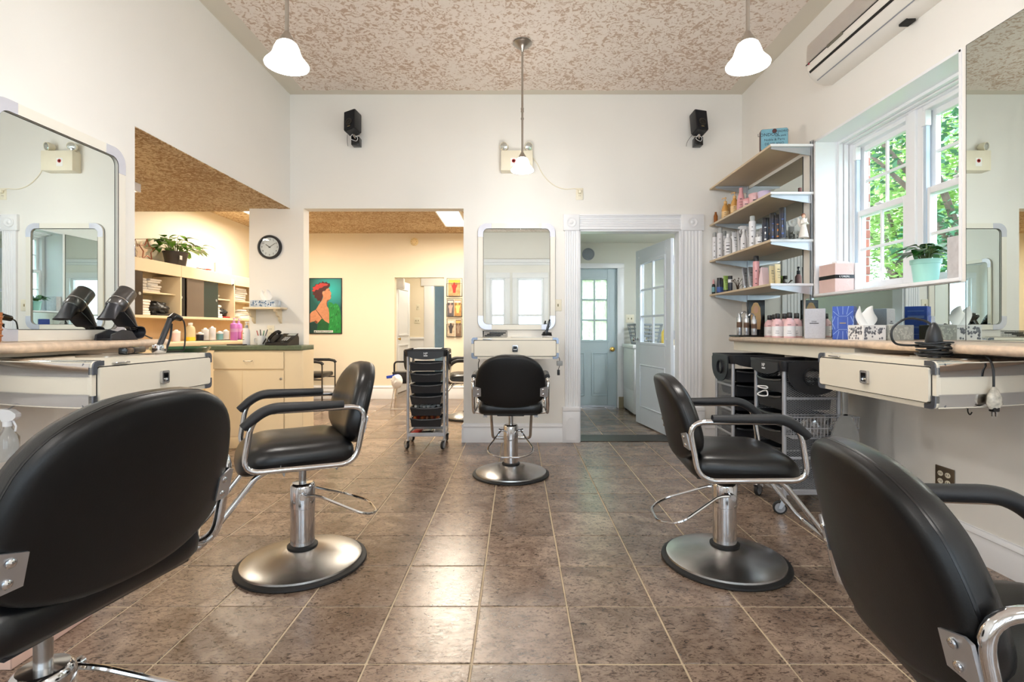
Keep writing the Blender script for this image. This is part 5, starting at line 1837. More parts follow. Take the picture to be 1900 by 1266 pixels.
# fourth shelf
z = SH_Z[3]
product('serum_bottle', 'slim black serum bottle with pink pump on the lowest shelf', 'bottle', 1.930, Yof(1324, 1.93), z, [(0.015, 0), (0.016, 0.004), (0.016, 0.085), (0.010, 0.10)], BLKC, [('cap', [(0.009, 0.10), (0.009, 0.13), (0.005, 0.145)], PINKD)], lab=(0.02, 0.07, 0.0163, mat('teal_label', (120, 170, 180), 0.5)))
product('serum_bottle', 'slim black serum bottle beside the pink-pump one', 'bottle', 1.985, Yof(1331, 1.985), z, [(0.016, 0), (0.017, 0.004), (0.017, 0.085), (0.010, 0.10)], BLKC, [('cap', [(0.009, 0.10), (0.009, 0.125), (0.005, 0.14)], BLKC)])
for k, (px, x) in enumerate(((1335, 1.94), (1341, 2.0))):
    product('styling_can', ('black and blue styling can at the shelf front', 'black and blue styling can set behind its twin')[k], 'spray can', x, Yof(px, x), z, can(0.15, 0.024), NAVY, [('cap', [(0.0235, 0.12), (0.0235, 0.148), (0.001, 0.15)], BLKC)], lab=(0.01, 0.06, 0.0243, BLUEP))
tube_product('squeeze_tube', 'lime green squeeze tube standing on the lowest shelf', 1.95, Yof(1347, 1.95), z + 0.0, 0.155, 0.056, LIME, BLKC, rz=0.2)
product('styling_can', 'dark navy can beside the lime green tube', 'spray can', 1.965, Yof(1355, 1.965), z, can(0.15, 0.020), NAVY, [('cap', [(0.0195, 0.12), (0.0195, 0.148), (0.001, 0.15)], BLKC)], lab=(0.085, 0.115, 0.0203, WHITEP))
t = thing('dried_twig', 'dark dried twig bunch on the lowest shelf', 'twig', (2.0, Yof(1369, 2.0), z))
rnd = random.Random(12)
TW_ = mat('dried_twig_brown', (74, 56, 40), 0.8, vary=0.2)
for k in range(9):
    a = rnd.uniform(0, 2 * PI)
    e = (0.05 * math.cos(a), 0.05 * math.sin(a), rnd.uniform(0.03, 0.13))
    MB().tube(catmull([(0.004 * math.cos(a), 0.004 * math.sin(a), 0.0), (e[0] * 0.4, e[1] * 0.4, e[2] * 0.7), e], 4), 0.0022, 5).build('twig', TW_, t)
    MB().lathe([(0.001, -0.008), (0.006, 0), (0.001, 0.008)], 6, M=Matrix.Translation(e)).build('seed_head', TW_, t)
for k, (px, x) in enumerate(((1382, 1.955), (1393, 1.985))):
    tube_product('squeeze_tube', ('silver grey tapered tube beside the dried twig', 'silver grey tapered tube behind the pink can')[k], x, Yof(px, x), z, 0.185, 0.058, GREYT, SILV, rz=0.3)
product('mousse_can', 'tall pink mousse can with black cap on the lowest shelf', 'spray can', 1.93, Yof(1403, 1.93), z, can(0.245, 0.025), PINKD, [('cap', [(0.019, 0.20), (0.020, 0.205), (0.020, 0.243), (0.017, 0.247), (0.001, 0.248)], BLKC)], marks=(0.0255, [(0.02, 0.012, 0.5), (0.06, 0.006, 0.5), (0.12, 0.02, 0.3)], INK))
product('pump_bottle', 'pink lotion bottle with dark pump behind the mousse can', 'bottle', 2.06, Yof(1412, 2.06), z, [(0.025, 0), (0.026, 0.005), (0.026, 0.10), (0.012, 0.12)], PINK, [('cap', [(0.013, 0.12), (0.013, 0.15), (0.005, 0.152)], NAVY)], (0.165, NAVY, 2.0))
t = solo('product_pouch', MB().rings([[(-0.036, -0.020, 0), (0.036, -0.020, 0), (0.036, 0.020, 0), (-0.036, 0.020, 0)], [(-0.037, -0.018, 0.05), (0.037, -0.018, 0.05), (0.037, 0.018, 0.05), (-0.037, 0.018, 0.05)], [(-0.036, -0.002, 0.145), (0.036, -0.002, 0.145), (0.036, 0.002, 0.145), (-0.036, 0.002, 0.145)]]), mat('pouch_blush', (232, 208, 214), 0.4, vary=0.05), 'white and blush refill pouch on the lowest shelf', 'pouch', (1.955, Yof(1418, 1.955), z), 0.4)
for k, (px, x) in enumerate(((1432, 1.985), (1443, 1.975))):
    tube_product('squeeze_tube', ('beige squeeze tube beside the blush pouch', 'beige squeeze tube at the near end of its row')[k], x, Yof(px, x), z, 0.150, 0.052, BEIGE, BEIGE, rz=0.25)

# counter: silver spray bottles on a black display, pink bottles, boxes
z = 1.058
t = thing('display_stand', 'black product display stand with a portrait panel', 'display', (1.93, 4.20, z))
MB().box(-0.15, 0.06, -0.10, 0.10, 0, 0.014, 0.003, 1).build('tray', BLKG, t)
bd = MB().box(-0.005, 0.135, 0.06, 0.085, 0.0, 0.305, 0.003, 1).build('panel', BLKG, t)
SK = mat('print_skin', (214, 170, 140), 0.6)
HR = mat('print_blonde', (206, 172, 124), 0.6)
MB().prism([(0.02 + 0.0, 0.06), (0.095, 0.06), (0.10, 0.15), (0.095, 0.24), (0.075, 0.28), (0.058, 0.285), (0.04, 0.28), (0.02, 0.24), (0.015, 0.15)], 0.0585, 0.0605, 'y').build('portrait_hair', HR, bd)
MB().prism([(0.058 + 0.019 * math.cos(2 * PI * k / 16), 0.225 + 0.031 * math.sin(2 * PI * k / 16)) for k in range(16)], 0.0575, 0.0605, 'y').build('portrait_face', SK, bd)
for k, (px, x, h) in enumerate(((1372, 1.825, 0.205), (1385, 1.86, 0.195), (1399, 1.885, 0.175))):
    lb = ('tall silver spray bottle at the outer end of the black display', 'silver trigger bottle in the middle of the black display', 'short silver trigger bottle before the portrait panel')[k]
    y = Yof(px, x)
    r = 0.021
    t = product('silver_bottle', lb, 'bottle', x, y, z + 0.0145, can(h * 0.86, r), SILV, [('cap', [(r * 0.6, h * 0.70), (r * 0.6, h * 0.86), (r * 0.4, h * 0.88)], SILV)], lab=(h * 0.30, h * 0.52, r + 0.0006, mat('brown_label', (92, 66, 48), 0.5)), marks=(r + 0.001, [(h * 0.1, 0.012, 0.5)], INK))
    if k:
        MB().tube(catmull([(0, 0, h * 0.86), (-0.008, 0, h * 0.95), (-0.028, 0, h * 0.97), (-0.040, 0, h * 0.88)], 5), 0.006, 8).build('trigger', SILV, t)
SHL = ['rose pink shampoo bottle next to the portrait display', 'rose pink shampoo bottle behind the one by the portrait display', 'rose pink shampoo bottle at the counter front beside the display bottles',
       'rose pink shampoo bottle at the counter front nearest the silver box', 'rose pink shampoo bottle against the mirror between the front pair', 'rose pink shampoo bottle against the mirror beside the silver box']
for k, (px, x, h) in enumerate(((1428, 2.005, 0.175), (1437, 2.10, 0.185), (1443, 1.905, 0.180), (1465, 1.925, 0.182), (1456, 2.06, 0.185), (1478, 2.05, 0.182))):
    r = 0.040
    product('shampoo_bottle', SHL[k], 'bottle', x, Yof(px, x), z, [(r * 0.96, 0), (r, 0.005), (r, h * 0.56), (r * 0.86, h * 0.66), (r * 0.48, h * 0.75), (r * 0.42, h * 0.78)], PINK,
            [('cap', [(r * 0.42, h * 0.77), (r * 0.44, h * 0.78), (r * 0.44, h * 0.96), (r * 0.38, h * 0.985), (0.001, h * 0.99)], BLKC)], None, (h * 0.06, h * 0.46, r + 0.0006, WHITEB),
            (r + 0.001, [(h * 0.18, 0.004, 0.7), (h * 0.26, 0.004, 0.55), (h * 0.5, 0.007, 0.6)], INK), 'pink shampoo bottles on the counter', sy=0.8)


def carton(name, label, cat, x0, x1, y0, y1, z0, z1, m_, pr=None, rz=0.0, bev=0.002, group=None):
    cx, cy = (x0 + x1) / 2, (y0 + y1) / 2
    t = thing(name, label, cat, (cx, cy, z0), rz, group)
    MB().box(x0 - cx, x1 - cx, y0 - cy, y1 - cy, 0, z1 - z0, bev, 1).build('box', m_, t)
    return t, (x1 - x0) / 2, (y1 - y0) / 2, z1 - z0


t, hx, hy_, hz = carton('gift_box', 'pale silver speckled product box on the counter', 'box', 1.93, 2.050, 3.37, 3.46, z, z + 0.198, mat('silver_card', (196, 198, 206), 0.5, vary=0.05, scale=120), rz=math.radians(-32))
text('lettering', 'SERIE', 0.013, INK, t, (-0.005, -hy_ - 0.0006, 0.112), (R90, 0, 0), 0.0003)
MB().box(-0.03, 0.022, -hy_ - 0.001, -hy_, 0.098, 0.103).build('print_line', INK, t)
BLUEC = mat('blue_card', (58, 92, 186), 0.45, vary=0.08, scale=40)
WLN = mat('print_pale_blue', (170, 196, 236), 0.5)
t, hx, hy_, hz = carton('gift_box', 'bright blue product box with pale geometric print', 'box', 1.94, 2.050, 3.06, 3.17, z, z + 0.200, BLUEC, rz=math.radians(-42))
q = MB()
yy = -hy_ - 0.0004
for a, b in (((-0.03, 0.0), (-0.02, 0.05)), ((0.0, 0.0), (0.0, 0.05)), ((0.03, 0.0), (0.02, 0.05)), ((-0.05, 0.03), (-0.02, 0.06)), ((0.05, 0.03), (0.02, 0.06)), ((-0.02, 0.06), (0.02, 0.06)),
             ((-0.02, 0.14), (0.02, 0.14)), ((-0.03, 0.2), (-0.02, 0.15)), ((0.0, 0.2), (0.0, 0.15)), ((0.03, 0.2), (0.02, 0.15)), ((-0.05, 0.17), (-0.02, 0.14)), ((0.05, 0.17), (0.02, 0.14)),
             ((-0.025, 0.065), (-0.025, 0.135)), ((0.025, 0.065), (0.025, 0.135)), ((-0.055, 0.06), (-0.055, 0.14)), ((0.055, 0.06), (0.055, 0.14)), ((-0.04, 0.06), (-0.055, 0.10)), ((0.04, 0.06), (0.055, 0.10)), ((-0.04, 0.14), (-0.055, 0.10)), ((0.04, 0.14), (0.055, 0.10))):
    q.tube([(a[0], yy, a[1]), (b[0], yy, b[1])], 0.0016, 4)
o = q.build('geometric_print', WLN, t)
o['kind'] = 'stuff'
MB().box(-0.016, 0.016, yy - 0.0005, yy + 0.001, 0.096, 0.101).build('print_line', mat('print_gold', (196, 170, 100), 0.5), t)
q = MB()
for zz in (0.03, 0.07, 0.075, 0.13, 0.135, 0.14, 0.17):
    q.box(hx, hx + 0.0008, -0.04, 0.04, zz, zz + 0.002)
o = q.build('side_print', WLN, t)
o['kind'] = 'stuff'


def tissue_box(label, x, y, zb, rz, w, d, h, m_, dots=None, plume=True, seed=1):
    t = thing('tissue_box', label, 'tissue box', (x, y, zb), rz)
    MB().box(-w / 2, w / 2, -d / 2, d / 2, 0, h, 0.002, 1).build('box', m_, t)
    MB().prism([(0.05 * math.cos(2 * PI * k / 20), 0.02 * math.sin(2 * PI * k / 20)) for k in range(20)], h - 0.0005, h + 0.0008).build('slot', WHITEP, t)
    if dots:
        rr = random.Random(seed)
        q = MB()
        for k in range(46):
            u, v = rr.uniform(-w / 2 + 0.01, w / 2 - 0.01), rr.uniform(0.01, h - 0.01)
            r = rr.uniform(0.003, 0.007)
            q.prism([(u + r * math.cos(2 * PI * j / 6), v + r * 1.2 * math.sin(2 * PI * j / 6)) for j in range(6)], -d / 2 - 0.0008, -d / 2 + 0.001, 'y')
            u2 = rr.uniform(-d / 2 + 0.01, d / 2 - 0.01)
            q.prism([(u2 + r * math.cos(2 * PI * j / 6), v + r * 1.2 * math.sin(2 * PI * j / 6)) for j in range(6)], -w / 2 - 0.0008, -w / 2 + 0.001, 'x')
        o = q.build('leaf_print', dots, t)
        o['kind'] = 'stuff'
    if plume:
        for sg in (0, 1):
            nu, nv = 10, 8
            vs_, fs_ = [], []
            for sd in (0, 1):
                for j in range(nv + 1):
                    v = j / nv
                    for i in range(nu + 1):
                        u = i / nu
                        wd = 0.075 + 0.030 * math.sin(PI * min(1, v * 1.1)) - 0.055 * max(0, v - 0.55)
                        xx = (u - 0.5) * wd + 0.022 * v * (1 - 2 * sg)
                        yy = 0.010 * math.sin(5.5 * u + 2.5 * v + 2 * sg) * (0.3 + v) + (0.008 * v if sg else -0.008 * v) + 0.0012 * sd
                        zz = h - 0.003 + 0.105 * v * (0.80 + 0.25 * math.sin(3.0 * u + 1.3 * sg + 0.4))
                        vs_.append((xx, yy, zz))
            m0 = (nu + 1) * (nv + 1)
            for sd in (0, 1):
                for j in range(nv):
                    for i in range(nu):
                        a_ = sd * m0 + j * (nu + 1) + i
                        fs_.append((a_, a_ + 1, a_ + nu + 2, a_ + nu + 1))
            MB().add(vs_, fs_).build('tissue', PAPER, t, 70)
    return t


tissue_box('white tissue box printed with small grey leaves on the counter', 1.955, 2.86, z, math.radians(4), 0.135, 0.115, 0.085, mat('tissue_card_white', (232, 232, 232), 0.6), mat('leaf_print_grey', (118, 120, 128), 0.6))
tissue_box('grey patterned tissue box behind the white tissue box', 2.10, 2.84, z, math.radians(4), 0.12, 0.115, 0.085, mat('tissue_card_grey', (168, 170, 164), 0.6), mat('leaf_print_pale', (198, 200, 192), 0.6), False, 3)
tissue_box('white tissue box with blue marbled print on the corbel shelf', -2.45, B - 0.085, 1.3315, 0.0, 0.245, 0.12, 0.068, mat('marble_print', (196, 206, 216), 0.5, vary=0.3, scale=18), mat('marble_blue', (70, 110, 150), 0.5), True, 8)

# window sill: pink embossed box, white carton, potted pothos, grey canvas box
zs = WZ0 + 0.017
t, hx, hy_, hz = carton('gift_box', 'pale pink embossed gift box with black band on the sill', 'box', 2.238, 2.372, 3.60, 3.79, zs, zs + 0.205, mat('pink_embossed', (226, 196, 190), 0.55, vary=0.03, bump=0.8, bscale=25))
MB().box(-hx - 0.001, hx + 0.001, -hy_ - 0.001, hy_ + 0.001, hz * 0.47, hz * 0.60).build('band', BLKG, t)
text('lettering', "L'OREAL", 0.020, WHITEP, t, (0.0, -hy_ - 0.0018, hz * 0.535), (R90, 0, 0), 0.0003)
q = MB()
rr = random.Random(2)
for k in range(26):
    u, v = rr.uniform(-hx + 0.012, hx - 0.012), rr.choice((rr.uniform(0.012, hz * 0.42), rr.uniform(hz * 0.65, hz - 0.012)))
    a = rr.choice((0.6, -0.6, 1.3, 2.4))
    q.tube([(u - 0.010 * math.cos(a), -hy_, v - 0.010 * math.sin(a)), (u + 0.010 * math.cos(a), -hy_, v + 0.010 * math.sin(a))], 0.0012, 4)
o = q.build('embossed_lines', mat('pink_embossed_line', (240, 216, 210), 0.5), t)
o['kind'] = 'stuff'
carton('carton', 'plain white carton beside the pink gift box', 'box', 2.380, 2.440, 3.60, 3.76, zs, zs + 0.205, WHITEP)
solo('remote_control', MB().box(-0.06, 0.06, -0.022, 0.022, 0, 0.022, 0.006).box(-0.055, 0.055, -0.023, -0.0215, 0.004, 0.008), WHITEP, 'slim white remote lying on the pink gift box', 'remote', (2.34, 3.70, zs + 0.2055), 0.3)
carton('canvas_box', 'grey textured square box at the end of the sill', 'box', 2.236, 2.372, 2.580, 2.66, zs, zs + 0.215, mat('grey_wood_print', (196, 194, 196), 0.6, vary=0.1, scale=30))


def leaf(mb, base, d, up, ln, wd, droop):
    """Heart-shaped leaf with a folded midrib."""
    d = d.normalized()
    side = d.cross(up).normalized()
    n = side.cross(d).normalized()
    prof = [(0.0, 0.25), (0.12, 0.72), (0.3, 1.0), (0.5, 0.92), (0.7, 0.66), (0.88, 0.3), (1.0, 0.02)]
    vs, fs = [], []
    for u, w_ in prof:
        c = base + d * (u * ln) - Vector((0, 0, 1)) * (droop * u * u * ln)
        vs += [c + side * (wd * w_ * 0.5) + n * 0.10 * wd * w_, c, c - side * (wd * w_ * 0.5) + n * 0.10 * wd * w_]
    for i in range(len(prof) - 1):
        a = i * 3
        fs += [(a, a + 1, a + 4, a + 3), (a + 1, a + 2, a + 5, a + 4)]
    mb.add(vs, fs)


def potted_plant(t, pot_prof, pot_m, n, zb, ln, spread, seed, lm, hgt, sx=1.0, sy=1.0, block=None):
    MB().lathe(pot_prof, 32, sx=sx, sy=sy, cap1=False).build('pot', pot_m, t, 40)
    r_top = max(r for r, _ in pot_prof)
    MB().lathe([(r_top * 0.9, zb - 0.015), (0.001, zb - 0.01)], 20, sx=sx, sy=sy).build('soil', SOIL, t)
    rr = random.Random(seed)
    for k in range(n):
        a = 2 * PI * k / n + rr.uniform(-0.3, 0.3)
        rad = rr.uniform(0.25, 1.0) * spread
        hh = zb + hgt * rr.uniform(0.25, 1.0) * (1.15 - 0.6 * rad / spread)
        tip = Vector((rad * math.cos(a) * sx, rad * math.sin(a) * sy, hh))
        if block and tip.x < block: tip.x = block
        base = Vector((0.25 * tip.x, 0.25 * tip.y, zb - 0.012))
        st_ = MB().tube(catmull([base, Vector((tip.x * 0.55, tip.y * 0.55, zb + (hh - zb) * 0.8)), tip], 5), 0.0025, 5).build('stem', STEM, t)
        lb = MB()
        dd = Vector((math.cos(a + rr.uniform(-0.6, 0.6)), math.sin(a + rr.uniform(-0.6, 0.6)), rr.uniform(-0.25, 0.3)))
        if block and dd.x < 0: dd.x *= -0.3
        leaf(lb, tip, dd, Vector((0, 0, 1)), ln * rr.uniform(0.75, 1.15), ln * rr.uniform(0.55, 0.72), rr.uniform(0.2, 0.6))
        lb.build('leaf', lm, t, 80)


MINT = mat('mint_pot', (168, 224, 212), 0.4, vary=0.02)
t = thing('potted_plant', 'green pothos in a mint plastic pot on the window sill', 'plant', (2.318, 2.90, zs))
potted_plant(t, [(0.052, 0), (0.056, 0.002), (0.068, 0.105), (0.073, 0.107), (0.075, 0.132), (0.070, 0.133), (0.067, 0.11)], MINT, 26, 0.128, 0.105, 0.085, 21, LEAFD, 0.11, block=None)

# tin sign box on the top shelf
t = thing('tin_sign', 'pale blue lettered wooden plaque with dark red edge on the top shelf', 'plaque', (2.0, Yof(1436, 2.0), SH_Z[0]), math.radians(-14))
TQ = mat('plaque_blue', (120, 172, 190), 0.5, vary=0.08, scale=14)
MB().prism(rrect(-0.098, 0.098, 0.0, 0.168, 0.014, 4), -0.012, 0.034, 'y').build('board', mat('plaque_edge', (84, 44, 42), 0.5), t)
MB().prism(rrect(-0.096, 0.096, 0.002, 0.166, 0.013, 4), -0.0145, -0.011, 'y').build('face', TQ, t)
for s, x, zz, sz in (('LONDON', -0.045, 0.122, 0.034), ('MADRID', 0.058, 0.143, 0.024), ('new york', 0.045, 0.110, 0.020), ('Noble & Paris', 0.0, 0.082, 0.026), ('DE MILANO', 0.0, 0.050, 0.026), ('Roma', -0.03, 0.020, 0.026)):
    text('lettering', s, sz, mat('plaque_ink', (34, 44, 60), 0.6), t, (x, -0.0152, zz), (R90, 0, 0), 0.0003)
MB().lathe([(0.016, 0), (0.016, 0.006), (0.010, 0.008), (0.001, 0.008)], 16, M=Matrix.Translation((0.0, -0.0145, 0.148)) @ Matrix.Rotation(R90, 4, 'X')).build('medallion', mat('plaque_edge', (84, 44, 42), 0.5), t)
# ------------------------------------------------------------------ things on the stations and the hair dryer ledge
CORDM = mat('black_cord', (18, 18, 20), 0.45, vary=0.1)
DRYM = mat('dryer_graphite', (98, 95, 94), 0.3, 0.8, vary=0.08)
DRYD = mat('dryer_dark', (58, 58, 63), 0.38, 0.5, vary=0.1)
t = thing('hair_dryer', 'graphite hair dryer with flat nozzle resting on its stand', 'hair dryer', (-2.125, 2.70, 1.0625))
ax0, ax1 = Vector((0.0, 0.085, 0.262), ), Vector((0.0, -0.045, 0.128))
d_ = (ax1 - ax0).normalized()
Mb = Matrix.Translation(ax0) @ d_.to_track_quat('Z', 'X').to_matrix().to_4x4()
MB().lathe([(0.040, 0.0), (0.046, 0.003), (0.047, 0.010), (0.047, 0.080), (0.044, 0.083), (0.044, 0.088), (0.046, 0.090), (0.046, 0.122), (0.040, 0.130)], 28, M=Mb).build('barrel', DRYM, t)
MB().lathe([(0.0475, 0.083), (0.0475, 0.088)], 28, M=Mb, cap0=False, cap1=False).build('seam_ring', CHROME, t)
rs = []
for u, b, a in ((0.0, 0.040, 0.040), (0.03, 0.038, 0.032), (0.06, 0.042, 0.018), (0.088, 0.050, 0.009)):
    rs.append([Mb @ Vector((a * math.cos(2 * PI * k / 24), b * math.sin(2 * PI * k / 24), 0.126 + u)) for k in range(24)])
MB().rings(rs).build('nozzle', DRYD, t, 60)
MB().tube([(0.0, 0.045, 0.21), (0.0, 0.105, 0.125), (0.0, 0.135, 0.060)], [0.022, 0.021, 0.019], 14).build('handle', DRYM, t, 60)
MB().cyl((0, 0.130, 0.068), (0, 0.142, 0.045), 0.0195, 0.012).build('handle_cap', BLKG, t)
t2_ = thing('dryer_stand', 'dark curled metal stand holding the hair dryer', 'stand', (-2.125, 2.70, 1.0625))
path = [(-0.075, 0.006), (0.02, 0.006), (0.10, 0.006), (0.135, 0.016), (0.150, 0.040), (0.140, 0.064), (0.112, 0.072), (0.080, 0.074), (0.040, 0.110), (-0.005, 0.148)]
pc = catmull([(0, a, b) for a, b in path], 5)
rs = []
for i, p in enumerate(pc):
    q = pc[min(i + 1, len(pc) - 1)] - pc[max(i - 1, 0)]
    n = Vector((0, -q.z, q.y)).normalized() * 0.0022
    w_ = 0.052
    rs.append([p + Vector((-w_, 0, 0)) + n, p + Vector((w_, 0, 0)) + n, p + Vector((w_, 0, 0)) - n, p + Vector((-w_, 0, 0)) - n])
MB().rings(rs).build('strip', DRYD, t2_, 60)
MB().prism([(-0.08, 0.0), (0.10, 0.0), (0.06, 0.045), (0.0, 0.055), (-0.075, 0.03)], -0.045, -0.035, 'x').build('side_web', DRYD, t2_)
MB().prism([(-0.08, 0.0), (0.10, 0.0), (0.06, 0.045), (0.0, 0.055), (-0.075, 0.03)], 0.035, 0.045, 'x').build('side_web', DRYD, t2_)
MB().tube(catmull([(0.0, 0.135, 0.050), (0.01, 0.18, 0.030), (0.02, 0.235, 0.006), (0.0, 0.27, 0.006)], 5), 0.004, 6).build('power_cord', CORDM, t)

t = thing('wicker_holder', 'small woven amber holder at the end of the ledge', 'basket', (-2.135, 2.045, 1.063))
WK = mat('wicker_amber', (176, 108, 58), 0.6, vary=0.25, scale=60, bump=0.6, bscale=120)
MB().lathe([(0.045, 0), (0.05, 0.01), (0.053, 0.12), (0.055, 0.125), (0.048, 0.125), (0.044, 0.02)], 20, cap1=False).build('body', WK, t)
for z in (0.03, 0.055, 0.08, 0.105):
    MB().lathe([(0.0525, z - 0.004), (0.056, z), (0.0525, z + 0.004)], 20, cap0=False, cap1=False).build('weave_band', WK, t)

# flat iron, curling iron in a holder with looping cord on the ledge-side station
zt = 0.812 + 0.185 + 0.0015
t = thing('hair_straightener', 'dark brown hair straightener lying on the drawer station', 'hair straightener', (-1.90, 2.52, zt), math.radians(20))
MB().box(-0.02, 0.02, -0.11, -0.03, 0.004, 0.032, 0.009).build('barrel', mat('iron_brown', (74, 54, 40), 0.35, vary=0.1), t)
MB().box(-0.022, 0.022, -0.03, 0.13, 0.002, 0.034, 0.009).build('grip', BLKP, t)
MB().box(-0.018, 0.018, -0.125, -0.108, 0.002, 0.034, 0.006).build('tip', BLKG, t)
MB().box(-0.010, 0.010, 0.03, 0.06, 0.034, 0.0355).build('badge', mat('badge_gold', (180, 160, 110), 0.3, 0.8), t)
t = thing('curling_iron', 'black curling iron leaning in a chrome holder with looped cord', 'curling iron', (-1.80, 2.575, zt))
MB().tube([(0.0, -0.01, 0.03), (0.005, 0.03, 0.11), (0.01, 0.06, 0.175)], [0.013, 0.014, 0.013], 12).build('handle', BLKP, t, 60)
MB().tube([(0.01, 0.058, 0.172), (0.012, 0.085, 0.188), (0.012, 0.135, 0.178)], [0.016, 0.019, 0.015], 12).build('head', BLKG, t, 60)
MB().box(-0.02, 0.02, -0.035, 0.02, 0.0, 0.045, 0.006).build('holder', CHROME, t)
MB().tube(catmull([(0.0, 0.04, 0.01), (0.0, 0.075, 0.08), (0.0, 0.085, 0.15)], 5), 0.0055, 8).build('clamp_lever', BLKP, t)
MB().tube(catmull([(0.012, 0.135, 0.178), (0.012, 0.165, 0.16), (0.012, 0.175, 0.10), (0.010, 0.172, 0.03), (0.0, 0.165, 0.004), (-0.05, 0.12, 0.004), (-0.08, 0.06, 0.004)], 6), 0.0038, 6).build('power_cord', CORDM, t)

# basket with tools and small straightener on the pier station
zt = 0.862 + 0.185 + 0.0015
t = thing('wire_basket', 'black wire basket of combs on the pier station', 'basket', (-0.205, 4.72, zt))
q = MB()
w_, dd, hh = 0.110, 0.07, 0.055
for k in range(5):
    z = hh * k / 4
    q.tube([(-w_, -dd, z), (w_, -dd, z), (w_, dd, z), (-w_, dd, z)], 0.0016, 5, True)
for k in range(19):
    x = -w_ + 2 * w_ * k / 18
    q.tube([(x, -dd, hh), (x, -dd, 0), (x, dd, 0), (x, dd, hh)], 0.0011, 4)
for k in range(1, 9):
    y = -dd + 2 * dd * k / 9
    q.tube([(-w_, y, hh), (-w_, y, 0), (w_, y, 0), (w_, y, hh)], 0.0011, 4)
o = q.build('wire_mesh', BLKP, t)
o['kind'] = 'stuff'
MB().tube([(-w_, -dd, hh), (w_, -dd, hh), (w_, dd, hh), (-w_, dd, hh)], 0.003, 6, True).build('rim', BLKP, t)
for k, (x, a) in enumerate(((-0.05, 0.2), (0.0, -0.3), (0.05, 0.5))):
    q = MB().box(-0.075, 0.075, -0.010, 0.010, 0.0, 0.012, 0.003, 1)
    solo('hair_comb', q, BLKG, 'black comb lying in the wire basket on the pier station', 'comb', (-0.205 + x * 0.4, 4.72 + x * 0.7, zt + 0.006 + 0.013 * k), a * 0.3, 'combs in the wire basket')
t = thing('hair_straightener', 'upright grey hair straightener tangled in its cord on the pier station', 'hair straightener', (0.270, 4.70, zt))
MB().tube([(-0.01, 0, 0.012), (0.01, 0, 0.09), (0.022, 0, 0.145)], [0.015, 0.014, 0.011], 12, flat=(1, 0.7)).build('body', mat('tool_grey', (74, 80, 86), 0.3, 0.3), t, 60)
MB().tube([(0.022, 0, 0.14), (0.028, 0, 0.16)], 0.008, 8).build('tip', BLKG, t)
rr = random.Random(6)
pts = []
for k in range(26):
    a = k * 1.15
    pts.append((0.045 * math.cos(a) * rr.uniform(0.7, 1.15), 0.035 * math.sin(a) * rr.uniform(0.7, 1.1), 0.008 + 0.03 * (k / 26) + rr.uniform(0, 0.008)))
pts.append((0.03, 0.0, 0.10))
pts.append((0.026, 0.0, 0.158))
MB().tube(catmull(pts, 5), 0.0032, 6).build('power_cord', CORDM, t)
t = thing('power_plug', 'grey plug on a cord dangling from the pier station', 'plug', (0.372, 4.60, 0.86))
MB().tube(catmull([(-0.02, 0.0, 0.02), (0.005, 0, 0.0), (0.008, 0, -0.03)], 5), 0.003, 6).build('cord', CORDM, t)
MB().box(-0.018, 0.034, -0.015, 0.015, -0.070, -0.025, 0.006).build('adapter', mat('adapter_grey', (170, 172, 172), 0.4), t)
MB().tube([(0.008, 0, -0.07), (-0.005, 0, -0.11)], 0.003, 6).build('cord_tail', CORDM, t)
MB().box(-0.014, 0.010, -0.008, 0.008, -0.155, -0.105, 0.004).build('plug_body', BLKP, t)
t = thing('cable_hook', 'black cord hanging under the pier station beside the chair', 'cord', (-0.345, 4.52, 0.862))
MB().tube(catmull([(0, 0, 0.0), (0.008, 0, -0.02), (0.0, 0, -0.05), (0.002, 0, -0.14)], 5), 0.004, 6).build('cord', CORDM, t)

# coiled hair iron on the window-side station
zt = 0.812 + 0.185 + 0.0015
t = thing('hair_iron', 'black hair iron standing inside its coiled cord on the drawer station', 'hair iron', (1.765, 2.165, zt))
MB().lathe([(0.024, 0.0), (0.026, 0.05), (0.031, 0.075), (0.024, 0.115), (0.018, 0.13), (0.010, 0.145), (0.004, 0.150)], 18).build('body', BLKP, t, 50)
pts = []
rr = random.Random(2)
for k in range(64):
    a = k * 0.72
    rad = 0.052 + 0.010 * math.sin(k * 1.7) + (0.004 if k % 9 else 0.02)
    pts.append((rad * math.cos(a), rad * math.sin(a) * 0.9, 0.006 + 0.062 * k / 64 + rr.uniform(-0.004, 0.004)))
MB().tube(catmull(pts, 4), 0.0042, 6).build('coil', CORDM, t)
MB().tube(catmull([(-0.045, 0.02, 0.052), (-0.14, 0.03, 0.060), (-0.155, 0.03, 0.12), (-0.105, 0.02, 0.165), (-0.04, 0.01, 0.160), (0.0, 0.0, 0.135)], 8), 0.0048, 8).build('cord_loop', CORDM, t)
MB().tube(catmull([(0.05, -0.01, 0.045), (0.085, -0.08, 0.035), (0.075, -0.165, 0.012), (0.066, -0.198, -0.03), (0.064, -0.203, -0.08), (0.064, -0.203, -0.105)], 8), 0.0042, 8).build('cord_tail', CORDM, t)
HX_, HY_ = 0.064, -0.205
pg = MB()
pg.rings([[(HX_ + a * math.cos(2 * PI * k / 12), HY_ + a * 0.6 * math.sin(2 * PI * k / 12), z) for k in range(12)] for a, z in ((0.006, -0.100), (0.015, -0.112), (0.028, -0.140), (0.030, -0.165), (0.018, -0.185))])
pg.build('wrapped_adapter', mat('clear_wrap', (206, 200, 186), 0.2, vary=0.3, scale=60), t)
po = MB().box(HX_ - 0.013, HX_ + 0.013, HY_ - 0.012, HY_ + 0.012, -0.196, -0.168, 0.005).build('plug', BLKG, t)
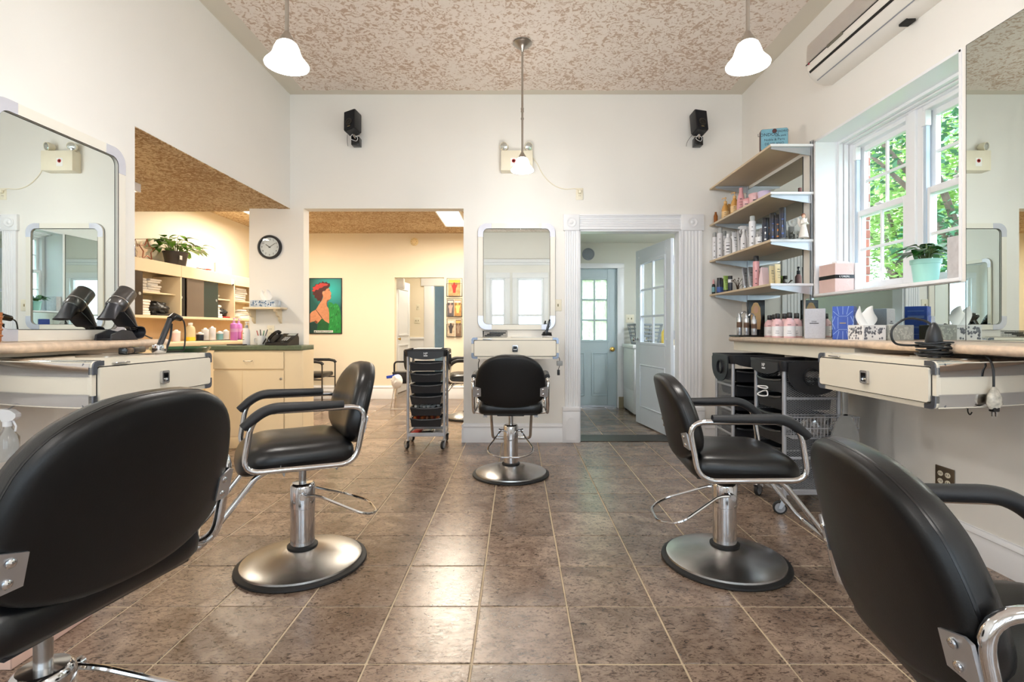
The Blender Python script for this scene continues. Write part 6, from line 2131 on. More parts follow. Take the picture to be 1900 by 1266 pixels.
for x in (-0.007, 0.007):
    MB().box(HX_ + x - 0.0015, HX_ + x + 0.0015, HY_ - 0.003, HY_ + 0.003, -0.214, -0.194).build('prong', CHROME, po)
t = solo('cord_hook', MB().tube(catmull([(0, 0, 0), (0, 0, -0.02), (0.008, 0, -0.032), (0.016, 0, -0.022)], 5), 0.0025, 6), DARKGAP, 'small bent hook under the window-side drawer station', 'hook', (1.79, 2.03, 0.812))

# pink storage box, spray bottle by the ledge
t = thing('storage_box', 'pale pink cardboard box on the floor under the drawer station', 'box', (-1.83, 1.84, 0))
PKB = mat('pink_cardboard', (232, 198, 182), 0.6, vary=0.03)
MB().box(-0.17, 0.17, -0.165, 0.16, 0.0, 0.20, 0.003, 1).build('box', PKB, t)
MB().box(-0.174, 0.174, -0.169, 0.164, 0.165, 0.207, 0.003, 1).build('lid', PKB, t)
t = thing('spray_bottle', 'clear water spray bottle with white trigger hung under the station', 'spray bottle', (-2.02, 2.025, 0.60))
MB().lathe([(0.034, 0), (0.036, 0.006), (0.036, 0.09), (0.014, 0.125), (0.013, 0.14)], 20).build('bottle', mat('clear_bottle', (232, 238, 240), 0.08, trans=0.85), t, 50)
MB().lathe([(0.016, 0.135), (0.016, 0.155), (0.010, 0.158)], 14).build('collar', WHITEP, t)
MB().prism([(0.030, 0.16), (0.012, 0.155), (-0.014, 0.155), (-0.03, 0.19), (-0.022, 0.205), (0.02, 0.20), (0.042, 0.185), (0.042, 0.172)], -0.012, 0.012, 'x' if False else 'y').build('trigger_head', WHITEP, t)
MB().tube([(0.018, 0, 0.165), (0.034, 0, 0.135), (0.03, 0, 0.115)], 0.004, 6).build('trigger', WHITEP, t)
MB().tube([(0, 0, 0.2), (0, 0.03, 0.214), (0, 0.05, 0.212)], 0.003, 6).build('hanging_hook', ALU, t)

# ------------------------------------------------------------------ towel cabinet, shampoo counter
CX = -3.72           # cabinet front
CY0, CY1 = 4.93, 7.60
t = thing('towel_cabinet', 'cream wall cabinet with open towel bays and dark sliding doors', 'cabinet', (BR_L, CY0, 1.235))
dp = CX - BR_L
ln = CY1 - CY0
zt, zo, zi = 0.592, 0.462, 0.027
bd = MB().box(0.001, dp, 0, ln, 0, zi, 0.002, 1)
bd.build('bottom_shelf', LAMW, t)
MB().box(0.001, 0.012, 0, ln, zi, zt).build('back_panel', LAMW, t)
for a, b in ((0.0, 0.73), (0.73, 1.80), (1.80, ln)):
    MB().box(dp - 0.02, dp, a + 0.002, b - 0.002, zo, zt, 0.003, 1).build('fascia', LAMW, t)
MB().box(0.001, dp - 0.02, 0, ln, zt - 0.02, zt).build('top_board', LAMW, t)
for y in (0.73, 1.80):
    MB().box(0.012, dp - 0.004, y - 0.010, y + 0.010, zi, zo, 0.002, 1).build('divider', LAMW, t)
MB().box(0.001, dp + 0.02, -0.03, 0.012, -0.235, zt + 0.004, 0.003, 1).build('end_panel', LAMW, t)
MB().box(0.001, dp, ln - 0.012, ln, 0, zt, 0.002, 1).build('end_panel', LAMW, t)
for a, b in ((0.14, 0.72), (1.30, 1.79), (1.81, ln - 0.02)):
    MB().box(0.012, dp - 0.06, a, b, 0.255, 0.272, 0.002, 1).build('inner_shelf', LAMW, t)
SMOKE = mat('smoked_door', (64, 46, 34), 0.15, vary=0.2, scale=4)
TAUPE = mat('taupe_door', (112, 98, 86), 0.3, vary=0.04)
GRNG = mat('dark_green_glass', (16, 44, 42), 0.08, vary=0.2)
for nm, a, b, m_, off, kx in (('sliding_door', 0.02, 0.175, SMOKE, 0.022, 0.13), ('sliding_door', 0.745, 0.86, BLKG, 0.030, 0.77), ('sliding_door', 0.85, 1.16, TAUPE, 0.016, None), ('sliding_door', 1.15, 1.46, GRNG, 0.022, 1.42)):
    dr = MB().box(dp - off - 0.006, dp - off, a, b, zi, zo, 0.001, 1).build(nm, m_, t)
    if kx:
        MB().lathe([(0.016, 0), (0.016, 0.004), (0.010, 0.005), (0.001, 0.003)], 14, M=Matrix.Translation((dp - off, kx, 0.24)) @ Matrix.Rotation(R90, 4, 'Y')).build('finger_pull', ALU, dr)


ORD = ['topmost', 'second from top', 'third from top', 'fourth from top', 'fifth from top', 'sixth from top']


def towel_stack(label, x, y, z, n, w, d, m_, seed, nm='folded_towel', cat='towel', hh=0.026, grp=None):
    rr = random.Random(seed)
    zz = z
    for k in range(n):
        h = hh * rr.uniform(0.8, 1.2)
        ww, dd = w * rr.uniform(0.86, 1.0), d * rr.uniform(0.88, 1.02)
        q = MB().box(-dd / 2, dd / 2, -ww / 2, ww / 2, 0, h, h * 0.45, 3)
        rings = q.v
        q.v = [(a + 0.006 * math.sin(30 * b + k), b, c + 0.0008 * math.sin(22 * b + 2 * k) * (c / h)) for a, b, c in q.v]
        solo(nm, q, m_, ORD[n - 1 - k] + ' ' + label, cat, (x + rr.uniform(-0.01, 0.01), y + rr.uniform(-0.015, 0.015), zz), rr.uniform(-0.08, 0.08), grp, 60)
        zz += h + 0.0012
    return zz


bz = 1.235 + zi + 0.001
sz = 1.235 + 0.273
cxm = CX - 0.16
towel_stack('white towel in the short stack on the shelf by the smoked door', cxm - 0.02, CY0 + 0.26, sz, 5, 0.17, 0.2, CLOTH, 1, grp='white towels in the cabinet')
towel_stack('white towel in the tall stack on the shelf by the smoked door', cxm - 0.03, CY0 + 0.45, sz, 6, 0.18, 0.2, CLOTH, 2, hh=0.022, grp='white towels in the cabinet')
towel_stack('white towel at the foot of the bay by the smoked door', cxm, CY0 + 0.25, bz, 6, 0.16, 0.22, CLOTH, 3, grp='white towels in the cabinet')
towel_stack('white towel on the shelf by the green glass door', cxm - 0.03, CY0 + 1.52, sz, 2, 0.24, 0.2, CLOTH, 4, grp='white towels in the cabinet')
towel_stack('white towel at the foot of the bay by the green glass door', cxm, CY0 + 1.525, bz, 6, 0.12, 0.22, CLOTH, 5, grp='white towels in the cabinet')
towel_stack('white towel on the shelf of the last cabinet bay', cxm, CY0 + 2.05, sz, 6, 0.3, 0.22, CLOTH, 6, grp='white towels in the cabinet')
towel_stack('white towel at the foot of the last cabinet bay', cxm, CY0 + 2.19, bz, 5, 0.3, 0.22, CLOTH, 7, grp='white towels in the cabinet')
for y, sx, sy, sz2, sd, lb in ((CY0 + 0.52, 0.13, 0.15, 0.10, 1, 'crumpled black nylon cape heaped in the first cabinet bay'), (CY0 + 1.69, 0.11, 0.085, 0.085, 2, 'crumpled black nylon cape heaped beside the green glass door'), (CY0 + 1.91, 0.07, 0.075, 0.045, 3, 'small black cape wad in the last cabinet bay')):
    q = crumple(1.0, sx * 0.95, sy * 0.92, sz2 * 0.86, sd, 0.4, 4)
    zmin = min(v[2] for v in q.v)
    q.v = [(a, b, max(c, zmin * 0.55)) for a, b, c in q.v]
    zmin = min(v[2] for v in q.v)
    solo('salon_cape', q, BLKCL, lb, 'cape', (CX - 0.155, y, bz + 0.02 - zmin if sd != 3 else bz - zmin), 0, None, 80)
solo('folded_cape', MB().box(-0.12, 0.12, -0.14, 0.14, 0, 0.02, 0.008), BLKCL, 'flat folded black cape under the first black heap', 'cape', (CX - 0.15, CY0 + 0.53, bz))
solo('folded_towel', MB().box(-0.11, 0.11, -0.075, 0.075, 0, 0.02, 0.008), mat('red_towel', (168, 42, 40), 0.9, vary=0.1, bump=0.5), 'red folded towel under the second black heap', 'towel', (CX - 0.15, CY0 + 1.69, bz))

ct = 1.235 + zt + 0.0005
t = thing('potted_plant', 'trailing pothos in a dark brown planter on the towel cabinet', 'plant', (CX - 0.16, 5.80, ct))
potted_plant(t, [(0.085, 0), (0.09, 0.003), (0.112, 0.150), (0.118, 0.152), (0.118, 0.165), (0.110, 0.166), (0.104, 0.15)], mat('brown_planter', (66, 56, 50), 0.5), 52, 0.150, 0.13, 0.27, 31, LEAF, 0.21, sx=1.0, sy=1.25, block=-0.10)
MB().box(0.112, 0.1155, -0.10, -0.06, 0.07, 0.115).build('pot_label', PAPER, t)
t = thing('star_basket', 'star-shaped copper wire basket of bottles on the towel cabinet', 'basket', (CX - 0.13, 5.17, ct))
COP = mat('copper_wire', (150, 92, 66), 0.4, 0.6)
star = []
for k in range(10):
    r = 0.115 if k % 2 == 0 else 0.055
    a = R90 + PI * k / 5
    star.append((0.06, 0.06 + r * math.cos(a), 0.10 + r * math.sin(a)))
MB().tube(star, 0.006, 6, True).build('star_rim', COP, t)
MB().tube([(-0.06, p[1], p[2]) for p in star], 0.003, 6, True).build('star_back', COP, t)
for p in star[::2]:
    MB().tube([(0.06, p[1], p[2]), (-0.06, p[1], p[2])], 0.0025, 5).build('star_tie', COP, t)
MB().prism([(p[1] * 0.96 + 0.003, max(0.012, p[2] * 0.9)) for p in star], -0.004, 0.0, 'x').build('lining', mat('liner_cream', (222, 196, 164), 0.7), t)
product('blue_bottle', 'dark blue bottle in the star basket', 'bottle', CX - 0.10, 5.06, ct + 0.001, [(0.028, 0), (0.030, 0.006), (0.030, 0.13), (0.014, 0.16), (0.014, 0.19)], mat('cobalt_bottle', (40, 52, 110), 0.25), [('cap', [(0.016, 0.185), (0.016, 0.215), (0.001, 0.218)], WHITEP)])
product('blue_bottle', 'tall blue-grey bottle beside the dark blue bottle', 'bottle', CX - 0.17, 5.08, ct + 0.001, [(0.026, 0), (0.028, 0.006), (0.028, 0.17), (0.014, 0.20)], mat('slate_bottle', (96, 112, 150), 0.3), [('cap', [(0.015, 0.198), (0.015, 0.23), (0.001, 0.232)], NAVY)])
t = thing('scissors', 'red handled scissors lying on the towel cabinet', 'scissors', (CX - 0.11, 6.22, ct))
RED = mat('red_plastic', (186, 36, 34), 0.4)
for s in (-1, 1):
    MB().tube([(s * 0.022 + 0.026 * math.cos(2 * PI * k / 16) * 0.8, 0.085 + 0.036 * math.sin(2 * PI * k / 16), 0.008 + 0.02) for k in range(16)], 0.006, 6, True).build('handle', RED, t)
    MB().prism([(0.0, 0.06), (s * 0.012, 0.06), (s * 0.002, -0.10), (0.0, -0.10)], 0.022 + 0.003 * (s > 0), 0.025 + 0.003 * (s > 0)).build('blade', DRYM, t)
MB().lathe([(0.006, 0.0), (0.006, 0.034)], 10).build('pivot', ALU, t)
solo('wood_comb', MB().box(-0.012, 0.012, -0.09, 0.09, 0, 0.012, 0.004), mat('comb_brown', (110, 62, 44), 0.5), 'brown wooden comb leaning beside the planter', 'comb', (CX - 0.06, 6.06, ct), 0.4)
solo('card_box', MB().box(-0.05, 0.05, -0.11, 0.11, 0, 0.11, 0.003), PAPER, 'white card box on the towel cabinet', 'box', (CX - 0.12, 6.66, ct))
product('pink_candle', 'pale pink cylinder beside the white card box', 'bottle', CX - 0.09, 6.46, ct, [(0.022, 0), (0.022, 0.13), (0.018, 0.134), (0.001, 0.135)], PINK)
solo('blue_pen', MB().tube([(0, -0.05, 0.005), (0, 0.05, 0.005)], 0.005, 8), mat('pen_blue', (60, 150, 210), 0.4), 'bright blue pen lying on the towel cabinet', 'pen', (CX - 0.05, 6.40, ct), 0.2)
t = thing('door_bell', 'small white sensor with black button on the cabinet fascia', 'sensor', (CX + 0.0005, 6.66, 1.715))
MB().box(0, 0.012, -0.03, 0.03, -0.02, 0.055, 0.005).build('case', WHITEP, t)
MB().lathe([(0.010, 0), (0.010, 0.014), (0.001, 0.016)], 12, M=Matrix.Translation((0.004, 0, -0.015)) @ Matrix.Rotation(R90, 4, 'Y')).build('button', BLKG, t)

SCZ = 0.985
t = thing('shampoo_counter', 'cream counter running under the towel cabinet', 'counter', (BR_L, CY0, 0))
MB().box(0.001, 0.66, 0.0, 2.65, SCZ - 0.04, SCZ, 0.004).build('top', LAMW, t)
MB().box(0.001, 0.62, 0.0, 2.65, 0.09, SCZ - 0.04, 0.002, 1).build('carcass', LAMW, t)
MB().box(0.001, 0.56, 0.0, 2.65, 0.0, 0.09).build('toe_kick', LAMW, t)
MB().box(0.001, 0.012, 0.015, 2.62, SCZ, 1.2345).build('splash_panel', mat('splash_tan', (222, 190, 146), 0.5, vary=0.03), t)
for a, b in ((0.02, 0.64), (0.66, 1.28), (1.30, 1.94), (1.96, 2.63)):
    MB().box(0.62, 0.636, a, b, 0.11, SCZ - 0.06, 0.003, 1).build('door', LAMW, t)

z = SCZ + 0.001
xb = -3.70
product('soap_bottle', 'clear bottle half full of yellow liquid on the shampoo counter', 'bottle', xb, 5.78, z, [(0.046, 0), (0.049, 0.006), (0.049, 0.13), (0.040, 0.16), (0.020, 0.175), (0.020, 0.185)], mat('hazy_plastic', (240, 226, 186), 0.3, trans=0.3), [('cap', [(0.023, 0.18), (0.023, 0.205), (0.001, 0.207)], WHITEP)], lab=(0.004, 0.045, 0.0495, mat('yellow_liquid', (236, 206, 60), 0.3)))
for k, (y, h, m_, lb) in enumerate(((5.60, 0.13, 'pouch_blush', 'pale pink tub beside the yellow liquid bottle'), (6.02, 0.10, 'navy_can', 'dark blue scoop tub on the shampoo counter'), (6.12, 0.15, 'white_bottle', 'short white pump jar behind the scoop tub'), (6.26, 0.17, 'white_bottle', 'white bottle with clear pump on the shampoo counter'), (6.42, 0.11, 'teal_label', 'small teal and white tub on the shampoo counter'), (6.55, 0.13, 'white_bottle', 'white tub of small packets at the end of the group'))):
    product('care_tub', lb, 'bottle', xb - 0.04, y, z, [(0.036, 0), (0.038, 0.006), (0.040, h * 0.7)], MATS[m_], [('lid', [(0.041, h * 0.7), (0.041, h * 0.86), (0.02, h * 0.9), (0.012, h), (0.001, h)], WHITEP)])
solo('black_tray', MB().box(-0.09, 0.09, -0.62, 0.62, 0, 0.008, 0.003, 1), BLKG, 'long black tray on the shampoo counter', 'tray', (xb + 0.11, 6.45, z))
LIL = mat('orchid_bottle', (200, 116, 196), 0.3, vary=0.05)
ORC = mat('orchid_pump', (214, 160, 214), 0.35)
for k, (px, x, lb) in enumerate(((434, -3.42, 'orchid purple pump bottle beside the white lotion bottle'), (443, -3.55, 'orchid purple pump bottle set behind its twin'))):
    y = Yof(px, x)
    product('pump_bottle', lb, 'bottle', x, y, z, [(0.038, 0), (0.040, 0.006), (0.040, 0.19), (0.030, 0.205), (0.014, 0.21)], LIL, [('cap', [(0.015, 0.205), (0.015, 0.235), (0.008, 0.238)], ORC)], (0.25, ORC, 1.0), (0.10, 0.14, 0.0405, ORC))
for k, (px, x) in enumerate(((452, -3.45), (458, -3.5))):
    product('pump_bottle', ('short coral bottle beside the purple bottles', 'short coral bottle behind the lotion bottle')[k], 'bottle', x, Yof(px, x), z, [(0.026, 0), (0.027, 0.005), (0.027, 0.10), (0.012, 0.12)], mat('coral_bottle', (236, 140, 130), 0.3), [('cap', [(0.013, 0.118), (0.013, 0.145), (0.001, 0.147)], WHITEP)])

# ------------------------------------------------------------------ green-topped reception counter with phone
t = thing('reception_counter', 'cream cabinet with green laminate top beside the pillar', 'counter', (-2.85, 4.80, 0))
gx0, gx1 = 0.0, 0.835
MB().box(gx0, gx1, 0.0, 0.255, 0.09, 0.920, 0.002, 1).build('carcass', LAMW, t)
MB().box(gx0, gx1, -0.012, 0.255, 0.0, 0.10, 0.004).build('kick_board', LAMW, t)
poly = [(gx1 + 0.0, -0.03), (gx1 + 0.0, 0.255), (-0.16, 0.255), (-0.16, 0.05), (-0.145, 0.005), (-0.11, -0.022), (-0.06, -0.03)]
rs = []
for ins, z in ((0.012, 0.921), (0.0, 0.929), (0.0, 0.958), (0.012, 0.966)):
    c = (0.35, 0.1)
    rs.append([(x + (ins if x < c[0] else -ins) * (0 if y > 0.25 else 1), y + (ins if y < 0.2 else 0), z) for x, y in poly])
MB().rings(rs).build('top', GREENC, t, 50)
dr = MB().box(0.0, 0.660, -0.018, 0.0, 0.745, 0.905, 0.003, 1).build('drawer', LAMW, t)
MB().tube(fillet([(0.29, -0.018, 0.825), (0.29, -0.035, 0.822), (0.37, -0.035, 0.822), (0.37, -0.018, 0.825)], 0.01, 4), 0.003, 6).build('handle', BRUSHD, dr)
MB().box(0.0, 0.27, -0.010, 0.0, 0.115, 0.730, 0.002, 1).build('sliding_door', LAMW, t)
d_2 = MB().box(0.275, 0.660, -0.016, 0.0, 0.115, 0.730, 0.002, 1).build('sliding_door', LAMW, t)
MB().lathe([(0.012, 0), (0.012, 0.004), (0.006, 0.006), (0.001, 0.004)], 14, M=Matrix.Translation((0.635, -0.016, 0.655)) @ Matrix.Rotation(R90, 4, 'X')).build('lock', BRUSHD, d_2)
MB().box(0.664, 0.835, -0.006, 0.0, 0.105, 0.918, 0.002, 1).build('stile_panel', LAMW, t)

zc = 0.967
t = thing('desk_phone', 'black desk phone with handset on the green counter', 'phone', (-2.26, 4.90, zc), math.radians(-12))
pw_ = [(-0.11, 0.0), (0.09, 0.0), (0.09, 0.035), (-0.07, 0.10), (-0.11, 0.06)]
MB().prism([(-0.09, 0.0), (0.08, 0.0), (0.08, 0.07), (0.06, 0.105), (-0.09, 0.022)], -0.115, 0.13, 'x').build('base', BLKP, t)
Ms = Matrix.Translation((0.03, 0.0, 0.068)) @ Matrix.Rotation(math.radians(29), 4, 'X')
MB().box(-0.065, 0.10, -0.085, 0.085, -0.004, 0.004, 0.003, 1, Ms).build('face', BLKG, t)
MB().box(0.005, 0.092, 0.040, 0.075, 0.004, 0.0065, 0.001, 1, Ms).build('screen', mat('phone_screen', (170, 178, 176), 0.3), t)
kp = MB()
for i in range(3):
    for j in range(4):
        kp.box(0.005 + i * 0.022, 0.019 + i * 0.022, -0.055 + j * 0.018, -0.044 + j * 0.018, 0.004, 0.008, 0.001, 1, Ms)
o = kp.build('keypad', mat('key_grey', (180, 182, 184), 0.5), t)
o['kind'] = 'stuff'
Mh = Matrix.Translation((-0.082, 0.0, 0.074)) @ Matrix.Rotation(math.radians(29), 4, 'X')
hs = [Mh @ Vector(p) for p in catmull([(0, -0.09, 0.0), (0, -0.075, 0.022), (0, 0.0, 0.034), (0, 0.075, 0.022), (0, 0.09, 0.0)], 6)]
MB().tube(hs, [0.020 if k in (0, 1, 2, len(hs) - 1, len(hs) - 2, len(hs) - 3) else 0.015 for k in range(len(hs))], 12).build('handset', BLKG, t, 60)
cc = []
for k in range(60):
    u = k / 59
    cc.append((-0.11 - 0.05 * u + 0.006 * math.cos(k * 1.2), -0.08 + 0.02 * u, 0.05 * (1 - u) + 0.01 + 0.006 * math.sin(k * 1.2)))
MB().tube(cc, 0.002, 5).build('coiled_cord', CORDM, t)
product('lotion_bottle', 'white lotion pump bottle beside the phone', 'bottle', -2.62, 4.94, zc, [(0.032, 0), (0.034, 0.006), (0.034, 0.12), (0.028, 0.15), (0.014, 0.165)], WHITEB, [('cap', [(0.015, 0.163), (0.015, 0.19), (0.006, 0.194)], GREYP)], (0.205, WHITEP, 0.0), None, (0.0345, [(0.05, 0.01, 0.8), (0.075, 0.004, 0.6), (0.11, 0.012, 0.5)], mat('print_green', (120, 170, 110), 0.5)))
t = thing('pen_cup', 'white mug of pens beside the phone', 'mug', (-2.50, 4.99, zc))
MB().lathe([(0.036, 0), (0.039, 0.004), (0.040, 0.09), (0.036, 0.09), (0.035, 0.006)], 22, cap1=False).build('cup', WHITEP, t)
MB().tube(fillet([(-0.038, 0, 0.07), (-0.068, 0, 0.066), (-0.066, 0, 0.026), (-0.038, 0, 0.02)], 0.02, 5), 0.005, 8).build('handle', WHITEP, t)
for k, (dx, tp, c) in enumerate(((-0.015, -0.05, (176, 60, 44)), (0.0, -0.02, (60, 60, 64)), (0.008, 0.03, (50, 130, 90)), (0.018, 0.07, (90, 90, 96)))):
    solo('pen', MB().tube([(dx * 0.6, 0.0, 0.008), (dx + tp * 0.55, 0.0, 0.135 + 0.01 * (k % 2))], 0.0045, 8), mat('pen_%d' % k, c, 0.4),
         ('red pen leaning in the white mug', 'black pen upright in the white mug', 'green pen in the white mug', 'grey pen leaning towards the phone in the mug')[k], 'pen', (-2.50, 4.985 + 0.004 * k, zc + 0.004))
solo('black_notepad', MB().box(-0.08, 0.08, -0.03, 0.03, 0, 0.010, 0.002, 1), BLKP, 'black notepad on the green counter', 'notepad', (-2.66, 4.845, zc), 0.1)
t = thing('shampoo_basin', 'dark green shampoo basin behind the reception counter', 'basin', (-2.98, 4.52, 0.55))
MB().lathe([(0.10, 0.30), (0.20, 0.36), (0.235, 0.405), (0.225, 0.412), (0.19, 0.37), (0.09, 0.315)], 30, cap0=True, cap1=True).build('bowl', mat('basin_green', (40, 84, 66), 0.15, coat=0.5), t, 50)
MB().cyl((0, 0, -0.55), (0, 0, 0.31), 0.06, 0.10).build('pedestal', LAMW, t)

# ------------------------------------------------------------------ back room
t = thing('poster', 'framed hair poster of a red-haired model in green on the far wall', 'poster', (-3.085, BR_Y, 1.051))
pw2, ph = 0.512, 0.885
m_ = bpy.data.materials.new('poster_teal')
m_.use_nodes = True
nt = m_.node_tree
tcn = nt.nodes.new('ShaderNodeTexCoord')
mpn = nt.nodes.new('ShaderNodeMapping')
mpn.inputs['Location'].default_value = (-0.08, 0, -0.70)
nt.links.new(tcn.outputs['Object'], mpn.inputs[0])
gr = nt.nodes.new('ShaderNodeTexGradient')
gr.gradient_type = 'SPHERICAL'
mp2 = nt.nodes.new('ShaderNodeMapping')
mp2.inputs['Scale'].default_value = (3.0, 3.0, 3.0)
nt.links.new(mpn.outputs[0], mp2.inputs[0])
nt.links.new(mp2.outputs[0], gr.inputs[0])
rp = nt.nodes.new('ShaderNodeValToRGB')
rp.color_ramp.elements[0].color = srgb((16, 86, 82)) + (1,)
rp.color_ramp.elements[1].color = srgb((40, 190, 190)) + (1,)
nt.links.new(gr.outputs['Fac'], rp.inputs[0])
nt.links.new(rp.outputs[0], nt.nodes['Principled BSDF'].inputs['Base Color'])
MB().box(-pw2 / 2, pw2 / 2, -0.012, -0.001, 0, ph).build('sheet', m_, t)
q = MB()
for a, b, c, d in ((-pw2 / 2 - 0.006, -pw2 / 2 + 0.004, -0.006, ph + 0.006), (pw2 / 2 - 0.004, pw2 / 2 + 0.006, -0.006, ph + 0.006), (-pw2 / 2 + 0.004, pw2 / 2 - 0.004, -0.006, 0.004), (-pw2 / 2 + 0.004, pw2 / 2 - 0.004, ph - 0.004, ph + 0.006)):
    q.box(a, b, -0.018, -0.001, c, d)
q.build('frame', BLKP, t)


def poster_shape(nm, pts, col, lay):
    key = 'poster_' + nm + '_%d' % col[0]
    P2 = [(((x - 72) / 290.0 - 0.5) * pw2, (580 - y) / 498.0 * ph) for x, y in pts]
    MB().prism(P2, -0.0125 - 0.0004 * lay, -0.011, 'y').build(nm, mat(key, col, 0.5, vary=0.12, scale=30), t)


poster_shape('shadow', [(74, 490), (110, 478), (140, 500), (145, 578), (74, 578)], (14, 60, 56), 1)
poster_shape('feathers', [(246, 296), (272, 300), (290, 318), (308, 306), (330, 318), (344, 345), (352, 380), (358, 430), (360, 500), (358, 576), (238, 576), (246, 520), (252, 470), (244, 430), (250, 380), (242, 340)], (30, 140, 62), 2)
poster_shape('skin', [(212, 190), (230, 165), (248, 172), (256, 185), (258, 198), (271, 216), (264, 224), (268, 236), (263, 244), (267, 258), (258, 272), (238, 274), (228, 282), (224, 304), (228, 330), (244, 356), (250, 400), (250, 490), (215, 470), (185, 442), (160, 470), (140, 492), (112, 470), (90, 476), (75, 482), (75, 404), (92, 384), (130, 364), (156, 320), (172, 296), (184, 280), (196, 250), (186, 215)], (204, 140, 104), 3)
poster_shape('dress', [(185, 442), (215, 470), (246, 490), (240, 576), (140, 576), (136, 545), (150, 500), (140, 492), (160, 470)], (20, 92, 48), 4)
poster_shape('strap', [(127, 366), (132, 366), (187, 440), (183, 443)], (20, 30, 26), 5)
poster_shape('dark_hair', [(92, 196), (104, 178), (98, 160), (118, 152), (128, 132), (150, 134), (162, 118), (182, 122), (190, 106), (206, 120), (226, 112), (236, 124), (256, 126), (258, 150), (240, 172), (226, 176), (214, 194), (196, 196), (186, 214), (194, 240), (184, 270), (172, 296), (160, 282), (146, 288), (134, 262), (116, 258), (118, 236), (98, 226), (106, 208)], (74, 30, 34), 5)
poster_shape('red_hair', [(92, 196), (108, 180), (98, 164), (120, 156), (134, 136), (154, 138), (170, 124), (196, 126), (216, 128), (242, 134), (232, 148), (200, 152), (186, 166), (160, 170), (150, 186), (128, 184), (116, 202)], (196, 60, 58), 6)
poster_shape('ear', [(188, 204), (198, 198), (208, 206), (206, 222), (198, 234), (192, 222)], (214, 152, 116), 6)
poster_shape('eye', [(244, 186), (254, 184), (256, 189), (246, 191)], (40, 26, 24), 6)
poster_shape('neck_shade', [(228, 282), (238, 275), (256, 274), (240, 284), (230, 300), (232, 330), (224, 318)], (150, 90, 66), 6)
poster_shape('arm_shade', [(112, 470), (128, 462), (146, 476), (140, 492), (128, 486)], (120, 66, 50), 6)
rp_ = random.Random(7)
for k in range(26):
    fx, fy = rp_.uniform(256, 346), rp_.uniform(325, 560)
    ln_ = rp_.uniform(14, 28)
    poster_shape('feather', [(fx - 2, fy), (fx + 3, fy - ln_ * 0.4), (fx + 7, fy - ln_), (fx + 9, fy - ln_ * 0.4), (fx + 4, fy + 3)], ((18, 104, 46), (66, 176, 92))[k % 2], 6 if k % 2 else 7)
poster_shape('lips', [(262, 236), (269, 237), (267, 241), (270, 245), (262, 246)], (150, 40, 44), 6)
MB().box(-0.185, 0.120, -0.0165, -0.0125, 0.014, 0.050).build('title_bar', mat('poster_bar', (214, 220, 218), 0.5), t)
text('lettering', 'INTERCOSMO', 0.036, mat('poster_ink', (24, 60, 56), 0.5), t, (-0.018, -0.0172, 0.032), (R90, 0, 0), 0.0003, sx=1.1)
MB().prism([(-0.178, 0.018), (-0.152, 0.018), (-0.165, 0.046)], -0.0172, -0.0160, 'y').build('emblem', MATS['poster_ink'], t)

t = thing('smoke_detector', 'round ivory smoke detector on the far wall', 'smoke detector', (-1.658, BR_Y, 2.527))
Mx = Matrix.Rotation(R90, 4, 'X')
MB().lathe([(0.062, 0.001), (0.064, 0.012), (0.056, 0.034), (0.03, 0.040), (0.001, 0.041)], 28, M=Mx).build('case', mat('aged_ivory', (232, 210, 160), 0.5), t)
for k in range(8):
    a = 2 * PI * k / 8
    MB().box(-0.004, 0.004, -0.0385, -0.034, 0.030, 0.046, M=Matrix.Rotation(a, 4, 'Y')).build('vent_slot', IVORYD, t)

t = thing('magazine_rack', 'black three-tier magazine rack on the far wall', 'magazine rack', (-1.012, BR_Y, 0.998))
for k in range(3):
    z0 = 0.325 * k
    q = MB()
    w_ = 0.122
    q.tube([(-w_, -0.004, z0), (-w_, -0.004, z0 + 0.29), (w_, -0.004, z0 + 0.29), (w_, -0.004, z0)], 0.004, 6, True)
    q.tube([(-w_, -0.004, z0), (-w_, -0.055, z0), (w_, -0.055, z0), (w_, -0.004, z0)], 0.004, 6)
    q.tube([(-w_, -0.055, z0), (-w_, -0.06, z0 + 0.20), (w_, -0.06, z0 + 0.20), (w_, -0.055, z0)], 0.003, 6)
    q.tube([(-w_, -0.004, z0 + 0.2), (-w_, -0.06, z0 + 0.20)], 0.003, 6)
    q.tube([(w_, -0.004, z0 + 0.2), (w_, -0.06, z0 + 0.20)], 0.003, 6)
    q.build('rack_tier', BLKP, t)
MAGS = [(0, -0.055, 0.11, (196, 176, 150), 'pale cover magazine with round motif in the bottom rack tier'), (0, 0.065, 0.085, (120, 92, 70), 'brown cover magazine beside it in the bottom rack tier'),
        (1, -0.06, 0.10, (92, 84, 86), 'dark cover magazine in the middle rack tier'), (1, 0.055, 0.11, (176, 130, 70), 'tan cover magazine in the middle rack tier'), (2, 0.0, 0.19, (186, 150, 100), 'wide cover magazine with red figure in the top rack tier')]
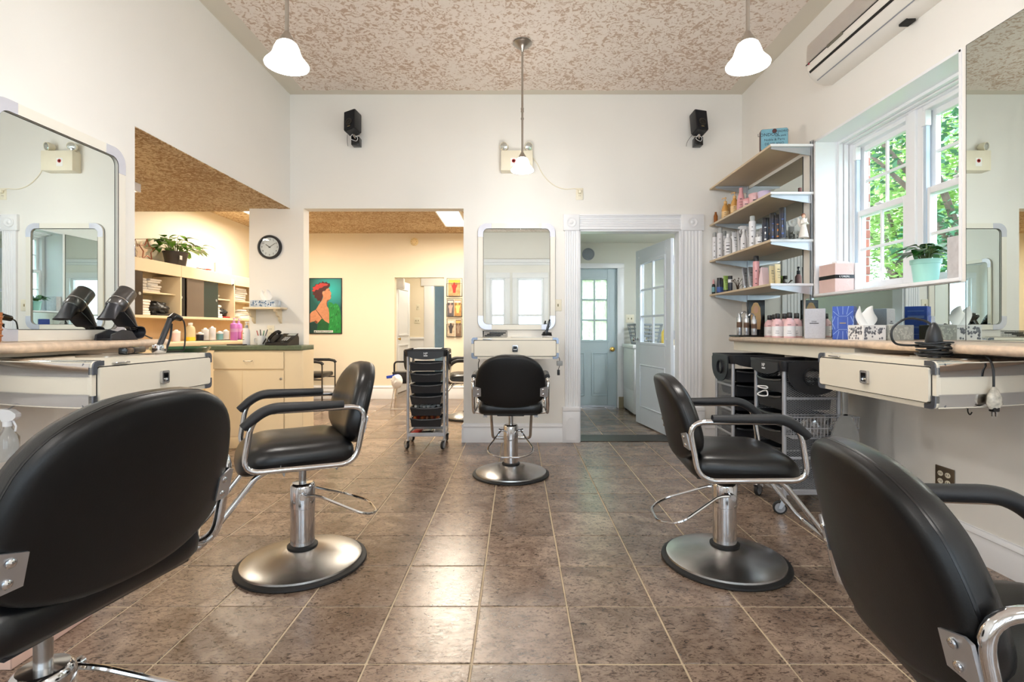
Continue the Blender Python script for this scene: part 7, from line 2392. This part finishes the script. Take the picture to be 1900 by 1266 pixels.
for tier, x, w_, c, lb in MAGS:
    mg = thing('magazine', lb, 'magazine', (-1.012 + x, BR_Y - 0.030, 0.998 + 0.325 * tier + 0.005))
    MB().box(-w_ / 2, w_ / 2, -0.008, 0.008, 0, 0.265, 0.002, 1).build('pages', mat('mag_%d_%d' % (tier, int(x * 1000)), c, 0.4, vary=0.35, scale=22), mg)
    MB().box(-w_ / 2 + 0.006, w_ / 2 - 0.006, -0.0092, -0.0078, 0.215, 0.250).build('masthead', mat('mast_%d_%d' % (tier, int(x * 1000)), ((222, 210, 200), (206, 170, 90), (220, 196, 190), (214, 190, 196), (238, 190, 60))[MAGS.index((tier, x, w_, c, lb))], 0.4), mg)
    fig = [(-0.02, 0.05), (0.02, 0.05), (0.028, 0.12), (0.045, 0.16), (0.05, 0.205), (0.03, 0.17), (0.018, 0.185), (0.012, 0.215), (-0.012, 0.215), (-0.018, 0.185), (-0.035, 0.165), (-0.045, 0.2), (-0.04, 0.15), (-0.028, 0.12)]
    k_ = w_ / 0.12
    MB().prism([(a * min(1, k_), b) for a, b in fig], -0.0098, -0.0078, 'y').build('cover_figure', mat('fig_%d_%d' % (tier, int(x * 1000)), ((70, 62, 58), (150, 130, 110), (190, 160, 150), (226, 200, 120), (190, 40, 30))[MAGS.index((tier, x, w_, c, lb))], 0.4), mg)

# waiting armchairs
def waiting_chair(label, loc, rz):
    t = thing('waiting_chair', label, 'chair', loc, rz, 'waiting armchairs by the far wall')
    TUBE = mat('chair_tube_dark', (74, 66, 58), 0.3, 0.8)
    MB().box(-0.23, 0.23, -0.22, 0.24, 0.40, 0.47, 0.025).build('seat', VINYL, t)
    MB().box(-0.23, 0.23, -0.27, -0.21, 0.52, 0.84, 0.025).build('backrest', VINYL, t)
    for s in (-1, 1):
        x = s * 0.265
        MB().tube(fillet([(x, 0.25, 0.0), (x, 0.25, 0.635), (x, -0.24, 0.635)], 0.06, 6), 0.011, 8).build('front_leg', TUBE, t)
        MB().tube(fillet([(x, -0.25, 0.0), (x, -0.25, 0.80)], 0.05, 4), 0.011, 8).build('rear_leg', TUBE, t)
        MB().tube([(x, -0.20, 0.645), (x, 0.16, 0.645), (x, 0.235, 0.630), (x, 0.262, 0.600)], 0.022, 10).build('arm_pad', PADB, t)
        MB().tube([(x, -0.25, 0.38), (x, 0.25, 0.38)], 0.009, 8).build('side_rail', TUBE, t)
    MB().tube([(-0.265, -0.25, 0.38), (0.265, -0.25, 0.38)], 0.009, 8).build('rear_rail', TUBE, t)
    MB().tube([(-0.265, 0.10, 0.39), (0.265, 0.10, 0.39)], 0.009, 8).build('seat_rail', TUBE, t)
    return t


waiting_chair('black armchair with dark tube frame under the hair poster', (-3.10, 7.72, 0), -R90)
chair_at(-0.62, 6.45, 100, 'black styling chair in the room with the magazine rack', -0.03)
chair_at(-0.35, 7.55, 150, 'black styling chair farthest back below the magazine rack', -0.03)
t = thing('caddy_bin', 'black handled caddy on wire legs with a white bag', 'bin', (-1.62, 7.2, 0))
MB().rings([[(-0.10, -0.08, 0.36), (0.10, -0.08, 0.36), (0.10, 0.08, 0.36), (-0.10, 0.08, 0.36)], [(-0.12, -0.10, 0.52), (0.12, -0.10, 0.52), (0.12, 0.10, 0.52), (-0.12, 0.10, 0.52)]]).build('bucket', BLKP, t)
MB().tube(fillet([(-0.115, 0, 0.50), (-0.115, 0, 0.66), (0.115, 0, 0.66), (0.115, 0, 0.50)], 0.05, 5), 0.013, 8).build('handle', BLKP, t)
for sx in (-1, 1):
    for sy in (-1, 1):
        MB().tube([(sx * 0.09, sy * 0.07, 0.37), (sx * 0.14, sy * 0.11, 0.0)], 0.007, 8).build('leg', CHROME, t)
MB().tube([(-0.14, -0.11, 0.01), (0.14, -0.11, 0.01)], 0.006, 8).build('foot_bar', CHROME, t)
MB().box(-0.128, 0.05, -0.115, -0.098, 0.455, 0.495, 0.005, 1, Matrix.Rotation(-0.15, 4, 'Y')).build('blue_tie', mat('blue_strap', (30, 70, 190), 0.5), t)
solo('plastic_bag', crumple(0.085, 0.95, 0.75, 1.15, 11, 0.4), mat('white_bag', (236, 234, 230), 0.4, vary=0.08), 'white plastic bag hanging from the black caddy', 'bag', (-1.66, 7.02, 0.40))

# ------------------------------------------------------------------ laundry
t = thing('dryer_machine', 'white laundry dryer beside the pale blue door', 'dryer', (1.90, 6.90, 0))
MB().box(-0.40, 0.30, -0.33, 0.32, 0.02, 0.865, 0.012).build('body', WHITEP, t)
MB().box(-0.42, 0.30, -0.34, 0.33, 0.865, 0.915, 0.015).build('top', WHITEP, t)
fp = MB().box(-0.408, -0.398, -0.30, 0.29, 0.33, 0.80, 0.004).build('door_panel', WHITEP, t)
MB().box(-0.406, -0.398, -0.30, 0.29, 0.04, 0.31, 0.004).build('kick_panel', WHITEP, t)
MB().box(0.14, 0.29, -0.33, 0.32, 0.915, 1.06, 0.015).build('control_panel', WHITEP, t)
for sx in (-0.36, 0.26):
    for sy in (-0.29, 0.28):
        MB().cyl((sx, sy, 0), (sx, sy, 0.025), 0.02).build('foot', BLKP, t)
t = thing('washing_machine', 'white washing machine behind the open glazed door', 'washer', (1.90, 6.02, 0))
MB().box(-0.40, 0.30, -0.30, 0.33, 0.02, 0.865, 0.012).build('body', WHITEP, t)
MB().box(-0.41, 0.30, -0.31, 0.34, 0.865, 0.905, 0.015).build('top', WHITEP, t)
MB().box(-0.34, 0.10, -0.24, 0.27, 0.905, 0.922, 0.006).build('lid', WHITEP, t)
MB().box(0.14, 0.29, -0.30, 0.33, 0.905, 1.05, 0.015).build('control_panel', WHITEP, t)
for sx in (-0.36, 0.26):
    for sy in (-0.26, 0.29):
        MB().cyl((sx, sy, 0), (sx, sy, 0.025), 0.02).build('foot', BLKP, t)
t = thing('laundry_basket', 'grey slotted laundry basket on the dryer', 'laundry basket', (1.73, 6.95, 0.916))
GB = mat('basket_grey', (136, 142, 150), 0.45)
b0 = rrect(-0.14, 0.14, -0.19, 0.19, 0.04, 4)
b1 = rrect(-0.185, 0.185, -0.24, 0.24, 0.05, 4)
MB().rings([[(x, y, 0.0) for x, y in b0], [(x * 0.9 + x * 0.0, y, 0.004) for x, y in b0]]).build('base', GB, t)
for k in range(6):
    u = k / 5
    rg = [(x0 + (x1 - x0) * u, y0 + (y1 - y0) * u) for (x0, y0), (x1, y1) in zip(b0, b1)]
    MB().tube([(x, y, 0.01 + 0.255 * u) for x, y in rg], 0.009 if k < 5 else 0.014, 6, True).build('hoop' if k < 5 else 'rim', GB, t)
n = len(b0)
for k in range(0, n, 2):
    MB().tube([(b0[k][0], b0[k][1], 0.0), (b1[k][0], b1[k][1], 0.265)], 0.007, 5).build('rib', GB, t)
t = thing('wall_shelf', 'wire shelf of supplies on the laundry side wall', 'shelf', (LA_R, 6.1, 1.62))
q = MB()
for k in range(12):
    q.tube([(-0.30 + 0.3 * k / 12, -0.6, 0), (-0.30 + 0.3 * k / 12, 0.7, 0)], 0.003, 5)
for y in (-0.6, -0.15, 0.3, 0.7):
    q.tube([(-0.30, y, 0), (-0.002, y, 0), (-0.002, y, -0.25), (-0.28, y, -0.01)], 0.005, 6)
o = q.build('wire_deck', WHITEP, t)
for k, (y, w_, h, c, lb) in enumerate(((5.75, 0.18, 0.22, (186, 150, 96), 'tan carton on the laundry wire shelf'), (6.05, 0.16, 0.26, (170, 96, 60), 'orange-brown carton on the laundry wire shelf'), (6.4, 0.2, 0.16, (230, 200, 60), 'yellow detergent carton on the laundry wire shelf'))):
    solo('carton', MB().box(-0.09, 0.09, -w_ / 2, w_ / 2, 0, h, 0.003, 1), mat('carton_%d' % k, c, 0.6), lb, 'box', (LA_R - 0.16, y, 1.624))
solo('detergent_bottle', MB().lathe([(0.07, 0), (0.075, 0.01), (0.075, 0.16), (0.03, 0.22), (0.03, 0.26), (0.001, 0.262)], 18, sy=0.7), mat('detergent_yellow', (236, 196, 50), 0.35), 'yellow detergent bottle on the washing machine', 'bottle', (1.78, 6.05, 0.923))
t = thing('wall_vent', 'round louvred vent above the pale blue door', 'vent', (1.008, LA_Y, 2.186))
MB().lathe([(0.085, 0.001), (0.088, 0.006), (0.088, 0.020), (0.078, 0.024), (0.074, 0.012)], 32, M=Mx, cap1=False).build('ring', GREYP, t)
MB().lathe([(0.076, 0.004), (0.001, 0.005)], 28, M=Mx).build('dark_back', mat('vent_dark', (150, 162, 170), 0.5), t)
for k in range(9):
    z = -0.064 + 0.128 * k / 8
    hw_ = math.sqrt(max(1e-4, 0.075 ** 2 - z * z))
    MB().box(-hw_, hw_, -0.016, -0.006, z - 0.003, z + 0.003).build('louver', GREYP, t)
# ------------------------------------------------------------------ outside: lawn, trees, brick pier
struct('ground', MB().box(-12, 14, 7.6, 22, -0.5, -0.35).box(2.7, 14, -8, 7.6, -0.5, -0.35), mat('lawn', (96, 128, 62), 0.9, vary=0.3, scale=3))
TL1 = mat('tree_leaf_bright', (140, 176, 92), 0.5, vary=0.35, scale=3)
TL2 = mat('tree_leaf_deep', (66, 118, 82), 0.5, vary=0.35, scale=3)
BARK = mat('tree_bark', (92, 78, 66), 0.9, vary=0.25, scale=12, bump=0.6)


def tree(label, x, y, blobs, n, lm, seed, size=0.13, trunk=2.2):
    t = thing('tree', label, 'tree', (x, y, -0.35), 0, 'trees outside the windows')
    rr = random.Random(seed)
    MB().tube([(0, 0, 0), (0.05, 0.02, trunk * 0.5), (0.0, 0.05, trunk)], [0.13, 0.11, 0.08], 10).build('trunk', BARK, t)
    for k, (bx_, by_, bz_, br) in enumerate(blobs):
        MB().tube(catmull([(0, 0.04, trunk * 0.85), (bx_ * 0.5, by_ * 0.5, (trunk + bz_) * 0.5), (bx_, by_, bz_)], 4), [0.05 - 0.004 * j for j in range(9)], 6).build('branch', BARK, t)
    mb = MB()
    for k in range(n):
        bx_, by_, bz_, br = blobs[k % len(blobs)]
        d = Vector((rr.gauss(0, 1), rr.gauss(0, 1), rr.gauss(0, 1))).normalized() * (br * rr.uniform(0.35, 1.0) ** 0.6)
        c = Vector((bx_, by_, bz_)) + d
        a = Vector((rr.gauss(0, 1), rr.gauss(0, 1), rr.gauss(0, 0.35))).normalized()
        u = a.cross(Vector((0, 0, 1)) + Vector((rr.gauss(0, 0.5), rr.gauss(0, 0.5), 0))).normalized()
        s = size * rr.uniform(0.7, 1.3)
        mb.add([c - a * s, c + u * s * 0.5 + a * s * 0.1, c + a * s, c - u * s * 0.5 + a * s * 0.1], [(0, 1, 2, 3)])
    o = mb.build('foliage', lm, t, 180)
    o['kind'] = 'stuff'
    return t


def blobset(seed, n, rx, ry, z0, z1, r):
    rr = random.Random(seed)
    return [(rr.uniform(-rx, rx), rr.uniform(-ry, ry), rr.uniform(z0, z1), r * rr.uniform(0.7, 1.25)) for _ in range(n)]


tree('leafy tree close outside the side window', 4.9, 5.4, blobset(1, 13, 0.9, 1.1, 1.6, 4.2, 0.62), 6000, TL2, 1, 0.042)
tree('bright green tree behind the first one outside the side window', 6.6, 8.6, blobset(2, 14, 1.3, 1.2, 1.2, 5.6, 0.8), 7500, TL1, 2, 0.062)
tree('tall spreading tree farther along outside the side window', 9.4, 12.4, blobset(3, 15, 1.8, 1.8, 2.0, 8.0, 1.1), 8000, TL1, 3, 0.09)
tree('bushy tree behind the glazed outside door', 1.7, 10.8, blobset(4, 12, 1.1, 0.6, 0.9, 4.0, 0.6), 4200, TL2, 4, 0.075, 1.6)

xw = bpy.data.objects.new('wall_exterior', None)
COL.objects.link(xw)
xw['kind'] = 'structure'
xw['label'] = 'red brick pier just outside the side window'
MB().box(2.585, 2.80, 4.055, 4.22, -0.3, 3.2).build('mortar_bed', mat('mortar', (176, 168, 158), 0.9), xw)
BRK = mat('brick_red', (150, 84, 66), 0.85, vary=0.2, scale=12, rand=0.2, bump=0.4)
bfull = MB().box(0, 0.200, 0, 0.05, 0, 0.062, 0.003, 1).mesh('brick', BRK)
bhalf = MB().box(0, 0.090, 0, 0.05, 0, 0.062, 0.003, 1).mesh('brick', BRK)
k = 0
z = 1.05
while z < 2.75:
    row = ((2.595, bfull),) if k % 2 else ((2.595, bhalf), (2.698, bhalf))
    for x, me in row:
        o = bpy.data.objects.new('brick', me)
        COL.objects.link(o)
        o.parent = xw
        o.location = (x, 4.047, z)
    z += 0.072
    k += 1
bpy.context.view_layer.update()
